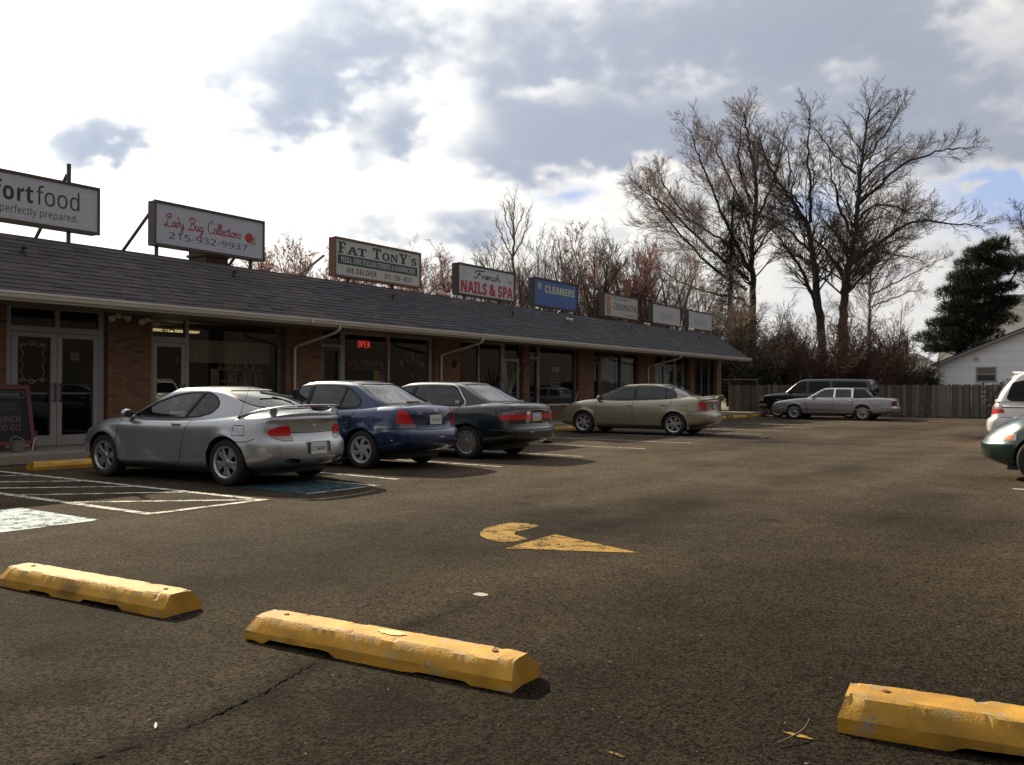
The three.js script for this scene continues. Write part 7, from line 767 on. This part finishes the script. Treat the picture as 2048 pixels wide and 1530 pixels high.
surveyed('bare_tree', 'dark bare tree with leaning trunk, left of the tallest tree', 68, [
  [[[1040, 1560], [1035, 1300], [1022, 1100], [1012, 960], [998, 840], [975, 710], [925, 615], [862, 520], [805, 410], [765, 290], [740, 170]], 0.44, 2],
  [[[1020, 1180], [965, 1060], [905, 965], [830, 890], [760, 820], [700, 790]], 0.24, -4], [[[1003, 880], [930, 790], [850, 690], [760, 640], [660, 590]], 0.18, 4], [[[978, 715], [965, 580], [940, 420], [925, 270], [905, 170]], 0.17, -3], [[[940, 640], [870, 600], [780, 580], [690, 560]], 0.12, -4], [[[870, 530], [900, 420], [905, 300], [860, 190]], 0.11, 4], [[[820, 440], [760, 420], [690, 370], [640, 300]], 0.10, -3], [[[965, 600], [1010, 500], [1030, 380], [1000, 240]], 0.10, 3],
], 302, [bark, twigGrey]);
surveyed('bare_tree', 'broad bare tree with many fanned limbs behind the right end of the shop roof', 74, [
  [[[690, 1560], [690, 1250], [688, 1000], [682, 850], [698, 690], [702, 500], [680, 350], [650, 210], [640, 120]], 0.42, 0], [[[680, 960], [600, 830], [500, 650], [420, 490], [360, 370], [320, 300]], 0.20, -4], [[[670, 1000], [540, 890], [400, 740], [270, 600], [180, 520], [150, 470]], 0.20, 4], [[[690, 800], [640, 610], [570, 430], [520, 280], [490, 220]], 0.18, 3], [[[700, 720], [760, 560], [800, 400], [810, 250]], 0.16, -3],
  [[[660, 1050], [480, 950], [310, 800], [170, 660], [105, 590]], 0.18, -5], [[[695, 880], [770, 780], [840, 640], [870, 480]], 0.14, 4], [[[690, 620], [610, 480], [590, 330], [600, 180]], 0.13, -4], [[[600, 830], [480, 760], [340, 640], [250, 480], [230, 420]], 0.13, 2], [[[650, 1100], [500, 1060], [330, 980], [200, 860]], 0.13, 4],
], 303, [bark, twigBrown]);
surveyed('bare_tree', 'slender bare tree with pale trunk, between the tallest tree and the pine', 78, [
  [[[1275, 1560], [1276, 1300], [1274, 1110], [1276, 960], [1290, 840], [1330, 700], [1340, 600]], 0.24, 0], [[[1275, 1020], [1380, 900], [1480, 800], [1530, 720]], 0.11, 3], [[[1274, 1080], [1400, 1010], [1530, 940], [1600, 900]], 0.11, -3], [[[1276, 980], [1200, 880], [1160, 760], [1150, 650]], 0.10, 3], [[[1280, 920], [1370, 760], [1420, 650], [1440, 560]], 0.10, -2], [[[1275, 1140], [1400, 1090], [1520, 1050], [1610, 1040]], 0.10, 2],
], 304, [birch, twigBrown]);
surveyed('bare_tree', 'tall narrow vase-shaped bare tree rising above the woods behind the nail salon', 62, [
  [[[-508, 1300], [-508, 1000], [-508, 880], [-510, 760], [-508, 660], [-505, 580]], 0.16, 0], [[[-508, 900], [-560, 790], [-590, 720], [-600, 670]], 0.07, 1.5], [[[-508, 880], [-455, 780], [-440, 715], [-434, 650]], 0.07, -1.5], [[[-509, 800], [-545, 700], [-555, 650], [-552, 625]], 0.06, -1], [[[-508, 790], [-475, 700], [-460, 660], [-462, 625]], 0.06, 1], [[[-509, 720], [-525, 670], [-530, 630]], 0.05, 1],
], 305, [barkBrown, twigBrown], [{ n: 2.4, ratio: 0.24, angle: 0.5, up: 0.22, r: 0.014, seg: 4, min: 6 }, { n: 3.6, ratio: 0.4, angle: 0.55, up: 0.18, r: 0.008, seg: 2, minLen: 0.35 }, { n: 3, ratio: 0.5, angle: 0.5, up: 0.1, r: 0.007, seg: 1, minLen: 0.25 }]);
surveyed('bare_tree', 'partly seen thin bare tree cut by the right edge of the photo', 60, [[[[2180, 1560], [2180, 1200], [2170, 1000], [2150, 850], [2120, 720]], 0.18, 0], [[[2175, 1050], [2100, 950], [2040, 860], [2010, 790]], 0.09, 2], [[[2175, 1150], [2090, 1080], [2040, 1000], [2020, 940]], 0.08, -2], [[[2160, 930], [2090, 800], [2060, 700], [2060, 620]], 0.08, 1]], 306, [bark, twigGrey]);
{ // the woods behind the shops
  const proto = (seed, H, mats, buds, spreadK, cat) => { const r = rng(seed), tr = new Wood(), cr = new Wood(), bw = new Wood(), o = { tip: 0.006, buds, budWood: bw, levels: [{ n: 2.0, ratio: 0.30, angle: 0.6, up: 0.13, r: 0.018, seg: 4, min: 10, from: 0.15, wig: 0.45 }, { n: 3.8, ratio: 0.44, angle: 0.65, up: 0.10, r: 0.013, seg: 2, min: 4, wig: 0.45 }, { n: 3.6, ratio: 0.55, angle: 0.6, up: 0.06, r: 0.011, seg: 1, min: 3, minLen: 0.3 }] }; const stems = 2 + Math.floor(r() * 3); for (let s = 0; s < stems; s++) { const a = s / stems * 6.28 + r(), k = spreadK * (0.5 + r()), q = []; for (let i = 0; i <= 9; i++) { const t = i / 9; q.push(new THREE.Vector3(Math.cos(a) * k * t ** 1.3 + (r() - 0.5) * 0.2, H * t * (0.85 + 0.15 * (s === 0)), Math.sin(a) * k * t ** 1.3 + (r() - 0.5) * 0.2)); } tr.limb(q, 0.13 + 0.07 * r(), 0.02); ramify(tr, cr, q, 0.08, 0, o, r); } return [tr.build(), cr.build(), buds ? bw.build() : null, mats]; };
  const kinds = [[proto(401, 10, [barkBrown, twigRed], 5, 2.6), 'reddish budding'], [proto(402, 11.5, [barkBrown, twigRed], 5, 3.0), 'reddish budding'], [proto(403, 14, [barkBrown, twigBrown], 0, 2.8), 'brown bare'], [proto(404, 13, [bark, twigBrown], 0, 3.2), 'brown bare'], [proto(405, 12, [bark, twigGrey], 0, 2.6), 'grey brown bare']];
  const zones = [[300, 'left of the red-lettered gift shop sign'], [530, 'behind the red-lettered gift shop sign'], [660, 'between the gift shop and pizza signs'], [842, 'behind the pizza sign'], [910, 'between the pizza and nail salon signs'], [1030, 'behind the nail salon sign'], [1160, 'behind the blue cleaners sign'], [1280, 'behind the chiropractor sign'], [1430, 'behind the last two signs'], [9999, 'beyond the right end of the roof']], nth = ['first', 'second', 'third', 'fourth', 'fifth', 'sixth', 'seventh', 'eighth', 'ninth', 'tenth', 'eleventh', 'twelfth', 'thirteenth', 'fourteenth', 'fifteenth', 'sixteenth', 'seventeenth', 'eighteenth', 'nineteenth', 'twentieth'], seen = new Map();
  const put = (kind, x, depth, s, i, turn) => { const zone = zones.find((z) => x < z[0])[1], key = (kind < 2 ? 'reddish budding' : kind < 4 ? 'brown bare' : 'grey brown bare') + zone, num = seen.get(key) || 0; seen.set(key, num + 1); const [[tg, cg, bg, m], nm] = kinds[kind], b = spot(x, 765, depth), o = thing('woodland_tree', (kind < 2 ? 'reddish budding' : kind < 4 ? 'brown bare' : 'grey brown bare') + ' tree ' + zone + ', ' + nth[num] + ' from left', 'tree', new THREE.Vector3(b.x, 0, b.z), turn, kind < 2 ? 'reddish trees behind the shops' : kind < 4 ? 'brown bare trees behind the shops' : 'grey bare trees behind the shops'); o.scale.set(s, s, s); mesh('trunk', tg, m[0], o); mesh('crown', cg, m[1], o); if (bg) mesh('buds', bg, budRed, o); };
  const r = rng(500); let i = 0;
  // [x in the survey photo, metres off, top height wanted, kind]
  const rows = [[150, 50, 8.2, 1], [215, 54, 8.4, 0], [262, 52, 8.0, 1], [320, 56, 8.6, 0], [385, 52, 8.6, 1], [440, 55, 9.0, 0], [505, 52, 9.6, 1], [545, 54, 10.4, 0], [580, 50, 10.2, 1], [618, 53, 10.9, 0], [650, 50, 10.2, 1], [690, 54, 10.0, 0], [735, 56, 10.6, 2], [790, 54, 11.6, 2], [830, 55, 10.6, 1], [862, 52, 9.6, 0], [885, 57, 11.4, 4], [925, 60, 10.6, 3], [955, 58, 12.0, 2], [990, 62, 12.6, 3], [1045, 60, 12.4, 2], [1085, 62, 13.4, 4], [1120, 60, 12.8, 2], [1150, 64, 14.2, 3], [1185, 62, 13.6, 4], [1215, 64, 14.2, 1], [1245, 66, 14.6, 2], [1285, 64, 14.0, 3], [1320, 66, 13.6, 4], [1360, 66, 12.0, 2], [1410, 62, 10.4, 3], [1520, 70, 9.6, 2], [1600, 76, 10.4, 4], [1790, 80, 11.0, 2]];
  const topY = curve([[130, 492], [300, 499], [440, 503], [500, 472], [540, 450], [600, 446], [645, 462], [690, 492], [740, 470], [780, 455], [830, 470], [870, 482], [910, 452], [960, 450], [1040, 452], [1120, 428], [1220, 415], [1300, 425], [1380, 470], [1480, 530], [1600, 560], [1800, 565]]);
  for (const q of rows) q[2] = (780 - topY(q[0]) - 14 * r() * r() * 3) * q[1] / 1754.5 + 1.27;
  for (let x = 130; x < 1480; x += 34 + 14 * r()) { const red = x < 660 ? 0.9 : x < 900 ? 0.55 : x < 1050 ? 0.3 : 0.15, k = r() < red ? (r() < 0.5 ? 0 : 1) : 2 + Math.floor(r() * 3), d = 58 + 16 * r(); rows.push([x, d, (780 - topY(x) - 8 - 34 * r()) * d / 1754.5 + 1.27, k]); }
  const Hs = [10, 11.5, 14, 13, 12];
  rows.sort((a, b) => a[0] - b[0]);
  for (const [x, d, top, k] of rows) put(k, x, d, top * 0.87 / Hs[k], i++, r() * 6.28);
}
function leafy(w, c, rad, n, len, wid, r, up = 0.3) { for (let i = 0; i < n; i++) { let p; do p = new THREE.Vector3(r() * 2 - 1, r() * 2 - 1, r() * 2 - 1); while (p.lengthSq() > 1 || p.lengthSq() < 0.08); const q = p.clone().multiply(rad).add(c), d = p.clone().normalize().multiplyScalar(0.7).add(new THREE.Vector3(r() - 0.5, r() - 0.5 + up, r() - 0.5)).normalize(); for (let k = 0; k < 3; k++) { const e = d.clone().add(new THREE.Vector3(r() - 0.5, r() - 0.5, r() - 0.5).multiplyScalar(0.9)).normalize(), u = new THREE.Vector3(r() - 0.5, r() - 0.5, r() - 0.5).normalize(); w.tri(q, e, u, len * (0.6 + 0.8 * r()), wid); } } }
const needle = std([0.036, 0.050, 0.024], 0.95), needleDark = std([0.045, 0.042, 0.028], 0.9), oliveLeaf = std([0.040, 0.038, 0.020], 0.9);
{ // the pine by the white house
  const depth = 62, base = spot(1915, 780, depth), r = rng(601), tr = new Wood(), cr = new Wood(); base.y = 0;
  const pads = [[1983, 492, 12, 16], [1962, 505, 18, 14], [1945, 525, 20, 14], [1985, 525, 22, 18], [2020, 527, 18, 13], [2003, 545, 26, 12], [1925, 552, 22, 14], [1962, 556, 30, 18], [1915, 585, 26, 16], [1955, 592, 34, 16], [1998, 575, 20, 12], [2000, 605, 30, 12], [1905, 618, 30, 16], [1950, 625, 40, 18], [1885, 645, 30, 12], [1990, 640, 34, 14], [1930, 655, 44, 17], [1875, 675, 30, 13], [1915, 690, 40, 14], [1955, 672, 30, 14], [1880, 700, 18, 8], [1940, 575, 26, 16], [1980, 618, 26, 14]];
  const trunk = [[1915, 780], [1916, 730], [1920, 690], [1932, 630], [1945, 570], [1962, 520], [1982, 485]].map(([x, y]) => spot(x, y, depth)); trunk[0].y = 0; tr.limb(trunk, 0.30, 0.04);
  const trunkB = [[1925, 700], [1960, 640], [1995, 580], [2022, 528]].map(([x, y], i) => spot(x, y, depth).addScaledVector(AHEAD, -i * 0.5)); tr.limb(trunkB, 0.14, 0.03);
  const s = depth / 1754.5; for (const [x, y, a, b] of pads) for (let k = 0; k < 3; k++) { const off = (k - 1) * (1.1 + 0.4 * r()), c = spot(x + (r() - 0.5) * a * 0.6, y + (r() - 0.5) * b * 0.6, depth).addScaledVector(AHEAD, off); leafy(cr, c, new THREE.Vector3(a * s * 0.80, b * s * 0.80, a * s * 0.80), Math.round(170 + a * 4), 0.40, 0.022, r, 0.7); if (k === 1) tr.limb([along(trunk, clamp((780 - y - 8) / 295)), c], 0.06, 0.02); }
  treeThing('pine_tree', 'dark green pine tree with ragged upswept crown beside the white house', base, [['trunk', tr, bark], ['crown', cr, needle]]);
}
{ // dark ragged conifer inside the bare trees
  const depth = 71, base = spot(1455, 780, depth), r = rng(611), tr = new Wood(), cr = new Wood(); base.y = 0; const trunk = [[1458, 780], [1460, 640], [1462, 520], [1465, 420], [1468, 375]].map(([x, y]) => spot(x, y, depth)); trunk[0].y = 0; tr.limb(trunk, 0.26, 0.03); const s = depth / 1754.5;
  for (let i = 0; i < 70; i++) { const t = Math.pow(r(), 0.8), y = lerp(375, 690, t), w = lerp(8, 62, Math.sqrt(t)) * (0.35 + r() * 0.75), a = r() * 6.28, tip = spot(1465 - t * 8 + Math.cos(a) * w, y + 8 + 12 * t, depth).addScaledVector(AHEAD, Math.sin(a) * w * s), root = along(trunk, clamp((780 - y) / 405)); tr.limb([root, tip], 0.035, 0.012); for (let k = 0; k < 3; k++) leafy(cr, root.clone().lerp(tip, 0.45 + 0.27 * k), new THREE.Vector3(0.6, 0.30, 0.6), 34, 0.30, 0.020, r, -0.1); }
  treeThing('conifer', 'thin ragged dark conifer standing among the bare trees', base, [['trunk', tr, bark], ['crown', cr, needleDark]]);
}
// multi-stemmed shrubs
function shrub(label, x, depth, H, spread, stems, seed, mats, leaf, n = 1, name = 'shrub') {
  const base = spot(x, 780, depth), r = rng(seed), tr = new Wood(), cr = new Wood(), lw = new Wood(); base.y = 0;
  for (let s = 0; s < stems; s++) { const a = r() * 6.28, k = spread * Math.sqrt(r()), h = H * (0.7 + 0.35 * r()) * (1 - 0.25 * (k / spread) ** 2), q = []; for (let i = 0; i <= 6; i++) { const t = i / 6; q.push(base.clone().add(new THREE.Vector3(Math.cos(a) * k * t ** 0.9 + (r() - 0.5) * 0.15, h * t, Math.sin(a) * k * t ** 0.9 + (r() - 0.5) * 0.15))); } tr.limb(q, 0.05 + 0.03 * r(), 0.012); ramify(tr, cr, q, 0.04, 0, { tip: 0.006, levels: [{ n: 3.4 * n, ratio: 0.36, angle: 0.65, up: 0.10, r: 0.013, seg: 3, min: 8, from: 0.1 }, { n: 5.2 * n, ratio: 0.46, angle: 0.7, up: 0.06, r: 0.010, seg: 2, min: 4, minLen: 0.3 }, { n: 5.5 * n, ratio: 0.55, angle: 0.7, up: 0.04, r: 0.009, seg: 1, min: 3, minLen: 0.25 }] }, r); if (leaf) for (let i = 0; i < leaf; i++) leafy(lw, along(q, 0.15 + 0.8 * r()).add(new THREE.Vector3((r() - 0.5) * 0.8, (r() - 0.5) * 0.6, (r() - 0.5) * 0.8)), new THREE.Vector3(0.4, 0.35, 0.4), 26, 0.11, 0.028, r, 0.1); }
  const parts = [['stems', tr, mats[0]], ['twigs', cr, mats[1]]]; if (leaf) parts.push(['foliage', lw, oliveLeaf]); return treeThing(name, label, base, parts, null, 'shrub');
}
shrub('large rust brown twiggy shrub beyond the fence, right of the dark blue van', 1680, 54, 6.0, 4.2, 34, 701, [barkBrown, twigRust], 0, 1.0);
shrub('smaller rust brown twiggy shrub between the large one and the white house', 1785, 57, 4.8, 2.8, 16, 702, [barkBrown, twigRust], 0, 1.0);
shrub('tangled olive brown shrub close behind the right end of the shop roof', 1470, 55, 6.6, 3.4, 22, 703, [bark, twigBrown], 22, 0.9);
shrub('tangled brown shrub behind the silver and blue parked vehicles', 1560, 58, 6.4, 2.8, 20, 704, [bark, twigGrey], 10, 0.9);
shrub('dark vine-covered shrub just right of the shop end wall', 1500, 52, 4.6, 2.4, 14, 705, [bark, twigGrey], 24, 0.8);
shrub('low dark shrub beneath the eave of the white house', 1848, 56, 3.0, 1.1, 10, 706, [bark, twigGrey], 16, 0.8);

{ // board fence
  const U = 46.2, tones = [[0.12, 0.10, 0.085], [0.09, 0.078, 0.067], [0.165, 0.142, 0.122], [0.07, 0.06, 0.052]].map((c) => std(c, 0.9, 0, { map: grime })), r = rng(801);
  const picketGeo = (() => { const s = new THREE.Shape(); [[-0.068, 0], [0.068, 0], [0.068, 1.58], [0.04, 1.64], [-0.04, 1.64], [-0.068, 1.58]].forEach((p, i) => i ? s.lineTo(...p) : s.moveTo(...p)); s.closePath(); const g = new THREE.ExtrudeGeometry(s, { depth: 0.018, bevelEnabled: false }); g.rotateY(-Math.PI / 2); return g; })();
  const f = thing('board_fence', 'weathered grey brown wooden board fence closing the far end of the lot', 'fence', P(U, 0, 0)); let n = 0;
  for (let v = 17.1; v > -12; v -= 0.142) { if (n++ >= 205) break; const m = mesh('picket', picketGeo, tones[Math.floor(r() * 4)], f); m.position.copy(P((r() - 0.5) * 0.012, -0.06 + (r() - 0.5) * 0.03 - 0.0, v)); m.rotation.x = (r() - 0.5) * 0.018; m.scale.y = 0.985 + 0.03 * r(); }
  for (let v = 17.1; v > -12; v -= 2.44) mesh('post', bx(0.03, 0.12, -0.1, 1.66, v - 0.05, v + 0.05), tones[3], f); for (const y of [0.3, 1.35]) mesh('rail', bx(0.022, 0.06, y, y + 0.09, -12, 17.1), tones[3], f);
  const c = thing('chain_link_rail', 'thin dark pipe rail with posts above the fence beside the shop end', 'railing', P(45.75, 0, 0)); mesh('post', merge([bar(P(0, -0.05, 17.0), P(0, 1.93, 17.0), 0.03)]), M.bronze, c); mesh('post', bar(P(0, -0.05, 15.45), P(0, 1.93, 15.45), 0.03), M.bronze, c); mesh('rail', bar(P(0, 1.86, 17.3), P(0, 1.86, 15.45), 0.02), M.bronze, c);
}
{ // hedge and weeds at the lot edge
  const w = new Wood(), r = rng(811); for (let i = 0; i < 42; i++) leafy(w, P(45.2 + (r() - 0.5) * 0.6, 0.3 + 1.25 * r(), 4.4 - 5.5 * r()), new THREE.Vector3(0.5, 0.4, 0.5), 60, 0.12, 0.03, r, 0.2); const h = mesh('hedge', w.build(), std([0.028, 0.032, 0.018], 0.9), scene); tag(h, 'dark leafy hedge against the fence left of the white minivan', 'hedge');
  const g = new Wood(); for (let i = 0; i < 2600; i++) { const p = P(45.75 + 0.42 * r(), 0, -4 + 20.5 * r()), d = new THREE.Vector3((r() - 0.5) * 0.7, 1, (r() - 0.5) * 0.7).normalize(); g.tri(p, d, new THREE.Vector3(r() - 0.5, 0, r() - 0.5).normalize(), 0.05 + 0.09 * r(), 0.012); } const gr = mesh('dry_grass', g.build(), std([0.14, 0.11, 0.05], 0.95), scene); gr.userData.kind = 'stuff'; tag(gr, 'thin dry grass along the foot of the fence', 'grass');
}
{ // white clapboard house on the right
  const o = thing('white_house', 'white clapboard house with gable end above the fence at right', 'house', P(64, 0, 0)), siding = [0.80, 0.83, 0.86].map((k) => std([k * 0.97, k * 0.98, k], 0.7)), r = rng(821), dark = std([0.045, 0.042, 0.042], 0.9);
  const vL = 9.45, pitch = 0.427, yE = 3.0, vM = 3.6, top = (v) => Math.min(yE + (vL - v) * pitch, yE + (vL - vM) * pitch - Math.max(0, vM - v) * pitch);
  const s = new THREE.Shape(); s.moveTo(-vL, 0); s.lineTo(-vL, yE); s.lineTo(-vM, yE + (vL - vM) * pitch); s.lineTo(-(2 * vM - vL), yE); s.lineTo(-(2 * vM - vL), 0); s.closePath(); const g = new THREE.ExtrudeGeometry(s, { depth: 12, bevelEnabled: false }); g.rotateY(-Math.PI / 2); g.scale(1, 1, 1); g.translate(12.02, 0, 0); mesh('wall', g, siding[0], o);
  for (let i = 0; i < 27; i++) { const y0 = 0.3 + i * 0.2, y1 = y0 + 0.2; let a = vL - 0.02, b = 2 * vM - vL + 0.02; if (y1 > yE) { a = vL - (y1 - yE) / pitch - 0.02; b = 2 * vM - a; } if (a - b < 0.4) break; const q = new THREE.BoxGeometry(0.016, 0.205, a - b); q.rotateZ(0.05); q.translate(-0.012, y0 + 0.1, -(a + b) / 2); mesh('siding_board', q, siding[Math.floor(r() * 3)], o); }
  const rf = []; for (const sd of [1, -1]) { const a = sd > 0 ? vL + 0.35 : 2 * vM - vL - 0.35, yA = yE - 0.35 * pitch, q = new THREE.BoxGeometry(12.8, 0.10, Math.hypot(a - vM, (Math.abs(a - vM)) * pitch)); q.rotateX(-sd * Math.atan(pitch)); q.translate(6, (yA + yE + (vL - vM) * pitch) / 2 + 0.12, -(a + vM) / 2); rf.push(q); } mesh('roof', merge(rf), dark, o); mesh('rake_board', merge([1, -1].map((sd) => { const a = sd > 0 ? vL + 0.3 : 2 * vM - vL - 0.3; return beam(P(-0.42, yE - 0.3 * pitch + 0.02, a), P(-0.42, yE + (vL - vM) * pitch + 0.02, vM), 0.05, 0.10); })), std([0.25, 0.245, 0.24], 0.7), o); mesh('corner_board', bx(-0.03, 0.03, 0, yE - 0.06, vL - 0.1, vL + 0.03), siding[2], o);
  const w = mesh('window', merge([bx(-0.06, 0.0, 1.85, 1.95, 6.0, 7.2), bx(-0.06, 0, 2.75, 2.85, 6.0, 7.2), bx(-0.06, 0, 1.95, 2.75, 6.0, 6.1), bx(-0.06, 0, 1.95, 2.75, 7.1, 7.2), bx(-0.05, 0, 2.33, 2.39, 6.1, 7.1)]), std([0.33, 0.31, 0.29], 0.6), o); mesh('blind', bx(-0.034, -0.022, 2.39, 2.75, 6.1, 7.1), std([0.20, 0.15, 0.13], 0.8), w); mesh('pane', bx(-0.034, -0.022, 1.95, 2.33, 6.1, 7.1), std([0.012, 0.012, 0.013], 0.1), w);
  const lamp = mesh('wall_lamp', merge([new THREE.SphereGeometry(0.13, 14, 10).translate(-0.14, 3.42, -7.15), bx(-0.1, 0, 3.3, 3.4, 7.08, 7.2)]), std([0.62, 0.47, 0.30], 0.4), o);
}
{ // another roof behind it, and houses far beyond
  const o = thing('grey_roof_house', 'house with pale grey shingled roof rising behind the white house at the right edge', 'house', P(78, 0, 3)); const s = new THREE.Shape(); s.moveTo(-7, 0); s.lineTo(-7, 3.4); s.lineTo(0, 8.4); s.lineTo(7, 3.4); s.lineTo(7, 0); s.closePath(); const g = new THREE.ExtrudeGeometry(s, { depth: 14, bevelEnabled: false }); g.translate(0, 0, -7); mesh('wall', g, std([0.32, 0.30, 0.28], 0.8, 0, { map: grime }), o); mesh('roof', merge([1, -1].map((d) => { const q = new THREE.BoxGeometry(9.2, 0.2, 15); q.rotateZ(-d * Math.atan(5 / 7)); q.translate(d * 3.6, 6.0, 0); return q; })), std([0.26, 0.25, 0.235], 0.9, 0, { map: grime }), o);
  const far = (name, label, x, depth, w, h, wall, roofC, turn = 0.6) => { const b = spot(x, 780, depth); b.y = 0; const q = thing(name, label, 'house', b, turn); mesh('wall', new THREE.BoxGeometry(w, h, 7).translate(0, h / 2, 0), std(wall, 0.8), q); const t = new THREE.Shape(); t.moveTo(-w / 2 - 0.4, h); t.lineTo(0, h + w * 0.28); t.lineTo(w / 2 + 0.4, h); t.closePath(); const e = new THREE.ExtrudeGeometry(t, { depth: 7.6, bevelEnabled: false }); e.translate(0, 0, -3.8); mesh('roof', e, std(roofC, 0.9), q); for (const [wx, wy] of [[-w * 0.28, h * 0.45], [w * 0.22, h * 0.45], [w * 0.22, h * 0.75], [-w * 0.28, h * 0.75]]) { const wn = mesh('window', bx(wx - 0.55, wx + 0.55, wy - 0.5, wy + 0.5, -3.56, -3.5), std([0.5, 0.5, 0.48], 0.6), q); mesh('pane', bx(wx - 0.45, wx + 0.45, wy - 0.4, wy + 0.4, -3.58, -3.561), std([0.03, 0.035, 0.04], 0.15), wn); } return q; };
  far('far_house', 'small far white house glimpsed between the trunks left of the blue van', 1562, 105, 6.0, 3.6, [0.66, 0.65, 0.60], [0.12, 0.11, 0.11]); far('far_house', 'far blue house glimpsed beside the shrubs right of the shop end', 1525, 100, 4.5, 3.0, [0.07, 0.16, 0.24], [0.10, 0.09, 0.09]); far('far_house', 'far low grey roofed house glimpsed over the fence right of the van', 1800, 95, 11, 2.3, [0.20, 0.16, 0.13], [0.19, 0.175, 0.16], 1.2);
}
{ // unseen dark blocks added behind the viewer to darken the shop window reflections
  const brick = std([0.045, 0.034, 0.028], 0.9, 0, { map: grime }), rf = std([0.03, 0.028, 0.027], 0.9);
  for (const [u, w, h, lab] of [[-22, 48, 9.5, 'long dark brown block added unseen behind the viewer to close off low sky, left one'], [32, 56, 9, 'long dark brown block added unseen behind the viewer to close off low sky, middle one'], [130, 136, 11, 'very long dark brown block added unseen behind the viewer to close off low sky, right one']]) { const o = thing('sky_blocker', lab, 'building', P(u, 0, -52)); mesh('wall', new THREE.BoxGeometry(w, h, 12).translate(0, h / 2, 0), brick, o); mesh('roof', new THREE.BoxGeometry(w + 1, 0.5, 13).translate(0, h + 0.25, 0), rf, o); for (let k = 0; k < w / 16 - 0.5; k++) mesh('door', new THREE.BoxGeometry(3.2, 3.6, 0.1).translate(-w / 2 + 8 + k * 16, 1.8, -6.03), rf, o); }
}
renderer.render(scene, camera);
